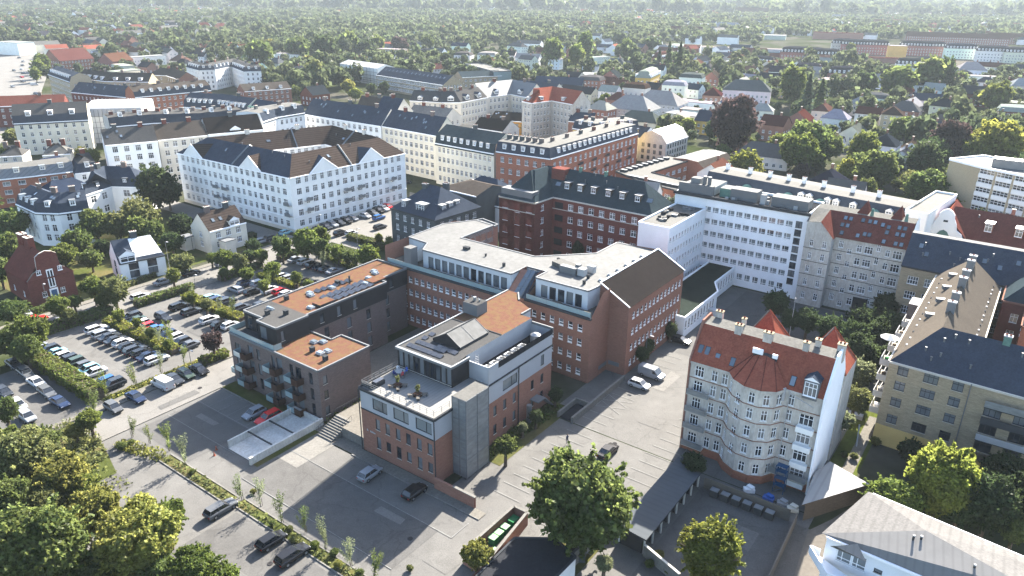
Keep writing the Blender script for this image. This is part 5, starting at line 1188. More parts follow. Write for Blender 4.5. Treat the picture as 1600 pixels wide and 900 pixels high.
# dark hipped villa and neighbours
V = WP([(-69, 76.5), (-51.3, 75.2)])
t, rp = building('town_house', 'black brick house with hipped brown striped roof and white dormers at the street corner', 'house', V, 18, 10.4, GABLE(6.2), 'plaster_dark', 'roof_slate', near=True, ends='hh', trim='dark_trim', hipk=.75,
                 ops=lambda i, L: grid(L, (1.2, 4.5, 7.6), 1.3, 1.7, 2.9, 'tri'), endops=lambda i, L, f: grid(L, (1.2, 4.5, 7.6), 1.5, 1.7, 3.2, 'tri'))
t.roof.m = [('roof_brown_tile' if k == 2 else m) for k, m in enumerate(t.roof.m)]
dormer(t, (*W(-58.5, 77.3), 10.6), TH, 3.2, 2.4, 3.5, 'zinc', 'white_metal', 'tri')
for b in (80.5, 83.4, 86.2): dormer(t, (*W(-52.6, b), 11.4), TH+pi/2, 1.7, 1.7, 2.4, 'zinc', 'white_metal', 'tri')
dormer(t, (*W(-65, 77.6), 11.0), TH, 1.6, 1.8, 2.2, 'zinc', 'zinc', 'cross')
for p in ((-62.5, 84), (-58.3, 88)): chimney(t, (*W(*p), 15), TH, 1.6, 1.2, 1.8, 'plaster_dark', 'zinc_light')
t.flush()
t, rp = building('town_house', 'small two storey house with flat beige terrace roof behind the black brick house', 'house', WP([(-68, 96), (-53, 95)]), 14, 12.5, GABLE(2.0), 'plaster_dark', 'roof_eternit', ends='hg', near=True, ops=lambda i, L: grid(L, (1.5, 4.8, 8.5), 1.3, 1.6, 3)); t.flush()
t, rp = building('town_house', 'white house with black mansard and hipped slate roof beside the dark red block', 'house', WP([(-68.5, 104.5), (-51, 103)]), 11, 8.0, MANS(3.0, .08, 3.4), 'plaster_white', 'roof_slate', ends='hh', near=True, ops=lambda i, L: grid(L, (1.4, 4.9), 1.2, 1.9, 3), endops=lambda i, L, f: grid(L, (1.4, 4.9), 1.2, 1.9, 3)); t.flush()
# left villas
t, rp = blk('white corner villa with black mansard and curved bay, left of the tall white one', [(25, 318), (56, 332), (92, 333), (139, 327)], 9.6, 9.5, MANS(2.4, .1, 2.2), 'plaster_white', 'roof_slate', 3, 3.0, 1.2, 1.7, 'cross', True, dn=4, dkw=dict(w=1.4, h=1.5, dp=1.6, cheek='white_trim', cap='zinc', style='cross'), chims=1, sk=2, cat='house', name='villa', roof_low='roof_slate')
blk('tall white villa with sharp black hipped roof behind the left gardens', [(125, 297), (132, 305), (174, 291), (218, 292)], 9.2, 9, MANS(2.2, .12, 3.2), 'plaster_white', 'roof_slate', 2, 5.5, 1.9, 1.9, 'cross', True, ends='hh', dn=6, dkw=dict(w=1.4, h=1.4, dp=1.4, cheek='dark_trim', cap='zinc', style='cross'), chims=1, cat='house', name='villa', z1=2)
t, rp = blk('beige villa with brown tiled gable roof in front of the courtyard block', [(327, 362), (384, 347)], 6.6, 9, GABLE(4.2), 'plaster_beige', 'roof_brown_tile', 2, 3.6, 1.3, 1.5, 'tri', True, chims=2, sk=0, cat='house', name='villa')
skylight(t, rp[0], .25, .25); skylight(t, rp[0], .45, .25); dormer(t, (*rp[0][0](.7, .02)[0][:2], 6.4), rp[0][0](.7, 0)[1], 3.2, 1.6, 3.4, 'plaster_beige', 'roof_brown_tile', 'cross', True)
for p, q in (((-110, 38), 3), ((-98.5, 43), 3)): c = W(*p); mb = MB(); mb.box((*c, 0), q, q, 3.6, 'plaster_beige', TH); mb.box((*c, 3.603), q+.3, q+.3, .2, 'zinc_light', TH); t.part('bay', mb)
t, rp = blk('white villa with pale sunlit roof and black gabled dormer by the lamp post', [(186, 412), (257, 398)], 5.2, 9.5, GABLE(4.6), 'plaster_white', 'roof_slate', 2, 4.2, 2.0, 1.6, 'plain', True, chims=1, cat='house', name='villa', ends='gh', trim='dark_trim', z1=1.0)
t2 = rp[0][0]
MATS['purple_tile'] = MATS['felt_light']
mb = MB(); a, b, c2, d2 = (t2(u, v)[0] for u, v in ((.36, .06), (.97, .06), (.86, .47), (.36, .47)))
mb.face([(p[0], p[1], p[2]+.06) for p in (a, b, c2, d2)], 'plaster_white'); t.part('sunlit_roof_patch', mb)  # white patch over the slate paints sun glare on this slope
dormer(t, (*t2(.2, -.0)[0][:2], 5.0), t2(.2, 0)[1], 3.6, 1.9, 4.4, 'plaster_white', 'roof_slate', 'cross', True)
t, rp = blk('red brick house with curved white edged gable and blue door at the left edge', [(42, 441), (114, 423)], 6.0, 14, GABLE(.1), 'brick_brown', 'roof_red_dark', 1, 4, .9, 1.2, 'cross', True, chims=0, cat='house', name='villa', trim='brick_brown')
A, B = PXL([(42, 441), (114, 423)], 6.0); L = hypot(B[0]-A[0], B[1]-A[1]); d = ((B[0]-A[0])/L, (B[1]-A[1])/L); n = (d[1], -d[0])
def hp(x, z, y=0): return (A[0]+d[0]*x-n[0]*y, A[1]+d[1]*x-n[1]*y, z)
mb = MB(); pr = [(0, 6), (1.5, 7.6), (2.4, 7.9), (L/2-2.2, 11.2), (L/2-1.3, 11.8), (L/2, 12.2), (L/2+1.3, 11.8), (L/2+2.2, 11.2), (L-2.4, 7.9), (L-1.5, 7.6), (L, 6)]
mb.face([hp(x, z, -.1) for x, z in [(0, 5.9)]+pr+[(L, 5.9)]][::-1], 'brick_brown'); mb.face([hp(x, z, .25) for x, z in [(0, 5.9)]+pr+[(L, 5.9)]], 'brick_brown')
for p, q in zip(pr[:-1], pr[1:]): mb.face([hp(p[0], p[1], -.14), hp(q[0], q[1], -.14), hp(q[0], q[1], .3), hp(p[0], p[1], .3)], 'stone_trim')
t.part('gable', mb)
mb = MB(); mb.face([hp(-.3, 5.9, 0), hp(L/2, 11.4, 0), hp(L/2, 11.4, 14), hp(-.3, 5.9, 14)], 'roof_red_dark'); mb.face([hp(L+.3, 5.9, 0), hp(L/2, 11.4, 0), hp(L/2, 11.4, 14), hp(L+.3, 5.9, 14)][::-1], 'roof_red_dark'); mb.face([hp(0, 5.9, 13.9), hp(L, 5.9, 13.9), hp(L/2, 11.4, 13.9)], 'brick_brown'); t.part('roof_slope', mb)
mb = MB()
for x, z, w, h, m in ((L/2-.7, 3.4, 1.4, 4.4, 'white_trim'), (L/2-.9, .2, 1.8, 3.0, 'white_trim'), (L/2-.6, .3, 1.2, 2.5, 'paint'), (L/2-.5, 3.7, .4, 3.8, 'glass'), (L/2+.1, 3.7, .4, 3.8, 'glass')):
    y = -.16 if m == 'white_trim' else -.2
    mb.face([hp(x, z, y), hp(x+w, z, y), hp(x+w, z+h, y), hp(x, z+h, y)], m)
dr = t.part('door', mb); dr.color = (.03, .08, .16, 1)
for x in (L/2-2.2, L/2+2.2): p = hp(x, 7.0, -.14); link('window', wproto(.9, 1.1, 'cross', False)[0], t.o, (p[0]-t.base[0], p[1]-t.base[1], p[2]), atan2(d[1], d[0]))
for y in (9, 13): chimney(t, hp(L/2, 11.4, y), TH, 2.2, 1.4, 2.0, 'brick_brown')
# zinc roofed brick row at the left edge
blk('orange brick block with striped zinc mansard at the left edge', [(-60, 286), (50, 275), (116, 267)], 9.5, 13, MANS(2.8, .12, .1), 'brick_orange', 'felt_light', 3, 4, 1.9, 1.3, 'office', True, roof_low='zinc_seam', dn=5, dkw=dict(w=1.6, h=1.4, dp=1.5, cheek='plaster_cream', cap='zinc', style='cross'), chims=0)
blk('white house with grey mansard squeezed behind the tall white villa', [(117, 271), (160, 266)], 9.5, 12, MANS(2.8, .12, 2.6), 'plaster_white', 'felt_grey', 3, 2.6, 1.1, 1.5, roof_low='roof_slate', dn=4.5, dkw=DK, chims=1, ends='hh')
blk('beige villa with pale hipped roof between garden trees at the left', [(66, 243), (110, 240)], 6.5, 11, GABLE(3.6), 'plaster_cream', 'felt_light', 2, 3, 1.2, 1.4, ends='hh', cat='house', name='villa')
blk('low pale villa with grey hipped roof at the left edge', [(-5, 245), (34, 243)], 6, 12, GABLE(3.2), 'plaster_beige', 'felt_grey', 2, 3, 1.2, 1.4, ends='hh', cat='house', name='villa')
blk('beige four storey block with grey mansard and white dormers at the left', [(21, 193), (138, 187)], 13.5, 13, MANS(3, .07, 4.0), 'plaster_cream', 'felt_grey', 4, 3.4, 1.1, 1.6, roof_low='roof_slate', dn=7.5, dkw=dict(w=1.9, h=1.9, dp=1.6, cheek='white_trim', cap='white_trim', style='tri'), chims=1, near=True)
t, rp = blk('long low range with red tiled roof at the left edge', [(-60, 168), (100, 163)], 10.5, 11, GABLE(4.4), 'brick_brown', 'roof_red', 3, 3.6, 1.2, 1.4)
t = Thing('wrapped_building', 'building wrapped in white scaffold sheeting with a bright curved cover', 'building', X(175, 175, 10))
A = PXL([(134, 179), (221, 177)], 13); rp = chain(t, A, 26, 13, [(0, 0), (.02, 2.4), (.12, 3.6), (.5, 4.6), (.88, 3.6), (.98, 2.4), (1, 0)], 'plaster_white', 'white_metal', trim=None)
mb = MB(); f, L = rp[0]
for k in range(14):
    p = f(k/13, 0)[0]; mb.cyl((p[0]+.3*sin(.1), p[1]-.3, 0), .1, 15, 'zinc_light', 4)
for z in (2, 4.5, 7, 9.5, 12):
    a, b = f(0, 0)[0], f(1, 0)[0]; mb.tube((a[0], a[1]-.3, z), (b[0], b[1]-.3, z), .08, 'zinc_light', 4)
t.part('scaffold', mb); t.flush()
blk('tan brick block wing with slate roof beside the avenue', [(75, 116), (109, 128)], 14.5, 12, MANS(2.8, .1, 2), 'brick_yellow', 'roof_slate', 4, 2.8, 1.1, 1.5, dn=4, dkw=DK)
blk('tan brick courtyard wing with grey-brown roof behind the wrapped building', [(119, 121), (165, 127), (232, 128)], 14.5, 12, GABLE(4.6), 'brick_yellow', 'roof_eternit', 4, 3, 1.1, 1.5, dn=8, dkw=dict(w=2.2, h=1.6, dp=2, cheek='white_trim', cap='zinc', style='cross'))
blk('tan and red gable ended block at the end of the courtyard wing', [(230, 117), (260, 118), (278, 124)], 13.5, 12, GABLE(4), 'brick_tan', 'roof_eternit', 4, 5, 1, 1.4, ends='hg', endwall='brick_red')
blk('low dark slate roof with a double row of small skylights behind the white wrap', [(111, 144), (208, 153)], 12, 12, GABLE(5), 'brick_brown', 'roof_slate', 3, 3, 1.1, 1.5, sk=12)
blk('orange brick row with grey-brown roof and small dormers', [(211, 152), (330, 141)], 14, 12, MANS(2.6, .08, 2.6), 'brick_orange', 'roof_eternit', 4, 3, 1.2, 1.6, roof_low='roof_slate', dn=5, dkw=DK, chims=4)
blk('stepped white block with grey roofs beyond the orange brick row', [(291, 105), (311, 110), (336, 109), (361, 104), (381, 112), (408, 111)], 13.5, 12, MANS(2.6, .1, 1.6), 'plaster_white', 'felt_grey', 4, 3, 1.1, 1.5, roof_low='roof_slate', dn=5, dkw=DK)
blk('red brick block with wide brown-grey roof among the trees', [(382, 143), (455, 138)], 9.5, 14, GABLE(3.6), 'brick_red', 'roof_eternit', 3, 3.4, 1.3, 1.5, dn=9, dkw=DK, chims=0)
blk('row with steel blue roof and white arched dormers', [(287, 167), (335, 170), (385, 177)], 15, 12, MANS(3, .08, 3), 'plaster_cream', 'roof_slate', 4, 2.6, 1.1, 1.6, dn=3, dkw=DK, chims=1)
blk('row with dark slate roof and brass coloured dormers', [(336, 165), (425, 180)], 16, 12, GABLE(4.6), 'plaster_cream', 'roof_slate', 4, 2.6, 1.1, 1.6, dn=3, dkw=dict(w=1.4, h=1.4, dp=1.6, cheek='copper', cap='copper', style='cross'), chims=0)
blk('long dark block with flat grey roof and party walls behind the white row', [(172, 198), (240, 192), (315, 190), (380, 184)], 15, 13, MANS(3.4, .05, .3), 'plaster_grey', 'felt_grey', 4, 2.8, 1.1, 1.6, roof_low='roof_slate', dn=7, dkw=DK, chims=4)
# town core behind the steel row
blk('tan house with steep brown roof and tall gable among the old roofs', [(555, 173), (612, 178)], 16, 11, GABLE(6), 'plaster_beige', 'roof_eternit', 4, 3, 1.1, 1.5, chims=3)
blk('dark steep roofed house with blank pale gable among the old roofs', [(586, 172), (618, 177)], 19, 10, GABLE(5.5), 'plaster_beige', 'roof_slate', 4, 3, 1.1, 1.5, chims=1)
blk('house with bright sunlit white roof behind the cream row', [(634, 180), (694, 187)], 15, 13, GABLE(4), 'plaster_beige', 'felt_white', 4, 3, 1.1, 1.5, chims=2)
blk('row of beige houses with long grey roof and small gables', [(640, 157), (695, 160)], 17, 12, GABLE(4.4), 'plaster_beige', 'felt_grey', 5, 2.8, 1.1, 1.6, dn=8, dkw=dict(w=2.4, h=1.2, dp=2.4, cheek='plaster_beige', cap='roof_slate', style='cross', gable=True), chims=2)
blk('beige house front with two pointed dark gables', [(690, 160), (720, 160), (762, 152)], 18, 12, GABLE(4.6), 'plaster_beige', 'felt_grey', 5, 2.6, 1.1, 1.6, dn=9, dkw=dict(w=3.0, h=1.6, dp=3, cheek='plaster_beige', cap='roof_slate', style='cross', gable=True), chims=2)
blk('beige house with silvery steep roof and dark ribs beside the red hipped tower', [(755, 152), (798, 147), (823, 152)], 18, 12, GABLE(6.2), 'plaster_beige', 'zinc_light', 5, 2.8, 1.1, 1.6, dn=11, dkw=dict(w=3, h=1.5, dp=3.4, cheek='plaster_beige', cap='roof_slate', style='cross', gable=True), chims=1)
blk('tall brown-grey tenement with pointed red roof and blank side wall', [(816, 158), (831, 161), (862, 157), (895, 163)], 20, 11, GABLE(5.4), 'plaster_stained', 'roof_red', 6, 2.3, .95, 1.5, ends='hg', dn=8, dkw=dict(w=2, h=1.4, dp=2, cheek='white_metal', cap='white_metal', style='cross'), chims=0, near=True)
blk('long blue roof behind the tenement with the pointed red roof', [(800, 140), (862, 147)], 14, 14, GABLE(5), 'plaster_beige', 'roof_slate', 4, 3)
blk('low dark roofed building with white vents in front of the tenement', [(765, 186), (815, 190)], 9, 14, GABLE(3), 'plaster_orange', 'roof_brown', 2, 3.2, 1.6, 2.2, 'plain', chims=0, sk=4)
blk('small brown roofed house beside the orange front', [(738, 199), (785, 206)], 11, 12, GABLE(4), 'plaster_grey', 'roof_brown', 3, 3, chims=2)
blk('low white shed roofs between the cream row and the old houses', [(705, 205), (760, 212)], 9, 14, GABLE(2.4), 'plaster_white', 'felt_light', 2, 4, chims=0)
blk('grey tower like house with flat dark roof behind the red brick corner block', [(888, 189), (925, 192)], 13, 10, GABLE(3.6), 'brick_red', 'roof_slate', 3, 3, chims=2)
t, rp = blk('school like block with long slate roof and white window bands', [(588, 117), (692, 133)], 10, 17, GABLE(5.4), 'brick_tan', 'roof_slate', 3, 1.9, 1.5, 1.8, 'panes', chims=0, near=True)
for k in range(16): skylight(t, rp[0], .06+k*.058, .33, .9, 2.0)
blk('low tan brick wing with dark roof right of the school like block', [(722, 121), (786, 118)], 8, 15, GABLE(3.4), 'brick_tan', 'roof_slate_green', 2, 4, 1.6, 1.2, chims=0)
t = Thing('glass_hall', 'glass fronted hall with sloping metal roof edge behind the school like block', 'building', X(750, 105, 6)); chain(t, PXL([(727, 100), (772, 112)], 11), 14, 11, FLAT, 'balcony_glass', 'felt_light', trim='zinc_light', ops=lambda i, L: grid(L, (1, 4.5, 8), 2.6, 2.8, 3, 'strip')); t.flush()
t = Thing('wrapped_house', 'house wrapped in translucent white sheeting among the trees', 'building', X(555, 100, 6)); rp = chain(t, PXL([(531, 99), (589, 107)], 12), 16, 12, [(0, 0), (.5, 2.4), (1, 0)], 'plaster_white', 'white_metal', trim=None)
mb = MB(); f, L = rp[0]
for k in range(12): p = f(k/11, 0)[0]; mb.cyl((p[0], p[1]-.4, 0), .09, 12.2, 'zinc_light', 4)
for z in (1.2, 2.6, 4.0, 6.5, 9.0): a, b = f(0, 0)[0], f(1, 0)[0]; mb.bar((a[0], a[1]-.5), (b[0], b[1]-.5), .5, z, z+.12, 'rust_panel' if z < 5 else 'zinc_light')
t.part('scaffold', mb); t.flush()
# low brick school beside the slab
t = Thing('school', 'low red brick building with pale flat roof and rows of roof lights behind the slab', 'building', X(1010, 275, 5))
SC = [(962, 268), (1000, 284), (1056, 298), (1075, 284), (1018, 270), (1078, 251), (1044, 243)]
P = PXL(SC, 8); FOOT.append(P)
for i in range(len(P)):
    A, B = P[i], P[(i+1) % len(P)]; L = hypot(B[0]-A[0], B[1]-A[1]); t.facade(A, B, 0, 8, grid(L, (1.4, 4.7), 2.4, 1.4, 4.5, 'panes') if L > 8 else (), 'brick_orange'); t.trim.bar(A, B, .4, 7.8, 8.3, 'dark_trim')
t.roof.face([(x, y, 7.99) for x, y in P], 'felt_light')
for k in range(9):
    for (a, b) in (((975, 268), (1040, 249)), ((985, 277), (1055, 292))):
        q = X(a[0]+(b[0]-a[0])*k/8, a[1]+(b[1]-a[1])*k/8, 8); mb = MB(); mb.box((*q, 8), 2.6, 1.6, .7, 'dark_trim', TH); mb.box((*q, 8.7), 2.2, 1.2, .1, 'white_metal', TH); t.part('skylight', mb)
t.flush()
blk('brick wing with wide pale barrel roof behind the slab', [(1104, 268), (1149, 253)], 5.5, 18, MANS(3.0, .22, .4), 'brick_orange', 'felt_white', 1, 3, 1.6, 1.6, 'panes', roof_low='roof_eternit', chims=0, z1=1.8, endwin=False)
blk('pale gable ended house with silvery roof and blue-grey balcony side', [(1041, 224), (1075, 213)], 9, 13, [(0, 0), (.2, 3.2), (.5, 4.6), (.8, 3.2), (1, 0)], 'plaster_grey', 'zinc', 3, 2.4, 1.2, 1.5, 'plain', near=True, chims=0, z1=1.2, roof_low='zinc')
blk('long steel blue roofed range behind the red brick corner block', [(925, 203), (1003, 216)], 9, 12, GABLE(4), 'plaster_white', 'roof_slate', 2, 3.2, chims=5)
# ---- houses whose place, colours and roof were read one by one
HC = {'w': (.6, .6, .58), 'c': (.5, .46, .38), 'r': (.2, .095, .075), 'o': (.48, .29, .09), 'g': (.34, .34, .33), 'b': (.1, .035, .028), 't': (.32, .26, .17)}
RC = {'r': (0.06, 0.026, 0.02), 's': (0.0144, 0.016, 0.0208), 'l': (0.168, 0.168, 0.164), 'g': (0.056, 0.056, 0.056), 'b': (0.0296, 0.02, 0.016), 'd': (0.04, 0.012, 0.0104), 'u': (0.016, 0.024, 0.04), 'p': (0.085, 0.046, 0.036)}
WN = {'w': 'white', 'c': 'cream', 'r': 'brick', 'o': 'orange yellow', 'g': 'grey', 'b': 'brown', 't': 'tan'}
RN = {'r': 'red', 's': 'slate', 'l': 'pale grey', 'g': 'grey', 'b': 'brown', 'd': 'dark red', 'u': 'steel blue', 'p': 'pink'}
def hproto(w, d, h, rh, typ, wins):
    ww = MB(); rr = MB(); tmp = Thing.__new__(Thing); tmp.walls = ww; tmp.wins = []; tmp.near = False
    c = [(-w/2, -d/2), (w/2, -d/2), (w/2, d/2), (-w/2, d/2)]
    nf = max(1, int(h/2.9))
    for k in range(4):
        A, B = c[k], c[(k+1) % 4]; L = hypot(B[0]-A[0], B[1]-A[1])
        tmp.facade(A, B, 0, h, grid(L, [1+2.9*j for j in range(nf)], 1.2, 1.4, 2.9) if wins else (), 'tint_wall', force=True, reveal=.1)
    i = .35 if typ == 'h' else 0; o = .4
    if typ == 'f':
        rr.prism([(-w/2-.1, -d/2-.1), (w/2+.1, -d/2-.1), (w/2+.1, d/2+.1), (-w/2-.1, d/2+.1)], h, h+.35, 'tint_roof', bottom=True)
    elif typ == 'm':
        a = [(-w/2-.2, -d/2-.2, h), (w/2+.2, -d/2-.2, h), (w/2+.2, d/2+.2, h), (-w/2-.2, d/2+.2, h)]; k, z = (2.2, h+4.4) if w >= 24 else (1.1, h+2.3)
        b = [(-w/2+k, -d/2+k, z), (w/2-k, -d/2+k, z), (w/2-k, d/2-k, z), (-w/2+k, d/2-k, z)]
        for j in range(4): rr.face([a[j], a[(j+1) % 4], b[(j+1) % 4], b[j]], 'tint_roof')
        r1, r2 = (-w/2+d/2, 0, z+1.1), (w/2-d/2, 0, z+1.1)
        rr.face([b[0], b[1], r2, r1], 'tint_roof'); rr.face([b[2], b[3], r1, r2], 'tint_roof'); rr.face([b[1], b[2], r2], 'tint_roof'); rr.face([b[3], b[0], r1], 'tint_roof')
    else:
        ins = d/2*.85 if typ == 'h' else -.3
        a = [(-w/2-.3, -d/2-o, h-.2), (w/2+.3, -d/2-o, h-.2), (w/2+.3, d/2+o, h-.2), (-w/2-.3, d/2+o, h-.2)]; r1, r2 = (-w/2+ins, 0, h+rh), (w/2-ins, 0, h+rh)
        rr.face([a[0], a[1], r2, r1], 'tint_roof'); rr.face([a[2], a[3], r1, r2], 'tint_roof')
        if typ == 'h': rr.face([a[1], a[2], r2], 'tint_roof'); rr.face([a[3], a[0], r1], 'tint_roof')
        else:
            ww.face([(w/2, -d/2, h), (w/2, d/2, h), (w/2, 0, h+rh-.1)], 'tint_wall'); ww.face([(-w/2, d/2, h), (-w/2, -d/2, h), (-w/2, 0, h+rh-.1)], 'tint_wall')
    cc = MB(); cc.box((w*.18, .3, h+rh*.5), .9, .7, rh*.5+1.4, 'brick_red'); cc.box((w*.18, .3, h+rh+1.4), 1.05, .85, .12, 'stone_trim')
    wm = MB()
    for p, rz, a, b, st in tmp.wins:
        pr = wproto(a, b, st, False); g = pr[2]; ca, sa = cos(rz), sin(rz); i0 = len(wm.v)
        wm.v += [(p[0]+ca*x-sa*y, p[1]+sa*x+ca*y, p[2]+z) for x, y, z in g.v]; wm.f += [tuple(k+i0 for k in f) for f in g.f]; wm.m += g.m
    if typ == 'm' and w >= 24:
        nd = int(w/3.2)
        for i in range(nd):
            for sy in (-1, 1):
                cx_ = -w/2+w*(i+.5)/nd; wm.box((cx_, sy*(d/2-.75), h+.6), 1.5, 2.0, 1.9, 'white_trim'); wm.box((cx_, sy*(d/2+.2), h+1.0), 1.0, .1, 1.2, 'glass')
    return ww.mesh('wall'), rr.mesh('roof'), cc.mesh('chimney'), tmp.wins, wm.mesh('windows') if wm.f else None
_hp = {}; HOUSES = []
def house(x, y, w, d, h, typ, wc, rc, rz, desc=None, rh=None, jit=.1):
    rh = rh or d*.38; w, d, h = round(w), round(d), round(h); dist = hypot(x, y); wins = dist < 800 or (w >= 24 and dist < 1700 and typ in 'mgh')
    k = (w, d, h, typ, wins)
    if k not in _hp: _hp[k] = hproto(w, d, h, rh if typ in 'gh' else (2.2 if typ == 'm' else .2), typ, wins)
    pr = _hp[k]
    o = link('house', None, None, (x, y, 0), rz); q = lambda c: tuple(max(.01, v*(1+random.uniform(-jit, jit))) for v in c)
    a = link('wall', pr[0], o); a.color = (*q(HC[wc]), 1); b = link('roof', pr[1], o); b.color = (*q(RC[rc]), 1)
    if typ != 'f': link('chimney', pr[2], o)
    if wins:
        if dist < 430:
            for p, r, ww, hh, st in pr[3]: 
                nx, ny = sin(rz+r), -cos(rz+r)
                if -(x*nx+y*ny) > -5: link('window', wproto(ww, hh, st, False)[0], o, p, r)
        elif pr[4] is not None: m = link('windows', pr[4], o); m['kind'] = 'stuff'
    ca, sa = cos(rz), sin(rz); FOOT.append([(x+ca*u-sa*v, y+sa*u+ca*v) for u, v in ((-w/2, -d/2), (w/2, -d/2), (w/2, d/2), (-w/2, d/2))])
    o['category'] = 'house'; HOUSES.append((o, desc or '%s house, %s roof' % (WN[wc], RN[rc]), (x, y)))
    return o
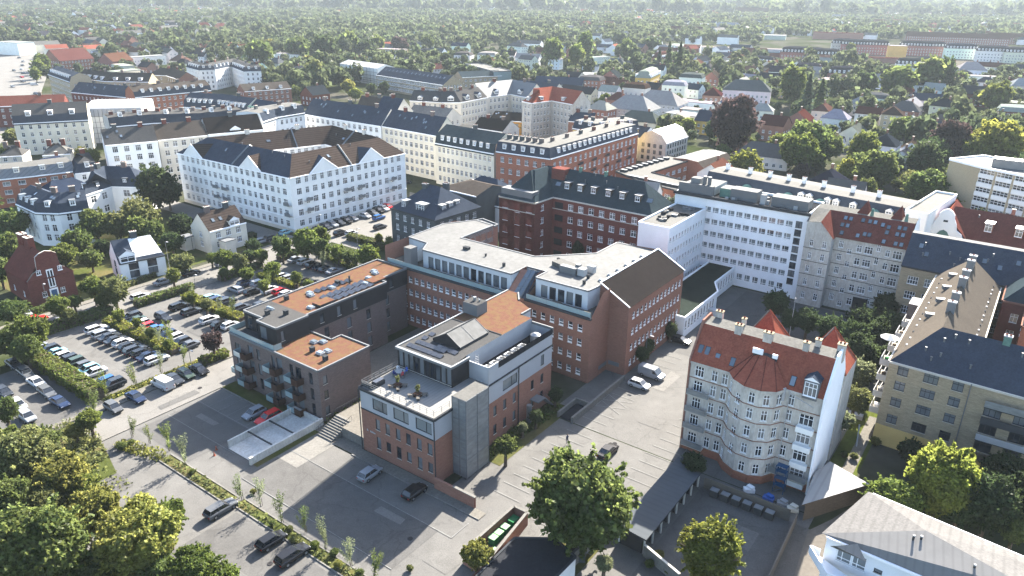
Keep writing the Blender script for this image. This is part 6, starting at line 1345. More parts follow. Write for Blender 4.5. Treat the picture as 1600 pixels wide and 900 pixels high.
# px, py (middle of the roof), width, depth, wall height, type, wall, roof, turn
HL = [(1212, 190, 12, 11, 8, 'g', 'r', 'd', 0), (1250, 182, 14, 11, 8, 'g', 'r', 'd', 1), (1307, 180, 13, 11, 8, 'h', 'w', 'l', 0), (1360, 174, 13, 9, 6, 'g', 'w', 'd', 0), (1415, 168, 15, 12, 9, 'h', 'r', 'g', 0), (1487, 190, 12, 11, 6, 'g', 'w', 'g', 0),
 (1540, 187, 16, 13, 8, 'm', 'c', 'g', 0), (1447, 197, 24, 10, 5, 'g', 'g', 'u', 0), (1367, 150, 18, 10, 6, 'm', 'w', 'g', 0), (1527, 143, 17, 12, 8, 'g', 'b', 's', 0), (1517, 106, 22, 16, 8, 'h', 'w', 'l', 0), (1547, 102, 18, 11, 6, 'g', 'b', 's', 1), (1320, 112, 24, 14, 8, 'm', 'r', 's', 0),
 (1352, 107, 16, 12, 6, 'g', 'w', 's', 0), (1425, 98, 26, 12, 8, 'm', 'w', 's', 0), (1247, 101, 20, 12, 6, 'g', 'w', 's', 1), (1272, 112, 22, 14, 5, 'h', 'c', 'l', 0), (1216, 122, 26, 12, 8, 'g', 'w', 's', 0), (1322, 128, 34, 14, 6, 'f', 'w', 'l', 0), (1452, 153, 18, 10, 7, 'g', 'g', 'u', 0), (1590, 170, 18, 14, 9, 'm', 'b', 'l', 0),
 (1595, 130, 14, 12, 9, 'h', 'c', 'l', 0), (1375, 123, 16, 12, 6, 'g', 'w', 'l', 0), (940, 166, 13, 11, 7, 'h', 'r', 'l', 0), (925, 122, 16, 12, 9, 'm', 'r', 'g', 0), (957, 117, 13, 12, 9, 'g', 'r', 's', 1), (995, 134, 15, 10, 11, 'm', 'c', 'b', 0), (1013, 116, 34, 11, 10, 'm', 'o', 'l', 1), (1055, 130, 15, 11, 10, 'm', 'w', 'l', 0),
 (1082, 118, 16, 12, 11, 'm', 'w', 'g', 0), (1114, 119, 15, 12, 9, 'g', 'r', 'b', 1), (1168, 137, 30, 16, 8, 'h', 'w', 'g', 0), (1087, 156, 46, 10, 5, 'f', 'w', 'l', 0), (990, 165, 26, 18, 6, 'h', 'g', 'l', 0), (1032, 157, 28, 18, 6, 'h', 'g', 'l', 0), (1066, 166, 22, 9, 4, 'f', 'g', 'l', 0), (1072, 175, 20, 12, 5, 'f', 'g', 'l', 0),
 (1002, 184, 22, 12, 5, 'h', 'c', 'g', 0), (1112, 184, 13, 12, 7, 'g', 'o', 'u', 0), (1062, 182, 10, 9, 5, 'g', 'c', 'l', 1), (962, 99, 20, 14, 7, 'h', 'c', 'g', 0), (968, 94, 12, 10, 7, 'g', 'w', 'g', 1), (875, 128, 34, 12, 6, 'g', 'g', 'u', 0), (905, 141, 26, 10, 6, 'g', 'c', 's', 0),
 (432, 96, 13, 11, 8, 'h', 'w', 'g', 0), (407, 112, 12, 11, 7, 'h', 'w', 's', 0), (492, 143, 13, 12, 7, 'g', 's' if False else 'b', 's', 1), (640, 94, 18, 13, 9, 'm', 'w', 's', 0), (725, 84, 16, 12, 9, 'm', 'w', 'g', 0), (763, 84, 18, 13, 9, 'm', 'w', 'l', 0), (684, 80, 16, 11, 8, 'g', 'w', 'g', 0), (607, 91, 15, 12, 7, 'g', 'w', 's', 0), (795, 84, 15, 11, 8, 'g', 'w', 's', 0),
 (600, 49, 14, 11, 7, 'g', 'w', 's', 1), (437, 47, 18, 12, 7, 'g', 'w', 's', 0), (415, 46, 16, 12, 7, 'f', 'w', 'l', 0), (655, 50, 14, 11, 7, 'g', 'w', 's', 1), (672, 53, 14, 11, 7, 'g', 'w', 'p', 0), (510, 92, 12, 10, 7, 'g', 'c', 's', 0), (465, 110, 12, 11, 8, 'g', 'r', 's', 1),
 (107, 90, 30, 22, 9, 'g', 'r', 'r', 1), (180, 92, 22, 16, 8, 'g', 'r', 'r', 1), (37, 46, 28, 16, 8, 'g', 'r', 'b', 0), (50, 40, 24, 12, 8, 'g', 'c', 'r', 0), (70, 53, 18, 12, 8, 'g', 'w', 's', 1), (82, 41, 20, 14, 8, 'h', 'r', 'd', 0), (110, 52, 15, 12, 7, 'g', 'w', 's', 0), (137, 54, 16, 12, 7, 'h', 'c', 'p', 0),
 (182, 50, 18, 13, 8, 'g', 'r', 'd', 1), (198, 61, 20, 13, 8, 'g', 'r', 'r', 0), (232, 50, 20, 13, 8, 'h', 'c', 'p', 0), (257, 38, 40, 16, 9, 'm', 'c', 's', 0), (317, 39, 18, 13, 9, 'g', 'w', 'd', 1), (22, 64, 34, 18, 12, 'f', 'w', 'l', 0), (282, 92, 14, 12, 8, 'h', 'c', 'p', 0), (310, 80, 15, 12, 7, 'g', 'w', 's', 0), (290, 52, 16, 12, 7, 'g', 'r', 'd', 0),
 (345, 40, 16, 12, 7, 'g', 'r', 'd', 1), (255, 78, 18, 12, 8, 'g', 'w', 's', 0), (150, 27, 22, 14, 8, 'g', 'r', 'p', 0), (67, 17, 40, 16, 8, 'g', 'w', 's', 0), (1255, 80, 42, 15, 11, 'm', 'r', 's', 0), (1292, 83, 26, 14, 11, 'm', 'r', 's', 0), (1352, 68, 52, 15, 11, 'm', 'r', 's', 0), (1318, 66, 26, 14, 11, 'm', 'g', 's', 0), (1403, 70, 18, 14, 13, 'f', 'o', 'l', 0),
 (1442, 70, 48, 15, 11, 'm', 'r', 's', 0), (1502, 74, 32, 15, 11, 'm', 'w', 's', 0), (1553, 78, 32, 14, 11, 'm', 'w', 's', 0), (1594, 80, 30, 14, 11, 'm', 'c', 's', 0), (1495, 57, 130, 16, 9, 'g', 'r', 'r', 0), (1310, 50, 70, 14, 10, 'f', 'r', 'd', 0), (1600, 58, 90, 16, 9, 'g', 'r', 'r', 0),
 (872, 39, 44, 22, 9, 'f', 'w', 'l', 0), (913, 42, 50, 22, 7, 'f', 'g', 'l', 0), (990, 41, 90, 26, 7, 'f', 'g', 'l', 0), (1040, 41, 60, 24, 7, 'f', 'g', 'l', 0), (1072, 47, 50, 18, 7, 'g', 'c', 'r', 0), (1070, 69, 34, 34, 6, 'f', 'w', 'l', 0), (1092, 36, 44, 20, 9, 'f', 'w', 'l', 0), (1137, 41, 50, 20, 7, 'h', 'w', 'l', 0), (1180, 53, 90, 24, 6, 'f', 'g', 'l', 0),
 (1090, 55, 120, 22, 6, 'f', 'g', 'l', 0), (1160, 74, 150, 10, 7, 'f', 'g', 'l', 0), (1190, 80, 110, 16, 6, 'f', 'b', 'u', 0), (1390, 89, 120, 12, 5, 'f', 'r', 'd', 0), (1180, 18, 110, 30, 12, 'g', 'r', 'd', 0), (1085, 18, 80, 24, 9, 'f', 'r', 'd', 0), (1310, 28, 46, 24, 8, 'h', 'w', 'l', 0), (1400, 13, 120, 20, 7, 'f', 'w', 'l', 0), (690, 3, 300, 40, 18, 'f', 'r', 'd', 0), (190, 9, 70, 30, 9, 'f', 'w', 'l', 0),
 (1170, 40, 34, 22, 7, 'f', 'g', 'l', 0), (1215, 92, 40, 14, 5, 'f', 'c', 'l', 0), (1425, 228, 11, 9, 5, 'g', 'w', 'b', 1), (1195, 236, 22, 12, 5, 'h', 'w', 'g', 0), (1335, 206, 13, 12, 6, 'g', 'c', 'g', 1), (1390, 212, 13, 9, 5, 'g', 'w', 'g', 0), (1300, 218, 10, 8, 4, 'g', 'w', 's', 0), (1440, 240, 8, 6, 3, 'g', 'g', 's', 0)]
for (px, py, w, d, h, ty, wc, rc, tn) in HL:
    x, y = X(px, py, h+1); dist = hypot(x, y)
    house(x, y, w, d, h, ty, wc, rc, TH+(pi/2 if tn else 0)+random.uniform(-.12, .12)+(.25 if dist > 500 else 0))
# ================================================================== FAR HOUSES, TREES
def inpoly(x, y, P):
    c = False; n = len(P); j = n-1
    for i in range(n):
        xi, yi = P[i]; xj, yj = P[j]
        if (yi > y) != (yj > y) and x < (xj-xi)*(y-yi)/(yj-yi)+xi: c = not c
        j = i
    return c
def grow(P, m):
    cx = sum(p[0] for p in P)/len(P); cy = sum(p[1] for p in P)/len(P); out = []
    for p in P:
        d = hypot(p[0]-cx, p[1]-cy) or 1; k = (d+m*1.3)/d; out.append((cx+(p[0]-cx)*k, cy+(p[1]-cy)*k))
    return out
PP = lambda l: [X(px, py) for px, py in l]
AVE = PP([(0, 225), (-60, 215), (-60, 90), (0, 78), (60, 74), (80, 100), (66, 140), (60, 160)])
TOWN = PP([(-40, 205), (95, 125), (300, 125), (480, 155), (590, 130), (720, 130), (900, 160), (1010, 205), (1100, 240), (1060, 300), (640, 335), (250, 330), (150, 285), (60, 290), (-60, 320)])
CORE = WP([(-97, -90), (110, -90), (110, 104), (60, 136), (-5, 143), (-60, 136), (-97, 136)])
CORE2 = WP([(50, 100), (110, 100), (110, 168), (52, 168)])
RAIL = PP([(1040, 82), (1700, 112), (1700, 96), (1040, 68)])
RAIL2 = PP([(1185, 96), (1700, 118), (1700, 74), (1185, 56)])
COURTY = WP([(-160, 62), (-95, 62), (-93, 122), (-145, 126)])
VILLAS = WP([(-300, 52), (-92, 52), (-92, 66), (-300, 66)])
NOGO = [AVE, TOWN, CORE, CORE2, COURTY, VILLAS, RAIL, RAIL2]
sheet('avenue', [AVE], .03, 'asphalt_light'); sheet('railway_ground', [RAIL], .03, 'gravel')
sheet('side_street', [PP([(1105, 250), (1190, 262), (1160, 285), (1100, 275)]), PP([(640, 300), (780, 330), (775, 345), (640, 322)]), PP([(1600, 110), (1700, 118), (1600, 145), (1560, 140)]), PP([(840, 232-8), (1000, 282), (940, 292), (770, 262)])], .03, 'asphalt')
def blocked(x, y, m, houses=False):
    for P in NOGO:
        if inpoly(x, y, P): return True
    for P, (bx0, bx1, by0, by1) in BB:
        if bx0-m < x < bx1+m and by0-m < y < by1+m:
            if inpoly(x, y, grow(P, m)): return True
    return False
def mkbb():
    global BB
    BB = [(P, (min(p[0] for p in P), max(p[0] for p in P), min(p[1] for p in P), max(p[1] for p in P))) for P in FOOT]
mkbb()
rnd = random.Random(11)
cand = []
yy = 170.
while yy < 2600:
    st = 31 if yy < 900 else 48
    xx = -yy*.80-20
    while xx < yy*.80+20:
        x = xx+rnd.uniform(-9, 9); y = yy+rnd.uniform(-9, 9); xx += st
        px, py = PX(x, y); pr = .62 if px > 820 else (.56 if px < 330 else .16)
        if 330 < px < 900 and py > 75: pr = .35
        if 330 < px < 900 and py < 75: pr = .07
        if rnd.random() < pr: cand.append((x, y))
    yy += st
cand.sort(key=lambda c: hypot(*c))
nh = 0; far_h = []
types = [('w', 'l'), ('c', 'g'), ('w', 's'), ('w', 's'), ('w', 'g'), ('c', 's'), ('r', 'r'), ('r', 'd'), ('w', 'r'), ('c', 'r'), ('w', 'l'), ('g', 's'), ('c', 'p'), ('t', 'b'), ('w', 'u'), ('b', 'd'), ('r', 's')]
MAXH = 292
for (x, y) in cand:
    w = rnd.choice((11, 12, 14, 16)); d = rnd.choice((9, 10, 11)); h = rnd.choice((6, 7, 8, 9)); w += 8*(hypot(x, y) > 700); ty = rnd.choice('gggghmf' if hypot(x, y) > 500 else 'ggghhm'); wc, rc = rnd.choice(types)
    if ty == 'f': rc = 'l'; w += 8
    if blocked(x, y, w*.6): continue
    rz = TH+rnd.choice((0, pi/2))+rnd.uniform(-.3, .3)
    if len(HOUSES) < MAXH:
        house(x, y, w, d, h, ty, wc, rc, rz)
        P = FOOT[-1]; BB.append((P, (min(p[0] for p in P), max(p[0] for p in P), min(p[1] for p in P), max(p[1] for p in P))))
    else: far_h.append((x, y, w, d, h, wc, rc, rz))
mbw = MB()
for (x, y, w, d, h, wc, rc, rz) in far_h:
    ca, sa = cos(rz), sin(rz); T_ = lambda u, v, z: (x+ca*u-sa*v, y+sa*u+ca*v, z)
    wm = {'w': 'plaster_white', 'c': 'plaster_cream', 'r': 'brick_red', 'g': 'plaster_grey', 't': 'brick_tan', 'b': 'brick_brown'}[wc]; rm = {'s': 'roof_slate', 'g': 'felt_grey', 'r': 'roof_red', 'd': 'roof_red_dark', 'l': 'felt_light', 'p': 'roof_red', 'b': 'roof_brown', 'u': 'roof_slate'}[rc]
    c = [(-w/2, -d/2), (w/2, -d/2), (w/2, d/2), (-w/2, d/2)]
    for k in range(4): p, q = c[k], c[(k+1) % 4]; mbw.face([T_(*p, 0), T_(*q, 0), T_(*q, h), T_(*p, h)], wm)
    for s in (-1, 1): mbw.face([T_(-w/2, s*d/2, h), T_(w/2, s*d/2, h), T_(w/2, 0, h+3.6), T_(-w/2, 0, h+3.6)], rm); mbw.face([T_(s*w/2, -d/2, h), T_(s*w/2, d/2, h), T_(s*w/2, 0, h+3.6)], wm)
if mbw.f:
    o = link('distant_houses', mbw.mesh('distant_houses')); tag(o, 'hazy mass of small houses scattered among trees towards the horizon', 'houses', kind='stuff')
# ------------------------------------------------------------------ tree prototypes
def leafquads(pos, nrm, size, elong=1.):
    n = len(pos); rs = np.random.RandomState(n % 1000+3)
    nrm = nrm/np.linalg.norm(nrm, axis=1, keepdims=True)
    r = rs.normal(size=(n, 3)); u = np.cross(nrm, r); u /= np.linalg.norm(u, axis=1, keepdims=True); v = np.cross(nrm, u)
    s = (size*(.6+.8*rs.rand(n)))[:, None]
    u = u*s*.5; v = v*s*.5*elong
    return np.stack([pos-u-v*.6, pos+u*.7-v, pos+u+v*.6, pos-u*.7+v], 1).reshape(-1, 3)
def crown_pts(seed, n, R, H, kind):
    rs = np.random.RandomState(seed)
    if kind == 'cone':
        t = rs.rand(n)**.8; a = rs.rand(n)*2*pi; lay = .75+.25*np.sin(t*42+a*1.0); r = R*(1-t)**.8*(.55+.45*rs.rand(n)**.5)*lay+.15
        p = np.stack([r*np.cos(a), r*np.sin(a), t*H+rs.normal(size=n)*.1], 1); o = np.stack([np.cos(a), np.sin(a), np.full(n, .6)], 1)
        return p, o
    if kind == 'young':
        nb = 9; a = rs.rand(nb)*2*pi; k = rs.choice(nb, n); t = rs.rand(n); h0 = .05+.5*rs.rand(nb)[k]; r = R*(.15+.85*t)*(1-h0*.5); r = np.where(k < 2, .1*R, r)
        z = H*(h0+t*.5); z = np.where(k < 2, H*rs.rand(n), z); j = rs.normal(size=(n, 3))*R*.11
        p = np.stack([r*np.cos(a[k]), r*np.sin(a[k]), z], 1)+j; return p, np.stack([np.cos(a[k]), np.sin(a[k]), np.full(n, .7)], 1)
    nl = {'round': 30, 'tall': 26, 'wide': 32, 'open': 22, 'willow': 22}[kind]
    d = rs.normal(size=(nl, 3)); d /= np.linalg.norm(d, axis=1, keepdims=True); d[:, 2] = d[:, 2]*.9+.1
    c = d*(.36+.38*rs.rand(nl))[:, None]; c[:2] *= .3; rad = .17+.20*rs.rand(nl)
    if kind == 'open': rad *= .82; c *= 1.15
    k = rs.choice(nl, n, p=rad**2/np.sum(rad**2)); dd = rs.normal(size=(n, 3)); dd /= np.linalg.norm(dd, axis=1, keepdims=True); dd[:, 2] = np.where(rs.rand(n) < .35, np.abs(dd[:, 2]), dd[:, 2])
    rr = rad[k]*(.62+.42*rs.rand(n)**.7)*(1+.16*np.sin(dd[:, 0]*9+k)*np.cos(dd[:, 1]*8)+.22*rs.rand(n)**4)
    p = c[k]+dd*rr[:, None]; o = dd+p*.4
    m = rs.rand(n) < (.2 if kind == 'open' else .42); g = dd*(.5+.36*rs.rand(n)**.7)[:, None]; p = np.where(m[:, None], g, p)
    ns = 70; sd_ = rs.normal(size=(ns, 3)); sd_ /= np.linalg.norm(sd_, axis=1, keepdims=True); m = rs.rand(n) < .07; ki = rs.choice(ns, n); le = (.72+.16*rs.rand(ns))[ki]
    p = np.where(m[:, None], sd_[ki]*(le+.26*rs.rand(n))[:, None]+rs.normal(size=(n, 3))*.025, p)
    if kind == 'willow': p[:, 2] -= .25*rs.rand(n)*np.hypot(p[:, 0], p[:, 1])
    p[:, :2] *= (1-.32*np.clip(-p[:, 2], 0, 1))[:, None]
    q = p*np.array([R, R, H/2]); q[:, 2] += H/2
    return q, o
def quadmesh(name, verts, mats=('foliage',)):
    n = len(verts)//4; me = bpy.data.meshes.new(name); me.vertices.add(len(verts)); me.vertices.foreach_set('co', verts.astype(np.float32).ravel())
    me.loops.add(len(verts)); me.loops.foreach_set('vertex_index', np.arange(len(verts), dtype=np.int32)); me.polygons.add(n)
    me.polygons.foreach_set('loop_start', np.arange(0, len(verts), 4, dtype=np.int32)); me.polygons.foreach_set('loop_total', np.full(n, 4, dtype=np.int32))
    for m in mats: me.materials.append(MATS[m])
    me.update(); return me
_cp = {}
def crownmesh(kind, q, seed, asp=1.0):
    k = (kind, q, seed, round(asp, 1))
    if k in _cp: return _cp[k]
    R = 5.; H = 2*R*round(asp, 1); n, ls = {'near': (34000, .28), 'mid': (7500, .50), 'low': (1600, .95)}[q]
    if kind == 'young': n, ls = 900, .42
    if kind == 'willow': n = int(n*1.2)
    p, o = crown_pts(seed, n, R, H, kind); o = o/np.linalg.norm(o, axis=1, keepdims=True)*.75+np.random.RandomState(seed).normal(size=o.shape)*.62
    if kind == 'willow': o[:, 2] *= .2
    _cp[k] = quadmesh('crown', leafquads(p, o, ls*(.8 if kind in ('willow', 'cone') else 1), 2.4 if kind == 'willow' else 1.25)); return _cp[k]
_tp = {}
def trunkmesh(kind, q, Hc, tr):
    k = (kind, q, round(Hc), round(tr, 1))
    if k in _tp: return _tp[k]
    mb = MB(); H = Hc*.6; r = .26+.012*Hc
    mb.tube((0, 0, -.2), (.1, .05, tr+H*.35), r, 'bark', 7, r*.7); top = (.1, .05, tr+H*.35)
    if kind == 'young':
        mb = MB(); mb.tube((0, 0, 0), (0, 0, tr+Hc*.7), .06, 'bark', 5, .03); mb.tube((.25, 0, 0), (.25, 0, 1.3), .04, 'wood', 4)
    elif kind == 'cone': mb.tube(top, (.0, 0, tr+Hc*.95), r*.7, 'bark', 6, .03)
    else:
        rs = random.Random(int(Hc*7))
        for i in range(6 if q != 'low' else 3):
            a = 2*pi*i/6+rs.uniform(-.4, .4); e = (top[0]+cos(a)*Hc*.27, top[1]+sin(a)*Hc*.27, tr+H*rs.uniform(.7, 1.1)); mb.tube(top if i % 2 else (.05, .03, tr+H*.1), e, r*.5, 'bark', 5, r*.15)
            if q == 'near':
                for s in (-.5, .5): mb.tube(e, (e[0]+cos(a+s)*Hc*.12, e[1]+sin(a+s)*Hc*.12, e[2]+Hc*.12), r*.18, 'bark', 4, r*.05)
    _tp[k] = mb.mesh('trunk'); return _tp[k]
GC = {'mid': (0.051, 0.0713, 0.0203), 'yel': (0.0887, 0.102, 0.0189), 'dark': (0.0255, 0.0399, 0.0156), 'olive': (0.0702, 0.0818, 0.0293), 'cop': (0.0309, 0.0213, 0.0202), 'fresh': (0.0606, 0.0802, 0.0173), 'red': (0.0998, 0.031, 0.0199), 'blue': (0.031, 0.0466, 0.031), 'pale': (0.0995, 0.1171, 0.0615), 'aut': (0.1024, 0.1084, 0.0263)}
GN = {'mid': 'green', 'yel': 'yellow-green', 'dark': 'dark green', 'olive': 'olive green', 'cop': 'dark copper-brown', 'fresh': 'bright green', 'red': 'reddish', 'blue': 'blue-green', 'pale': 'pale green', 'aut': 'yellowing'}
KN = {'round': 'round', 'tall': 'tall', 'wide': 'spreading', 'cone': 'pointed', 'open': 'loose', 'willow': 'feathery', 'young': 'staked young'}
TREES = []; tr_rnd = random.Random(5)
def tree(x, y, R, asp=1., kind='round', col='mid', trunk=1.6, label=None, shrub=False):
    dist = hypot(x, y); q = 'near' if dist < 175 and R > 2.2 else ('mid' if dist < 380 else 'low')
    s = R/5.; a = round(asp, 1); H = 10*a*s
    nm = 'shrub' if shrub else 'tree'
    o = link(nm, None, None, (x, y, 0), tr_rnd.uniform(0, 6.28)); o['category'] = nm
    c = link('crown', crownmesh(kind, q, tr_rnd.choice((1, 2, 3)), a), o, (0, 0, trunk)); c.scale = (s*tr_rnd.uniform(.88, 1.14), s*tr_rnd.uniform(.88, 1.14), s*tr_rnd.uniform(.9, 1.12))
    j = tr_rnd.uniform(.85, 1.18); c.color = tuple(v*j for v in GC[col])+(1,)
    t = link('trunk', trunkmesh(kind, q, H, trunk), o)
    if label: o['label'] = label
    else: TREES.append((o, ('small ' if R < 2.6 and not shrub else ('big ' if R > 6.5 else ''))+KN[kind]+' '+GN[col]+' '+nm, (x, y)))
    return o
def ptree(px, py, rp, kind='round', col='mid', asp=1., trunk=1.6, label=None, shrub=False):
    "px, py and rp: middle and half width of the crown as measured"
    R = 5.
    for _ in range(6):
        zc = trunk+R*asp; x, y = X(px, py, zc); dep = float(np.array([x, y, zc-CAMH])@_fw); R = rp*dep/F
    return tree(x, y, R, asp, kind, col, trunk, label, shrub)
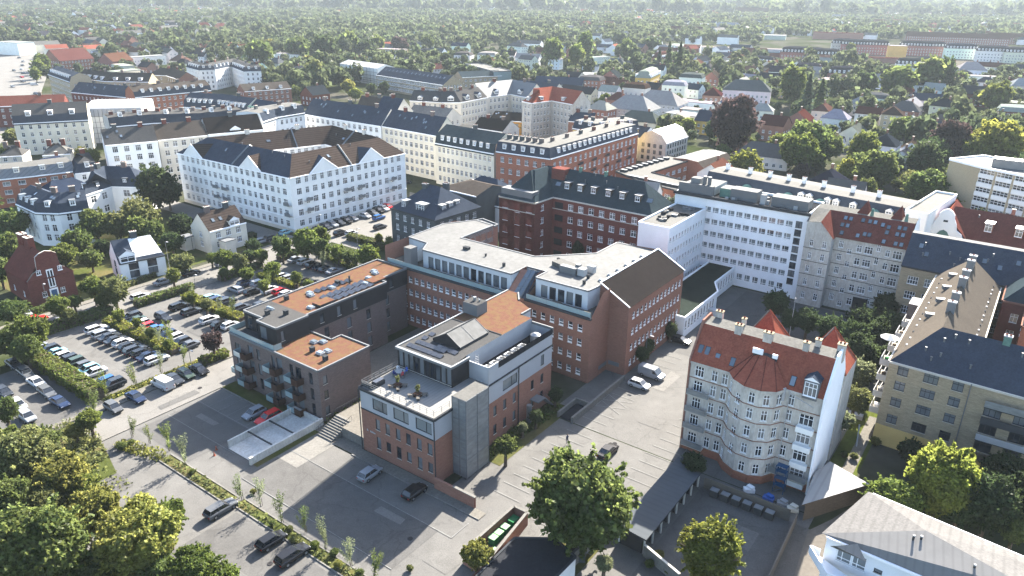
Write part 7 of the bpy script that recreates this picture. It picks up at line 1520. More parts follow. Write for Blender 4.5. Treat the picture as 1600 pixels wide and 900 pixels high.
# single trees, read off one by one
ptree(908, 792, 84, 'round', 'mid', .9, 1.6, 'big round dark green tree standing alone at the near end of the drive')
ptree(1112, 858, 50, 'tall', 'yel', 1.45, 1.5, 'yellow-green upright tree in the shaded yard beside the garages')
ptree(1478, 745, 60, 'willow', 'yel', 1.15, 1.5, 'feathery yellow-green tree in front of the tan brick block')
ptree(1398, 780, 42, 'round', 'fresh', .9, 1.2, 'bushy bright green tree behind the roof corner of the white villa')
NT = [(300, 466, 9, 'open', 'fresh', 1.1), (322, 477, 9, 'open', 'olive', 1.1), (345, 488, 8, 'open', 'fresh', 1.1), (214, 503, 8, 'open', 'fresh', 1.1), (236, 520, 8, 'open', 'mid', 1.1), (262, 538, 9, 'open', 'fresh', 1.1), (385, 428, 11, 'open', 'fresh', 1), (350, 424, 9, 'open', 'mid', 1), (330, 404, 9, 'open', 'fresh', 1), (412, 446, 10, 'open', 'fresh', 1), (115, 470, 12, 'open', 'mid', 1), (160, 470, 12, 'open', 'fresh', 1),
 (70, 790, 34, 'round', 'olive', 1), (110, 830, 40, 'open', 'aut', 1), (180, 880, 40, 'round', 'mid', .9), (260, 815, 34, 'open', 'fresh', .9), (20, 750, 30, 'open', 'aut', 1), (130, 770, 30, 'open', 'fresh', 1), (65, 690, 26, 'round', 'mid', 1), (5, 900, 50, 'round', 'olive', 1), (245, 895, 36, 'round', 'mid', .9), (350, 905, 26, 'open', 'fresh', .9), (15, 690, 24, 'open', 'fresh', .9),
 (1300, 515, 24, 'round', 'dark', 1), (1350, 500, 26, 'round', 'dark', 1), (1390, 510, 24, 'round', 'dark', 1), (1345, 552, 26, 'round', 'dark', 1), (1372, 556, 20, 'round', 'dark', 1), (1236, 500, 18, 'round', 'dark', .9), (1400, 545, 16, 'round', 'dark', 1), (1500, 790, 36, 'round', 'dark', 1), (1562, 740, 34, 'round', 'dark', .9),
 (1548, 785, 52, 'round', 'dark', 1), (1595, 765, 45, 'round', 'dark', 1.), (1424, 705, 22, 'round', 'dark', .9), (1586, 832, 22, 'round', 'mid', 1),
 (35, 720, 52, 'round', 'olive', 1), (98, 752, 46, 'open', 'aut', 1), (20, 790, 40, 'round', 'mid', 1), (150, 800, 42, 'open', 'aut', 1.), (215, 845, 66, 'open', 'aut', 1), (62, 870, 74, 'round', 'mid', 1), (150, 890, 40, 'round', 'olive', 1), (305, 892, 44, 'open', 'fresh', .9), (8, 640, 22, 'round', 'mid', 1), (-5, 850, 50, 'round', 'dark', 1),
 (140, 655, 18, 'open', 'fresh', .9), (118, 672, 15, 'open', 'aut', .9), (1340, 583, 27, 'round', 'pale', .9), (1338, 622, 24, 'round', 'olive', 1), (1316, 655, 18, 'open', 'pale', 1),
 (1213, 474, 20, 'round', 'dark', 1), (1262, 500, 22, 'round', 'dark', .9), (1335, 530, 30, 'round', 'dark', .9), (1372, 520, 26, 'round', 'dark', .9), (1385, 480, 22, 'round', 'dark', 1), (1318, 555, 22, 'round', 'dark', .9), (1292, 535, 14, 'round', 'fresh', .9), (1300, 570, 18, 'round', 'dark', .9),
 (790, 697, 17, 'round', 'mid', 1), (817, 668, 8, 'round', 'pale', 1), (838, 650, 12, 'round', 'dark', 1), (868, 617, 12, 'round', 'dark', 1), (1003, 553, 11, 'tall', 'dark', 1.3), (1014, 540, 11, 'tall', 'dark', 1.3), (1048, 515, 11, 'round', 'dark', 1.2),
 (746, 868, 25, 'open', 'aut', .9), (944, 880, 15, 'round', 'pale', .9), (1085, 722, 20, 'round', 'dark', .9), (331, 532, 16, 'open', 'cop', 1.2),
 (905, 390, 14, 'round', 'dark', 1.2), (795, 350, 10, 'round', 'yel', 1), (822, 362, 12, 'round', 'fresh', 1),
 (243, 288, 36, 'round', 'dark', 1.), (262, 300, 22, 'round', 'dark', .95), (150, 352, 26, 'round', 'mid', .8), (185, 350, 26, 'round', 'olive', .85), (216, 360, 22, 'round', 'mid', .9), (240, 365, 20, 'round', 'mid', .9), (120, 378, 24, 'round', 'mid', .85), (98, 398, 20, 'round', 'fresh', .85), (142, 405, 18, 'round', 'mid', .8),
 (160, 385, 14, 'round', 'dark', .9), (282, 350, 20, 'round', 'dark', .9), (268, 376, 18, 'round', 'dark', .9), (285, 410, 18, 'open', 'olive', .85), (20, 350, 24, 'round', 'mid', 1), (12, 392, 26, 'round', 'mid', 1), (-2, 420, 22, 'round', 'mid', 1), (60, 352, 14, 'round', 'dark', 1), (90, 408, 16, 'round', 'mid', .8),
 (145, 448, 18, 'open', 'fresh', 1), (178, 452, 22, 'open', 'olive', 1.1), (90, 478, 18, 'open', 'fresh', 1), (108, 492, 13, 'open', 'olive', 1), (20, 485, 22, 'open', 'mid', .9), (45, 520, 34, 'open', 'fresh', .9), (15, 530, 30, 'open', 'mid', .9), (40, 545, 24, 'round', 'mid', .9), (185, 492, 10, 'open', 'fresh', 1.2),
 (270, 430, 13, 'open', 'fresh', 1), (352, 402, 16, 'open', 'fresh', 1), (375, 412, 14, 'open', 'olive', 1), (408, 398, 13, 'open', 'fresh', 1), (440, 385, 16, 'open', 'mid', 1.1), (478, 378, 24, 'open', 'fresh', 1), (500, 372, 18, 'open', 'fresh', 1), (502, 390, 16, 'open', 'mid', 1), (528, 395, 14, 'open', 'fresh', 1), (545, 400, 12, 'open', 'mid', 1), (575, 402, 18, 'round', 'fresh', 1), (425, 420, 14, 'open', 'fresh', 1),
 (556, 405, 10, 'open', 'mid', 1), (463, 434, 10, 'open', 'fresh', 1), (482, 445, 9, 'open', 'fresh', 1), (592, 372, 7, 'open', 'fresh', 1.2), (608, 378, 7, 'open', 'fresh', 1.2), (390, 400, 14, 'round', 'dark', .7), (395, 382, 14, 'round', 'dark', .8),
 (825, 200, 12, 'tall', 'olive', 1.3), (700, 184, 7, 'round', 'fresh', 1.3), (800, 212, 9, 'round', 'mid', 1), (68, 98, 10, 'tall', 'fresh', 1.5), (60, 105, 11, 'tall', 'fresh', 1.4), (62, 95, 9, 'tall', 'mid', 1.4), (55, 115, 9, 'tall', 'fresh', 1.3), (285, 118, 7, 'tall', 'fresh', 1.4), (20, 215, 14, 'round', 'olive', .9), (62, 215, 13, 'round', 'mid', .9), (80, 240, 9, 'round', 'mid', 1),
 (145, 243, 12, 'round', 'fresh', 1.1), (128, 240, 10, 'round', 'aut', 1), (8, 240, 14, 'round', 'mid', .9), (30, 245, 8, 'round', 'mid', 1),
 (1146, 196, 36, 'round', 'cop', 1.0), (1262, 225, 30, 'round', 'mid', .95), (1250, 235, 30, 'round', 'fresh', .9), (1290, 228, 22, 'round', 'mid', 1), (1350, 232, 24, 'round', 'fresh', 1), (1348, 262, 22, 'round', 'mid', .9), (1372, 268, 26, 'round', 'mid', 1), (1325, 270, 16, 'round', 'yel', .9), (1445, 292, 26, 'round', 'mid', 1.1), (1430, 285, 18, 'open', 'olive', 1.1), (1478, 318, 18, 'open', 'fresh', 1), (1488, 222, 30, 'round', 'cop', .95), (1560, 222, 40, 'round', 'yel', .85),
 (1412, 202, 22, 'round', 'mid', 1), (1166, 252, 20, 'round', 'yel', .85), (1182, 268, 12, 'round', 'aut', 1), (1130, 238, 14, 'wide', 'mid', .8), (1112, 205, 12, 'round', 'dark', 1), (1218, 120, 0, '', '', 0) if False else (1240, 135, 20, 'tall', 'mid', 1.3), (1262, 150, 15, 'cone', 'blue', 2.2), (1283, 148, 13, 'cone', 'dark', 2.2), (1352, 128, 18, 'round', 'dark', 1), (1403, 122, 26, 'round', 'mid', .95), (1455, 115, 22, 'round', 'mid', 1.2), (1474, 120, 18, 'round', 'dark', 1.2),
 (1500, 122, 12, 'round', 'mid', 1), (1557, 152, 20, 'round', 'fresh', 1), (1330, 75, 8, 'round', 'fresh', 1), (865, 82, 18, 'round', 'mid', 1.2), (900, 87, 15, 'round', 'fresh', 1.1), (915, 72, 14, 'tall', 'mid', 1.4), (980, 77, 12, 'tall', 'mid', 1.5), (1045, 90, 10, 'cone', 'dark', 2.4), (1062, 95, 12, 'cone', 'dark', 2.), (1030, 95, 8, 'cone', 'blue', 2.2), (1018, 72, 16, 'wide', 'dark', .7),
 (945, 155, 11, 'round', 'fresh', 1), (955, 148, 10, 'round', 'mid', 1), (975, 143, 10, 'round', 'dark', 1.2), (1030, 205, 9, 'round', 'mid', 1), (1060, 200, 12, 'round', 'mid', .9), (1068, 190, 7, 'round', 'dark', 1), (1095, 162, 10, 'wide', 'dark', .6), (1075, 196, 12, 'round', 'fresh', 1),
 (490, 112, 20, 'round', 'olive', 1.2), (480, 98, 12, 'open', 'aut', 1.1), (505, 120, 14, 'round', 'mid', 1.1), (462, 142, 9, 'tall', 'mid', 1.2), (478, 140, 8, 'round', 'fresh', 1), (545, 135, 12, 'round', 'aut', .9), (600, 135, 9, 'round', 'dark', 1), (580, 138, 8, 'round', 'dark', 1), (555, 147, 12, 'wide', 'fresh', .7),
 (405, 82, 22, 'round', 'mid', 1), (420, 70, 12, 'open', 'aut', 1), (465, 72, 20, 'round', 'mid', .9), (508, 75, 20, 'round', 'dark', 1.0), (545, 68, 18, 'round', 'mid', 1), (572, 75, 14, 'round', 'dark', 1), (590, 70, 14, 'round', 'mid', 1), (625, 72, 14, 'open', 'cop', .9), (668, 68, 12, 'round', 'mid', 1)]
for (px, py, rp, kd, cl, asp) in NT: ptree(px, py, rp*(1.15 if rp >= 18 and py < 340 and px > 1000 else 1), kd, cl, asp, 1.2 if rp*asp < 16 else 2.0)
# young staked trees in the verges
SAP = [(262, 690, 10), (287, 712, 10), (205, 668, 7), (232, 678, 6), (375, 765, 9), (405, 775, 9), (438, 802, 10), (475, 815, 10), (508, 842, 11), (546, 868, 11), (585, 888, 12), (210, 590, 8), (250, 572, 7), (286, 558, 7), (180, 480, 8), (228, 520, 6), (248, 530, 6), (268, 532, 9), (303, 462, 5), (343, 480, 5), (363, 485, 7), (328, 478, 5), (146, 640, 9), (165, 605, 9), (420, 440, 6), (505, 412, 6)]
for i, (px, py, rp) in enumerate(SAP):
    x, y = X(px, py, 1.8); dep = hypot(x, y, CAMH); tree(x, y, rp*dep/F*1.15, 1.9, 'young', tr_rnd.choice(('fresh', 'pale', 'mid')), .5)
for px, py, r in ((432, 830, 6), (452, 825, 6), (458, 842, 6), (492, 850, 7), (522, 862, 7), (528, 880, 7), (562, 893, 7), (425, 815, 5), (395, 765, 5), (190, 697, 8), (205, 690, 6), (640, 885, 6), (150, 690, 7), (300, 735, 5), (245, 545, 6), (548, 645, 6), (538, 650, 6), (528, 658, 6), (565, 640, 5), (240, 555, 4), (268, 548, 4), (150, 610, 5), (765, 660, 5), (748, 703, 6), (1030, 865, 8), (1000, 850, 8), (1015, 880, 8), (1045, 890, 8), (1368, 690, 8), (1395, 560, 14), (250, 400, 5), (290, 425, 6), (330, 372, 6), (1320, 708, 6), (1335, 712, 6)):
    x, y = X(px, py, .7); dep = hypot(x, y, CAMH); tree(x, y, r*dep/F, .7, 'round', tr_rnd.choice(('mid', 'olive', 'aut', 'fresh')), .1, shrub=True)
# hedges
HEDGES = []
def hedge(pts, w, h, col, label):
    rs = np.random.RandomState(len(pts)+int(w*10)+abs(int(pts[0][0]))); P = []; Nn = []
    b = pts[0]; mb = MB()
    for p, q in zip(pts[:-1], pts[1:]):
        L = hypot(q[0]-p[0], q[1]-p[1]); d = np.array([(q[0]-p[0])/L, (q[1]-p[1])/L, 0]); n = np.array([d[1], -d[0], 0]); up = np.array([0, 0, 1.])
        for (nv, wid, fn) in ((up, w, lambda u: n*(u-.5)[:, None]*w+up*h), (n, h, lambda u: n*w/2+up*u[:, None]*h), (-n, h, lambda u: -n*w/2+up*u[:, None]*h)):
            k = int(L*wid*26); u = rs.rand(k); s = rs.rand(k)*L
            pp = np.array([p[0]-b[0], p[1]-b[1], 0])+d*s[:, None]+fn(u)+nv*(rs.normal(size=k)*.10+.12*np.sin(s*1.7))[:, None]
            P.append(pp); Nn.append(nv+rs.normal(size=(k, 3))*.55)
        mb.bar((p[0]-b[0], p[1]-b[1]), (q[0]-b[0], q[1]-b[1]), w-.35, 0, h-.2, 'bark')
    o = link('hedge', quadmesh('hedge', leafquads(np.concatenate(P), np.concatenate(Nn), .3)), None, (*b, 0)); o.color = (*GC[col], 1); tag(o, label, 'hedge')
    link('dark_core', mb.mesh('dark_core'), o)  # solid dark box filling the hedge, stands for the shade between the leaves
hedge(WP([(-82.3, 8), (-81.9, 22)]), 1.8, 1.7, 'mid', 'clipped green hedge between the street and the middle of the left car park')
hedge(WP([(-81.5, 29), (-81.5, 41)]), 1.8, 1.7, 'mid', 'clipped green hedge along the street at the back of the right hand lot')
hedge(WP([(-79.2, .2), (-53.8, .9)]), 2.4, 1.3, 'yel', 'sunlit yellow-green hedge splitting the left car park, beside the red car')
hedge(WP([(-78.3, 18), (-56.4, 18)]), 2.4, 1.3, 'yel', 'sunlit yellow-green hedge with young trees, behind the white estate car')
hedge(WP([(-74.4, -17.1), (-60, -17.2), (-48.3, -17.3)]), 3.0, 2.2, 'fresh', 'wide rough green hedge between the shaded western lane and the car park')
hedge(WP([(-84, -22), (-83.5, -8), (-83, 3)]), 2.6, 2.0, 'mid', 'bushy green hedge along the street above the left parking rows')
hedge(WP([(-45.4, .8), (-45.2, 6.5)]), 1.8, 1.5, 'fresh', 'short green hedge beside the copper leaved bush near the flats')
hedge([X(405, 432), X(464, 450)], 1.8, 1.1, 'yel', 'bright yellow-green hedge nearest the orange planted roof')
hedge([X(436, 408), X(463, 398)], 2.0, 1.6, 'dark', 'short dark hedge at the back of the lot below the courtyard block')
hedge([X(546, 374), X(612, 392)], 2.2, 1.8, 'mid', 'green hedge in front of the black brick corner house')
hedge([X(520, 408), X(560, 424)], 1.6, 1.2, 'fresh', 'low green hedge behind the orange planted roof')
hedge([X(500, 392), X(520, 408)], 1.8, 1.2, 'mid', 'low hedge under the street trees beside the parked silver cars')
hedge([X(200, 448), X(243, 432)], 1.4, 1.1, 'olive', 'low olive hedge in front of the white villa with the sunlit roof')
hedge([X(52, 492), X(86, 478)], 1.4, 1.2, 'mid', 'low hedge in front of the red brick house with the curved gable')
hedge([X(1112, 226), X(1160, 240)], 4, 3, 'dark', 'tall dark hedge below the big copper coloured tree')
hedge([X(375, 380), X(398, 372)], 2, 1.8, 'dark', 'dark hedge right of the beige villa with the brown tiled roof')
def weeds(pts, w, h, dens, col, label):
    rs = np.random.RandomState(8); P = []; b = pts[0]
    for p, q in zip(pts[:-1], pts[1:]):
        L = hypot(q[0]-p[0], q[1]-p[1]); d = np.array([(q[0]-p[0])/L, (q[1]-p[1])/L, 0]); n = np.array([d[1], -d[0], 0]); k = int(L*w*dens); s = rs.rand(k)*L; u = (rs.rand(k)-.5)*w
        z = h*rs.rand(k)**1.5*(.35+.65*np.abs(np.sin(s*1.3+np.sin(s*.37)*3))); P.append(np.array([p[0]-b[0], p[1]-b[1], .12])+d*s[:, None]+n*u[:, None]+np.array([0, 0, 1.])*z[:, None])
    P = np.concatenate(P); o = link('weeds', quadmesh('weeds', leafquads(P, rs.normal(size=P.shape), .24, 1.8)), None, (*b, 0)); o.color = (*GC[col], 1); tag(o, label, 'weeds', kind='stuff')
weeds(WP([(-4.4, -19.1), (29.5, -19.1)]), 1.2, .6, 11, 'olive', 'rough weeds in the long verge of young trees at the front')
weeds(WP([(-22.8, -19.5), (-5.6, -19.5)]), 1.3, .6, 12, 'olive', 'rough weeds in the short verge left of the concrete ramp')
weeds(WP([(-32, -22), (-23, -19.8)]), 2.2, 1.2, 24, 'aut', 'yellow weeds at the round end of the short verge')
weeds(WP([(-47.3, -16), (-47.3, 7)]), 1.6, .5, 14, 'aut', 'dry weeds along the kerb of the left car park')
weeds(WP([(-45, -24), (-37, -25), (-30, -27)]), 4.5, 1.4, 16, 'olive', 'shaggy weeds beside the curved drive at the left')
weeds(WP([(-10.3, 1.8), (-10.3, 12.5)]), 1.2, 1.2, 26, 'fresh', 'leafy strip of green against the dark brick end wall')
weeds(WP([(16, 11), (17.5, 30)]), 3, .6, 12, 'mid', 'low planting between the brick office and the bays')
weeds(WP([(-46, -34), (-20, -34)]), 16, .8, 3, 'olive', 'undergrowth beneath the trees in the lower left corner')
# scattered trees: the nearest are things, the rest one mass
spots = []
rnd = random.Random(23); rs = np.random.RandomState(4)
for (y0, y1, st, pr, r0, r1) in ((120, 420, 9.5, .60, 2.6, 6.4), (420, 950, 10.2, .60, 3.0, 6.2)):
    yy = y0
    while yy < y1:
        xx = -yy*.86-30
        while xx < yy*.84+30:
            x = xx+rnd.uniform(-.45, .45)*st; y = yy+rnd.uniform(-.45, .45)*st; xx += st
            px, py = PX(x, y)
            nn_ = sin(x*.013+1.3*sin(y*.006))*sin(y*.010+sin(x*.008)*1.5)
            if rnd.random() > pr*(1.15 if nn_ > 0 else .62)*(.72 if px > 820 or px < 330 else 1): continue
            if py > 930 or px < -120 or px > 1720: continue
            if blocked(x, y, 2.6): continue
            spots.append((x, y, rnd.uniform(r0, r1)*(1.2 if nn_ > 0 else .78)*(.75 if 820 < px and py > 90 and rnd.random() < .5 else 1)))
        yy += st
ex = [(o.location.x, o.location.y, 4.) for o, _, _ in TREES]
exa = np.array(ex)
spots = [s for s in spots if np.min(np.hypot(exa[:, 0]-s[0], exa[:, 1]-s[1])) > 5.5]
spots.sort(key=lambda s: hypot(s[0], s[1]))
nt = sum(1 for o, _, _ in TREES if o['category'] == 'tree')+4
keep = max(0, 296-nt)
cols = ['mid']*6+['olive']*3+['dark']*4+['fresh']*3+['yel', 'cop', 'blue', 'aut']
for s in spots[:keep]:
    cl = rnd.choice(cols); kd = rnd.choice(['round']*6+['open']*2+['tall']*2+['cone']*(2 if cl in ('dark', 'blue') else 0))
    tree(s[0], s[1], s[2]*(.65 if kd == 'cone' else 1), 2.0 if kd == 'cone' else rnd.choice((.8, .9, 1., 1.1)), kd, cl, 1.0)
def forest(name, spots, nq, ls, label, seedn, flat=1.0):
    tm = []
    for sd in range(5):
        kd = ('round', 'round', 'wide', 'tall', 'open')[sd]; p, o = crown_pts(sd+seedn, nq, 1., 2*(1.25 if kd == 'tall' else .95)*flat, kd)
        o = o/np.linalg.norm(o, axis=1, keepdims=True)*.8+np.random.RandomState(sd).normal(size=o.shape)*.5
        tm.append(leafquads(p, o, ls, 1.2))
    out = []
    for i, (x, y, r) in enumerate(spots):
        a = rs.rand()*6.28; c, s = cos(a), sin(a); v = tm[i % 5]*np.array([r, r, r*rs.uniform(.85, 1.2)]); v = np.stack([v[:, 0]*c-v[:, 1]*s+x, v[:, 0]*s+v[:, 1]*c+y, v[:, 2]+r*.25], 1); out.append(v)
    o = link(name, quadmesh(name, np.concatenate(out))); o.color = (.033, .044, .021, 1); tag(o, label, 'trees', kind='stuff'); return o
forest('treeline', spots[keep:], 170, .34, 'mass of garden and park trees filling the suburbs beyond the houses', 20)
fs = []
for (y0, y1, st, pr, r) in ((950, 2200, 17, .74, (5, 8.5)), (2200, 5200, 46, .75, (12, 26))):
    yy = y0
    while yy < y1:
        xx = -yy*.82
        while xx < yy*.80:
            x = xx+rnd.uniform(-.45, .45)*st; y = yy+rnd.uniform(-.45, .45)*st; xx += st
            if rnd.random() < pr*(1.1 if sin(x*.006+1.3*sin(y*.003))*sin(y*.005+sin(x*.004)) > -.1 else .5)*(.8 if abs(x/y) > .25 and y < 1700 else 1) and not blocked(x, y, 5): fs.append((x, y, rnd.uniform(*r)))
        yy += st*(1 if y0 < 2000 else 1.6)
forest('distant_woods', fs, 46, .62, 'far hazy woods running to the horizon', 40, .8)
# ================================================================== CARS, PEOPLE, STREET FURNITURE
def carproto(L, Wd, Hh, zb, cab, top, van=False):
    "cab = cabin foot x0..x1, top = roof x0..x1 ; x forward"
    hw = Wd/2; b = MB(); st = [(-L/2, .42, zb-.12, hw*.86), (-L/2+.1, .25, zb, hw*.96), (-L*.25, .22, zb+.03, hw), (L*.12, .22, zb, hw), (L*.33, .22, zb-.07, hw*.99), (L/2-.16, .25, zb-.22, hw*.93), (L/2, .38, zb-.38, hw*.8)]
    secs = [[(x, -w*.92, zl), (x, -w, zl+.18), (x, -w, zt-.14), (x, -w*.88, zt), (x, w*.88, zt), (x, w, zt-.14), (x, w, zl+.18), (x, w*.92, zl)] for x, zl, zt, w in st]
    for s, q in zip(secs[:-1], secs[1:]):
        for k in range(8): j = (k+1) % 8; b.face([s[k], q[k], q[j], s[j]], 'paint')
    b.face(secs[0], 'paint'); b.face(secs[-1][::-1], 'paint')
    yb, yt = hw*.86, hw*.70 if not van else hw*.84; z1 = Hh-.06
    c0 = [(cab[0], -yb), (cab[1], -yb), (cab[1], yb), (cab[0], yb)]; c1 = [(top[0], -yt), (top[1], -yt), (top[1], yt), (top[0], yt)]
    g = MB(); zg = zb-.03
    for k in range(4):
        j = (k+1) % 4; m = 'car_glass' if (not van or k == 1) else 'paint'
        (g if m == 'car_glass' else b).face([(*c0[k], zg), (*c0[j], zg), (*c1[j], z1), (*c1[k], z1)], m)
    if van:
        for s in (-1, 1):
            y0, y1 = s*(yb*.97), s*(yt*.99); g.face([(cab[1]-1.2, y0+s*.05, zb+.08), (cab[1]-.35, y0+s*.05, zb+.08), (top[1]-.1, y1+s*.04, z1-.2), (cab[1]-1.2, y1+s*.04, z1-.2)], 'car_glass')
    b.prism([(top[0]-.05, -yt-.02), (top[1]+.05, -yt-.02), (top[1]+.05, yt+.02), (top[0]-.05, yt+.02)], z1, Hh, 'paint', bottom=True)
    for k in range(4): b.tube((*c0[k], zg), (*c1[k], z1), .045, 'paint', 4)
    for s in (-1, 1): xm = (cab[0]+cab[1])/2-.1; b.tube((xm, s*yb, zg), (xm-.05, s*yt, z1), .035, 'paint', 4)
    w = MB()
    w.tube((0, -.11, .33), (0, .11, .33), .33, 'rubber', 12); r = MB(); r.tube((0, -.118, .33), (0, .118, .33), .2, 'rim', 8)
    h = MB(); h.box((0, 0, 0), .1, .32, .14, 'headlight'); tl = MB(); tl.box((0, 0, 0), .08, .3, .16, 'taillight')
    return dict(body=b.mesh('body'), window=g.mesh('window'), wheel=w.mesh('wheel'), rim=r.mesh('rim'), head=h.mesh('headlight'), tail=tl.mesh('taillight'), L=L, hw=hw, zb=zb)
PR = {'hatch': carproto(4.1, 1.78, 1.46, .92, (-1.9, 1.05), (-1.45, .35)), 'estate': carproto(4.7, 1.84, 1.48, .93, (-2.2, 1.05), (-1.85, .3)), 'suv': carproto(4.55, 1.88, 1.66, 1.06, (-2.1, 1.0), (-1.75, .35)),
      'sedan': carproto(4.6, 1.82, 1.42, .9, (-1.6, 1.05), (-.95, .3)), 'van': carproto(5.1, 1.98, 2.0, 1.08, (-2.5, 1.75), (-2.42, .95), True)}
CC = {'white': (.34, .34, .34), 'silver': (.15, .16, .175), 'grey': (.06, .063, .067), 'black': (.008, .008, .009), 'dark': (.022, .025, .03), 'blue': (.02, .07, .19), 'navy': (.012, .02, .045), 'red': (.38, .012, .014), 'green': (.03, .045, .035), 'teal': (.14, .28, .32), 'beige': (.3, .26, .2)}
CARS = []; car_rnd = random.Random(3)
TN = {'hatch': 'hatchback', 'estate': 'estate car', 'suv': 'tall car', 'sedan': 'saloon', 'van': 'van'}
def car(x, y, rz, col, ty='hatch', label=None, group=None):
    p = PR[ty]; o = link('parked_car' if ty != 'van' else 'parked_van', None, None, (x, y, .1), rz); o['category'] = 'car' if ty != 'van' else 'van'; o['group'] = group or 'cars parked around the buildings'
    b = link('body', p['body'], o); b.color = (*CC[col], 1); link('window', p['window'], o)
    for sx in (-1, 1):
        for sy in (-1, 1): w = link('wheel', p['wheel'], o, (sx*p['L']*.30, sy*(p['hw']-.1), 0)); link('rim', p['rim'], w)
    for s in (-1, 1): link('headlight', p['head'], o, (p['L']/2-.13, s*p['hw']*.66, p['zb']-.42)); link('taillight', p['tail'], o, (-p['L']/2+.03, s*p['hw']*.72, p['zb']-.3))
    if label: o['label'] = label
    else: CARS.append((o, {'dark': 'dark grey', 'navy': 'dark blue'}.get(col, col)+' '+TN[ty], (x, y)))
def pc(px, py, col, ty=None, hd='b', label=None, jit=.04):
    x, y = X(px, py, .7); ty = ty or car_rnd.choice(('hatch', 'estate', 'suv', 'hatch', 'sedan'))
    base = {'a': TH, 'b': TH+pi/2, 'A': TH+pi, 'B': TH-pi/2}[hd] if isinstance(hd, str) else hd
    car(x, y, base+car_rnd.uniform(-jit, jit), col, ty, label)
def row(a, b0, st, cols, hd='b', ax='b'):
    "a row of bays in the grid frame"
    for i, c in enumerate(cols):
        if not c: continue
        p = W(a, b0+st*i) if ax == 'b' else W(b0+st*i, a)
        car(p[0], p[1], {'a': TH, 'b': TH+pi/2, 'A': TH+pi, 'B': TH-pi/2}[hd]+car_rnd.uniform(-.03, .03), c, 'suv' if car_rnd.random() < .35 else car_rnd.choice(('hatch', 'estate', 'sedan')))
mid_b = [ab for ab in ()]
for px, py, c in ((151, 514, 'white'), (162, 521, 'silver'), (171, 526, 'dark'), (181, 531, 'dark'), (192, 535, 'white'), (201, 541, 'black'), (211, 546, 'dark'), (221, 551, 'black'), (232, 556, 'navy'), (245, 561, 'white')): pc(px, py, c, hd='b')
for px, py, c in ((204, 495, 'dark'), (212, 501, 'green'), (220, 506, 'white'), (228, 511, 'red'), (240, 515, 'blue'), (250, 519, 'dark'), (260, 525, 'navy'), (272, 528, 'white'), (283, 534, 'dark'), (294, 540, 'grey')): pc(px, py, c, hd='B')
for px, py, c, h, ty in ((255, 496, 'dark', 'a', 'suv'), (280, 478, 'black', 'b', 'estate'), (299, 486, 'dark', 'b', 'estate'), (328, 499, 'white', 'b', 'estate'), (346, 507, 'black', 'b', 'suv'), (360, 508, 'white', 'b', 'hatch'), (330, 465, 'teal', 'b', 'hatch'), (340, 469, 'navy', 'b', 'suv'), (355, 471, 'dark', 'b', 'suv'), (377, 481, 'dark', 'b', 'suv'), (368, 452, 'silver', 'A', 'estate'), (395, 455, 'black', 'b', 'estate'), (384, 443, 'navy', 'b', 'suv'), (405, 443, 'silver', 'b', 'suv'), (422, 453, 'white', 'b', 'suv'), (438, 455, 'red', 'b', 'hatch'), (448, 459, 'white', 'b', 'hatch'), (408, 476, 'dark', 'b', 'hatch')): pc(px, py, c, ty, h)
for px, py, c in ((462, 405, 'silver'), (477, 408, 'white'), (489, 414, 'black'), (500, 417, 'dark'), (510, 420, 'dark'), (522, 423, 'silver')): pc(px, py, c, hd='b')
for px, py, c in ((441, 431, 'white'), (452, 434, 'silver'), (476, 438, 'dark'), (488, 442, 'dark')): pc(px, py, c, hd='b')
for px, py, c in ((62, 545, 'silver'), (76, 546, 'dark'), (85, 552, 'teal'), (94, 558, 'white'), (104, 564, 'dark'), (114, 568, 'green'), (126, 573, 'grey'), (137, 577, 'teal'), (147, 582, 'white'), (160, 598, 'blue'), (176, 601, 'dark')): pc(px, py, c, hd='B')
for px, py, c in ((21, 568, 'dark'), (40, 582, 'grey'), (57, 597, 'white'), (73, 612, 'grey'), (93, 628, 'navy')): pc(px, py, c, 'sedan' if c != 'grey' else 'estate', 'a')
for px, py, c in ((6, 612, 'dark'), (28, 632, 'white'), (42, 650, 'silver')): pc(px, py, c, 'hatch', 'a')
for px, py, c, ty in ((177, 636, 'grey', 'hatch'), (212, 620, 'navy', 'sedan'), (272, 592, 'dark', 'sedan'), (290, 584, 'green', 'hatch'), (311, 577, 'black', 'sedan')): pc(px, py, c, ty, 'a')
pc(254, 600, 'white', 'van', 'A', 'white panel van in the kerbside row of cars beside the dark brick flats')
pc(397, 645, 'silver', 'hatch', 'B', 'silver hatchback in the shade below the dark brick flats, left of a red car'); pc(419, 652, 'red', 'estate', 'B', 'dark red estate car in the shade below the dark brick flats')
pc(345, 794, 'grey', 'estate', 'b', 'grey estate car parked by the verge of young trees at the front'); pc(424, 844, 'black', 'hatch', 'b', 'black hatchback in the front row, left of a longer black car'); pc(457, 866, 'black', 'estate', 'b', 'long black estate car nearest the camera in the front row')
pc(578, 739, 'silver', 'hatch', 'b', 'silver hatchback alone in the shadow of the terrace office'); pc(648, 767, 'black', 'hatch', 'b', 'small black car in the shadow of the terrace office')
pc(950, 704, 'black', 'sedan', 'b', 'black saloon standing in the sun behind the big round tree'); pc(1018, 584, 'silver', 'van', 'a', 'grey people carrier with a bright roof beside the brick wing'); pc(999, 600, 'white', 'hatch', 'a', 'small white car half in shade beside the brick wing')
pc(1062, 531, 'black', 'estate', 'a', 'black estate car in the shaded bays below the dark gabled wing'); pc(1107, 490, 'white', 'van', 'A', 'white van parked by the low white wing of the slab')
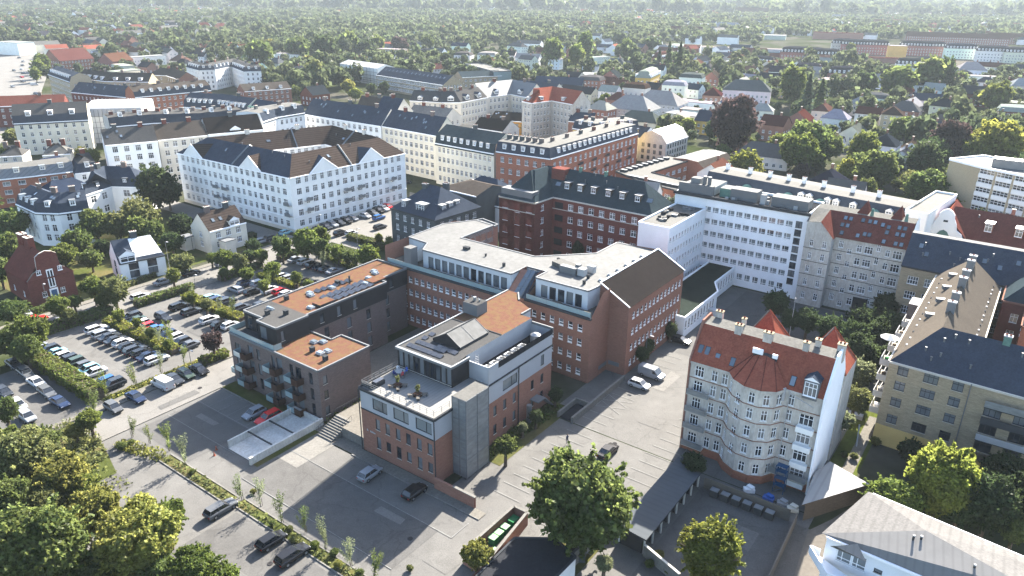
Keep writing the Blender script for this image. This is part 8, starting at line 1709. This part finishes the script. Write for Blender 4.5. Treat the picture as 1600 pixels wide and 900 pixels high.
for px, py, c in ((499, 357, 'dark'), (509, 354, 'dark'), (519, 351, 'silver'), (530, 348, 'dark'), (541, 345, 'black'), (551, 341, 'silver'), (571, 337, 'white'), (582, 333, 'grey'), (591, 329, 'black'), (599, 326, 'white'), (606, 323, 'red')): pc(px, py, c, hd='a')
for px, py, c, h in ((592, 340, 'blue', 'b'), (532, 364, 'black', 'b'), (549, 364, 'white', 'b'), (446, 363, 'teal', 'b'), (594, 354, 'dark', 'b'), (409, 376, 'silver', 'b'), (424, 372, 'dark', 'b'), (500, 378, 'dark', 'b'), (332, 329, 'silver', 'b'), (349, 411, 'silver', 'b'), (298, 426, 'black', 'b'), (220, 463, 'white', 'b'), (56, 499, 'red', 'b'), (39, 488, 'white', 'a'), (73, 508, 'dark', 'b'), (150, 486, 'dark', 'b'), (255, 440, 'silver', 'b'), (128, 497, 'grey', 'b'), (100, 500, 'silver', 'b'), (634, 285, 'dark', 'b'), (1341, 500, 'white', 'a'), (1331, 511, 'dark', 'a'), (1289, 513, 'dark', 'b'), (1240, 540-3, 'grey', 'a')): pc(px, py, c, None, h)
for px, py, c in ((35, 81, 'dark'), (44, 81, 'white'), (30, 90, 'dark'), (36, 96, 'silver'), (35, 102, 'black'), (34, 108, 'white'), (36, 114, 'dark'), (34, 120, 'red'), (36, 127, 'dark'), (56, 146, 'navy'), (22, 110, 'grey'), (20, 135, 'silver'), (48, 105, 'dark'), (50, 120, 'white')): pc(px, py, c, None, 'a')
pc(54, 132, 'white', 'van', 'b', 'white box van on the wide avenue at the upper left')
for px, py, c in ((1110, 262, 'silver'), (1122, 265, 'white'), (1135, 258, 'dark')): pc(px, py, c, None, 'a')
# person figures
def person(x, y, z, rz, label, shirt, trousers, sit=False, group=None):
    nm = 'person'; me = bpy.data.meshes.new('body'); hip = .92 if not sit else .5
    if not sit:
        J = [(0, 0, .95), (0, .01, 1.2), (0, 0, 1.42), (0, .01, 1.52), (0, .03, 1.66), (-.1, 0, .9), (-.12, .06, .5), (-.12, 0, .06), (.1, 0, .9), (.12, -.12, .5), (.12, -.22, .08), (-.2, 0, 1.4), (-.25, -.05, 1.12), (-.22, .1, .88), (.2, 0, 1.4), (.25, .05, 1.12), (.22, .2, .9), (-.12, .12, .04), (.12, -.1, .04)]
    else:
        J = [(0, 0, .5), (0, .0, .78), (0, .04, 1.0), (0, .06, 1.1), (0, .08, 1.24), (-.1, .05, .5), (-.13, .45, .5), (-.13, .45, .08), (.1, .05, .5), (.13, .45, .5), (.13, .45, .08), (-.2, .03, .98), (-.25, .15, .78), (-.15, .38, .78), (.2, .03, .98), (.25, .15, .78), (.15, .38, .78), (-.13, .58, .05), (.13, .58, .05)]
    E = [(0, 1), (1, 2), (2, 3), (3, 4), (0, 5), (5, 6), (6, 7), (0, 8), (8, 9), (9, 10), (2, 11), (11, 12), (12, 13), (2, 14), (14, 15), (15, 16), (7, 17), (10, 18)]
    Rr_ = [.14, .13, .13, .055, .105, .09, .06, .045, .09, .06, .045, .065, .042, .035, .065, .042, .035, .04, .04]
    me.from_pydata(J, E, []); me.materials.append(MATS['fabric']); me.materials.append(MATS['skin'])
    o = link(nm, me, None, (x, y, z), rz); o.color = (*shirt, 1); md = o.modifiers.new('skin', 'SKIN'); o.modifiers.new('sub', 'SUBSURF').levels = 1
    for v, r in zip(me.skin_vertices[0].data, Rr_): v.radius = (r, r)
    me.skin_vertices[0].data[0].use_root = True
    tag(o, label, 'person', group)
    hz = J[4][2]; mb = MB(); 
    for k in range(3): mb.cyl((0, J[4][1]-.02, hz+.02+k*.04), .105-.02*k, .04, 'bark', 8)
    link('hair', mb.mesh('hair'), o)
    mb = MB(); mb.cyl((0, J[0][1], J[0][2]-.06), .17, .12, 'dark_trim', 8); link('belt', mb.mesh('belt'), o)
x, y = X(886, 694); person(x, y, .1, .6, 'person in dark clothes walking in the sun behind the big round tree', (.03, .035, .06), None)
tb = Thing('garden_table', 'round table with people under the trees on the roof terrace, at the glass wall', 'table', (*W(2.2, 7.2), 11.25))
c = W(2.2, 7.2); mb = MB(); mb.cyl((*c, 11.93), .8, .05, 'white_metal', 14); mb.cyl((*c, 11.25), .06, .68, 'zinc', 6); tb.part('tabletop', mb); tb.flush()
for k, (nm, col) in enumerate((('blue', (.05, .1, .35)), ('white', (.5, .5, .52)), ('dark blue', (.02, .03, .12)), ('red', (.3, .05, .06)))):
    a = k*pi/2+.5; p = (c[0]+1.15*cos(a), c[1]+1.15*sin(a)); person(p[0], p[1], 11.25, a+pi/2, 'seated person in %s top at the round table on the roof terrace' % nm, col, None, True)
    st = MB(); st.cyl((*p, 11.25), .2, .42, 'zinc', 8); o = link('stool', st.mesh('stool', (*p, 11.25)), None, (*p, 11.25)); tag(o, 'small stool under the person in the %s top on the roof terrace' % nm, 'stool')
for k, (a, b) in enumerate(((4.6, 4.2), (8.9, 4.0))):
    c = W(a, b); w = 'left' if k == 0 else 'right'
    t = Thing('planter_bench', '%s of the two square planters with cross benches on the sunny roof terrace' % w, 'planter', (*c, 11.25))
    mb = MB(); mb.box((*c, 11.25), 1.0, 1.0, .6, 'rust_panel', TH); t.part('planter', mb)
    mb = MB()
    for i in range(4): a2 = TH+pi/4+i*pi/2; mb.box((c[0]+.95*cos(a2), c[1]+.95*sin(a2), 11.6), 1.1, .5, .1, 'wood_grey', a2); mb.box((c[0]+1.3*cos(a2), c[1]+1.3*sin(a2), 11.25), .1, .45, .34, 'dark_trim', a2)
    t.part('bench', mb); t.flush()
    p, o = crown_pts(3+k, 220, .45, 1.6, 'open'); q = link('plant', quadmesh('plant', leafquads(p, o, .16)), t.o, (0, 0, .6)); q.color = (*GC['olive'], 1)
c = W(1.7, 2.9); mb = MB(); mb.box((*c, 11.25), 1.9, 1.0, .7, 'dark_trim', TH+pi/2); mb.box((*c, 11.953), 1.7, .85, .15, 'solar', TH+pi/2); o = link('garden_sofa', mb.mesh('garden_sofa', (*c, 11.25)), None, (*c, 11.25)); tag(o, 'dark lounge table on the roof terrace beside a low shrub planter', 'sofa')
c = W(.9, 1.6); mb = MB(); mb.box((*c, 11.25), 2.2, .8, .4, 'dark_trim', TH); mb.box((*W(.9, 1.25), 11.65), 2.2, .15, .4, 'dark_trim', TH); o = link('garden_sofa', mb.mesh('garden_sofa', (*c, 11.25)), None, (*c, 11.25)); tag(o, 'dark sofa at the front left corner of the roof terrace', 'sofa')
def lamp(px, py, h, label):
    x, y = X(px, py); t = link('street_lamp', None, None, (x, y, 0), TH); tag(t, label, 'street lamp')
    mb = MB(); mb.cyl((0, 0, 0), .08, h, 'zinc_light', 6, .05); mb.tube((0, 0, h), (.9, 0, h+.15), .04, 'zinc_light', 5); link('pole', mb.mesh('pole'), t)
    mb = MB(); mb.box((1.0, 0, h+.05), .7, .28, .14, 'white_metal'); link('lamp_head', mb.mesh('lamp_head'), t)
for a in ((266, 424, 8, 'tall street lamp beside the white villa with the sunlit roof'), (75, 478, 5.5, 'white street lamp in front of the red brick house with the curved gable'), (306, 450, 3.5, 'short lamp at the hedge gap between the two car parks'), (302, 391, 6, 'street lamp in front of the beige villa with the brown tiled roof'),
          (500, 366, 6, 'street lamp beside the parked row below the courtyard block'), (559, 389, 6, 'street lamp beside the hedge of the black brick house'), (1007, 575, 7, 'lamp post between small trees along the dark gabled wing'), (299, 570, 3.2, 'short sign post by the kerb near the copper leaved bush')): lamp(*a)
x, y = X(1232, 532); o = link('flagpole', None, None, (x, y, 0)); tag(o, 'thin white flagpole rising between the two pointed red tile roofs', 'flagpole'); mb = MB(); mb.cyl((0, 0, 0), .1, 9.5, 'white_metal', 6, .04); link('pole', mb.mesh('pole'), o); mb = MB(); mb.cyl((0, 0, 9.5), .14, .2, 'white_metal', 6); link('finial', mb.mesh('finial'), o)
x, y = X(1338, 698); t = link('parasol', None, None, (x, y, 0)); tag(t, 'folded white stand leaning on the lawn beside the white shed roof', 'parasol'); mb = MB(); mb.tube((0, 0, 0), (.6, 1.6, 3.2), .12, 'white_metal', 6); link('pole', mb.mesh('pole'), t)
x, y = X(1336, 652); mb = MB(); mb.box((x, y, 0), 2.4, 1.1, .75, 'white_metal', TH); o = link('garden_table', mb.mesh('garden_table', (x, y, 0)), None, (x, y, 0)); tag(o, 'white garden table on the grass beside the path', 'table')
for i, (px, py) in enumerate(((335, 712), (338, 703))):
    x, y = X(px, py); mb = MB(); mb.cyl((x, y, .04), .16, .7, 'roof_red', 8, .03); mb.box((x, y, .02), .4, .4, .05, 'roof_red'); o = link('traffic_cone', mb.mesh('traffic_cone', (x, y, 0)), None, (x, y, 0)); tag(o, ('nearer' if i == 0 else 'farther')+' of two red markers on the shaded yard left of the ramp', 'cone')
    if i == 0: continue
# clutter below the scaffold tower
for i, (px, py, c, nm) in enumerate(((1200, 782, 'fabric', 'blue'), (1222, 790, 'fabric', 'grey'), (1238, 798, 'fabric', 'pale'), (1170, 768, 'fabric', 'white'))):
    x, y = X(px, py); mb = MB(); mb.box((x, y, .0), 1.5, .9, .6, c, TH+.2*i); mb.box((x+.2, y+.1, .603), 1.0, .7, .3, c, TH-.3); o = link('building_materials', mb.mesh('building_materials', (x, y, 0)), None, (x, y, 0)); o.color = [(.03, .08, .25, 1), (.2, .2, .2, 1), (.45, .42, .36, 1), (.6, .6, .6, 1)][i]
    tag(o, '%s heap of building materials behind the wooden fence by the grey flats' % nm, 'building materials')
# skips and bins along the fence
for i in range(6):
    c = W(49+i*1.6, 22.9); mb = MB(); mb.box((*c, .06), 1.1, .9, 1.1, 'dark_trim', TH); mb.box((*c, 1.163), 1.16, .96, .09, 'zinc', TH); o = link('waste_bin', mb.mesh('waste_bin', (*c, 0)), None, (*c, 0))
    tag(o, 'dark waste bin under the wooden fence, %s from the garages' % ('nearest', 'second', 'third', 'fourth', 'fifth', 'farthest')[i], 'waste bin', 'dark bins under the fence')
# ================================================================== LABELS FOR THE MANY
LM = [('the terrace office', W(7, 10)), ('the dark brick flats', W(-27, 15)), ('the long office', W(-5, 48)), ('the white slab', W(20, 108)), ('the red-roofed flats', W(49, 36)), ('the tan brick block', W(70, 70)), ('the dark red brick block', W(-15, 95)),
      ('the courtyard block', W(-125, 90)), ('the black corner house', W(-60, 85)), ('the curved gable house', X(75, 430)), ('the sunlit roof villa', X(215, 405)), ('the beige villa', X(350, 370)), ('the white corner villa', X(80, 340)), ('the big copper tree', X(1146, 215)),
      ('the yellow high rise', W(62, 205)), ('the curved gable hall', W(75, 150)), ('the copper domed row', W(20, 140)), ('the long red corner block', X(900, 270)), ('the red pointed tenement', X(850, 200)), ('the long slate school', X(640, 150)), ('the wrapped white house', X(555, 120)),
      ('the wrapped scaffold building', X(170, 190)), ('the tan courtyard wing', X(180, 140)), ('the stepped white block', X(350, 125)), ('the yellow mansard house', X(1013, 140)), ('the pale hipped pavilions', X(1010, 175)), ('the white hipped house', X(1307, 195)), ('the brick mansards', X(1350, 85)), ('the railway', X(1250, 92)),
      ('the wide avenue', X(30, 130)), ('the red gabled church roof', X(110, 105)), ('the school behind the slab', X(1040, 280)), ('the red brick hip house', X(1415, 185)), ('the horizon woods', X(700, 20)), ('the white industrial roofs', X(1000, 45)), ('the white villa corner', X(1400, 850)), ('the garages', W(44, 14)),
      ('the middle yellow hedge', W(-66, .5)), ('the upper yellow hedge', W(-67, 18)), ('the rough hedge', W(-60, -17)), ('the front verge', W(10, -19)), ('the white slab canopy', W(24, 80)), ('the grey mansard villa', X(1540, 200)), ('the long red roofs', X(1495, 62)), ('the steel blue row', X(530, 200)), ('x', X(925, 130))][:-1]
LMP = [(n, PX(*p), p) for n, p in LM]
ORD = 'first second third fourth fifth sixth seventh eighth ninth tenth eleventh twelfth thirteenth fourteenth fifteenth sixteenth seventeenth eighteenth nineteenth twentieth'.split()
def labels(items):
    g = {}
    for o, d, p in items:
        q = PX(*p)
        n, lq, lp = min(LMP, key=lambda l: hypot(l[1][0]-q[0], (l[1][1]-q[1])*1.6))
        dx, dy = q[0]-lq[0], q[1]-lq[1]
        rel = ('left of' if dx < 0 else 'right of') if abs(dx) > abs(dy)*1.8 else ('behind' if dy < 0 else 'in front of')
        g.setdefault((d, rel, n), []).append((q[0], o))
    for (d, rel, n), l in g.items():
        l.sort(key=lambda e: e[0])
        for i, (_, o) in enumerate(l):
            s = '%s %s %s' % (d, rel, n)
            if len(l) > 1: s += ', '+(('left' if i == 0 else 'right')+' one of two' if len(l) == 2 else (ORD[i] if i < 20 else str(i+1)+'th')+' from the left')
            if len(s.replace('-', ' ').split()) > 16: s = s.replace('small ', '', 1).replace('staked ', '', 1)
            o['label'] = s
    return g

labels(CARS); labels(TREES); labels(HOUSES)
for o, _, _ in TREES: o['group'] = 'garden and street trees' if o['category'] == 'tree' else 'shrubs'
for o, _, _ in HOUSES: o['group'] = 'suburban houses'
# ================================================================== LIGHT, AIR, CAMERA
SUN_AZ = radians(62); SUN_EL = radians(32.5)
w = bpy.data.worlds.new('World'); S.world = w; w.use_nodes = True; nt = w.node_tree; nt.nodes.clear()
bg = nt.nodes.new('ShaderNodeBackground'); sky = nt.nodes.new('ShaderNodeTexSky'); wo = nt.nodes.new('ShaderNodeOutputWorld')
sky.sky_type = 'NISHITA'; sky.sun_disc = False; sky.sun_elevation = SUN_EL; sky.sun_rotation = pi/2-SUN_AZ; sky.air_density = 1; sky.dust_density = 1.5; sky.ozone_density = 1
bg.inputs[1].default_value = .078; nt.links.new(sky.outputs[0], bg.inputs[0]); nt.links.new(bg.outputs[0], wo.inputs[0])
sl = bpy.data.lights.new('sun', 'SUN'); sl.energy = 4.4; sl.angle = radians(.55); sl.color = (1, .93, .82); so = bpy.data.objects.new('sun', sl); COL.objects.link(so)
sd = Vector((cos(SUN_AZ)*cos(SUN_EL), sin(SUN_AZ)*cos(SUN_EL), sin(SUN_EL))); so.rotation_euler = sd.to_track_quat('Z', 'Y').to_euler(); so.location = (0, 0, 200)
HAZE = 1
if HAZE:
    hm = bpy.data.materials.new('haze'); hm.use_nodes = True; nt = hm.node_tree; nt.nodes.clear(); out = nt.nodes.new('ShaderNodeOutputMaterial'); pv = nt.nodes.new('ShaderNodeVolumePrincipled')
    pv.inputs['Color'].default_value = (.30, .345, .38, 1); pv.inputs['Density'].default_value = .00014; pv.inputs['Anisotropy'].default_value = .1; nt.links.new(pv.outputs[0], out.inputs['Volume']); MATS['haze'] = hm
    mb = MB(); mb.prism([(-9200, -250), (9200, -250), (9200, 11000), (-9200, 11000)], -1, 74, 'haze', bottom=True); o = link('haze', mb.mesh('haze')); o['kind'] = 'stuff'; o['label'] = 'thin pale haze over the suburbs'; hm.cycles.homogeneous_volume = True if hasattr(hm.cycles, 'homogeneous_volume') else None
cam = bpy.data.cameras.new('camera'); cam.sensor_width = 36; cam.lens = F/1600*36; cam.clip_start = 1; cam.clip_end = 20000
co = bpy.data.objects.new('camera', cam); COL.objects.link(co); S.camera = co
m = Matrix.Identity(4)
for i in range(3): m[i][0] = CR[i]; m[i][1] = CU[i]; m[i][2] = -_fw[i]
m[0][3] = 0; m[1][3] = 0; m[2][3] = CAMH; co.matrix_world = m
vs = S.view_settings; vs.view_transform = 'Standard'; vs.look = 'None'; vs.exposure = 3.12; vs.gamma = 1; vs.use_curve_mapping = False
S.cycles.use_denoising = True; S.cycles.max_bounces = 5; S.cycles.diffuse_bounces = 3; S.cycles.glossy_bounces = 2; S.cycles.transmission_bounces = 3; S.cycles.volume_bounces = 0; S.cycles.transparent_max_bounces = 4
S.cycles.use_adaptive_sampling = True; S.cycles.adaptive_threshold = .02
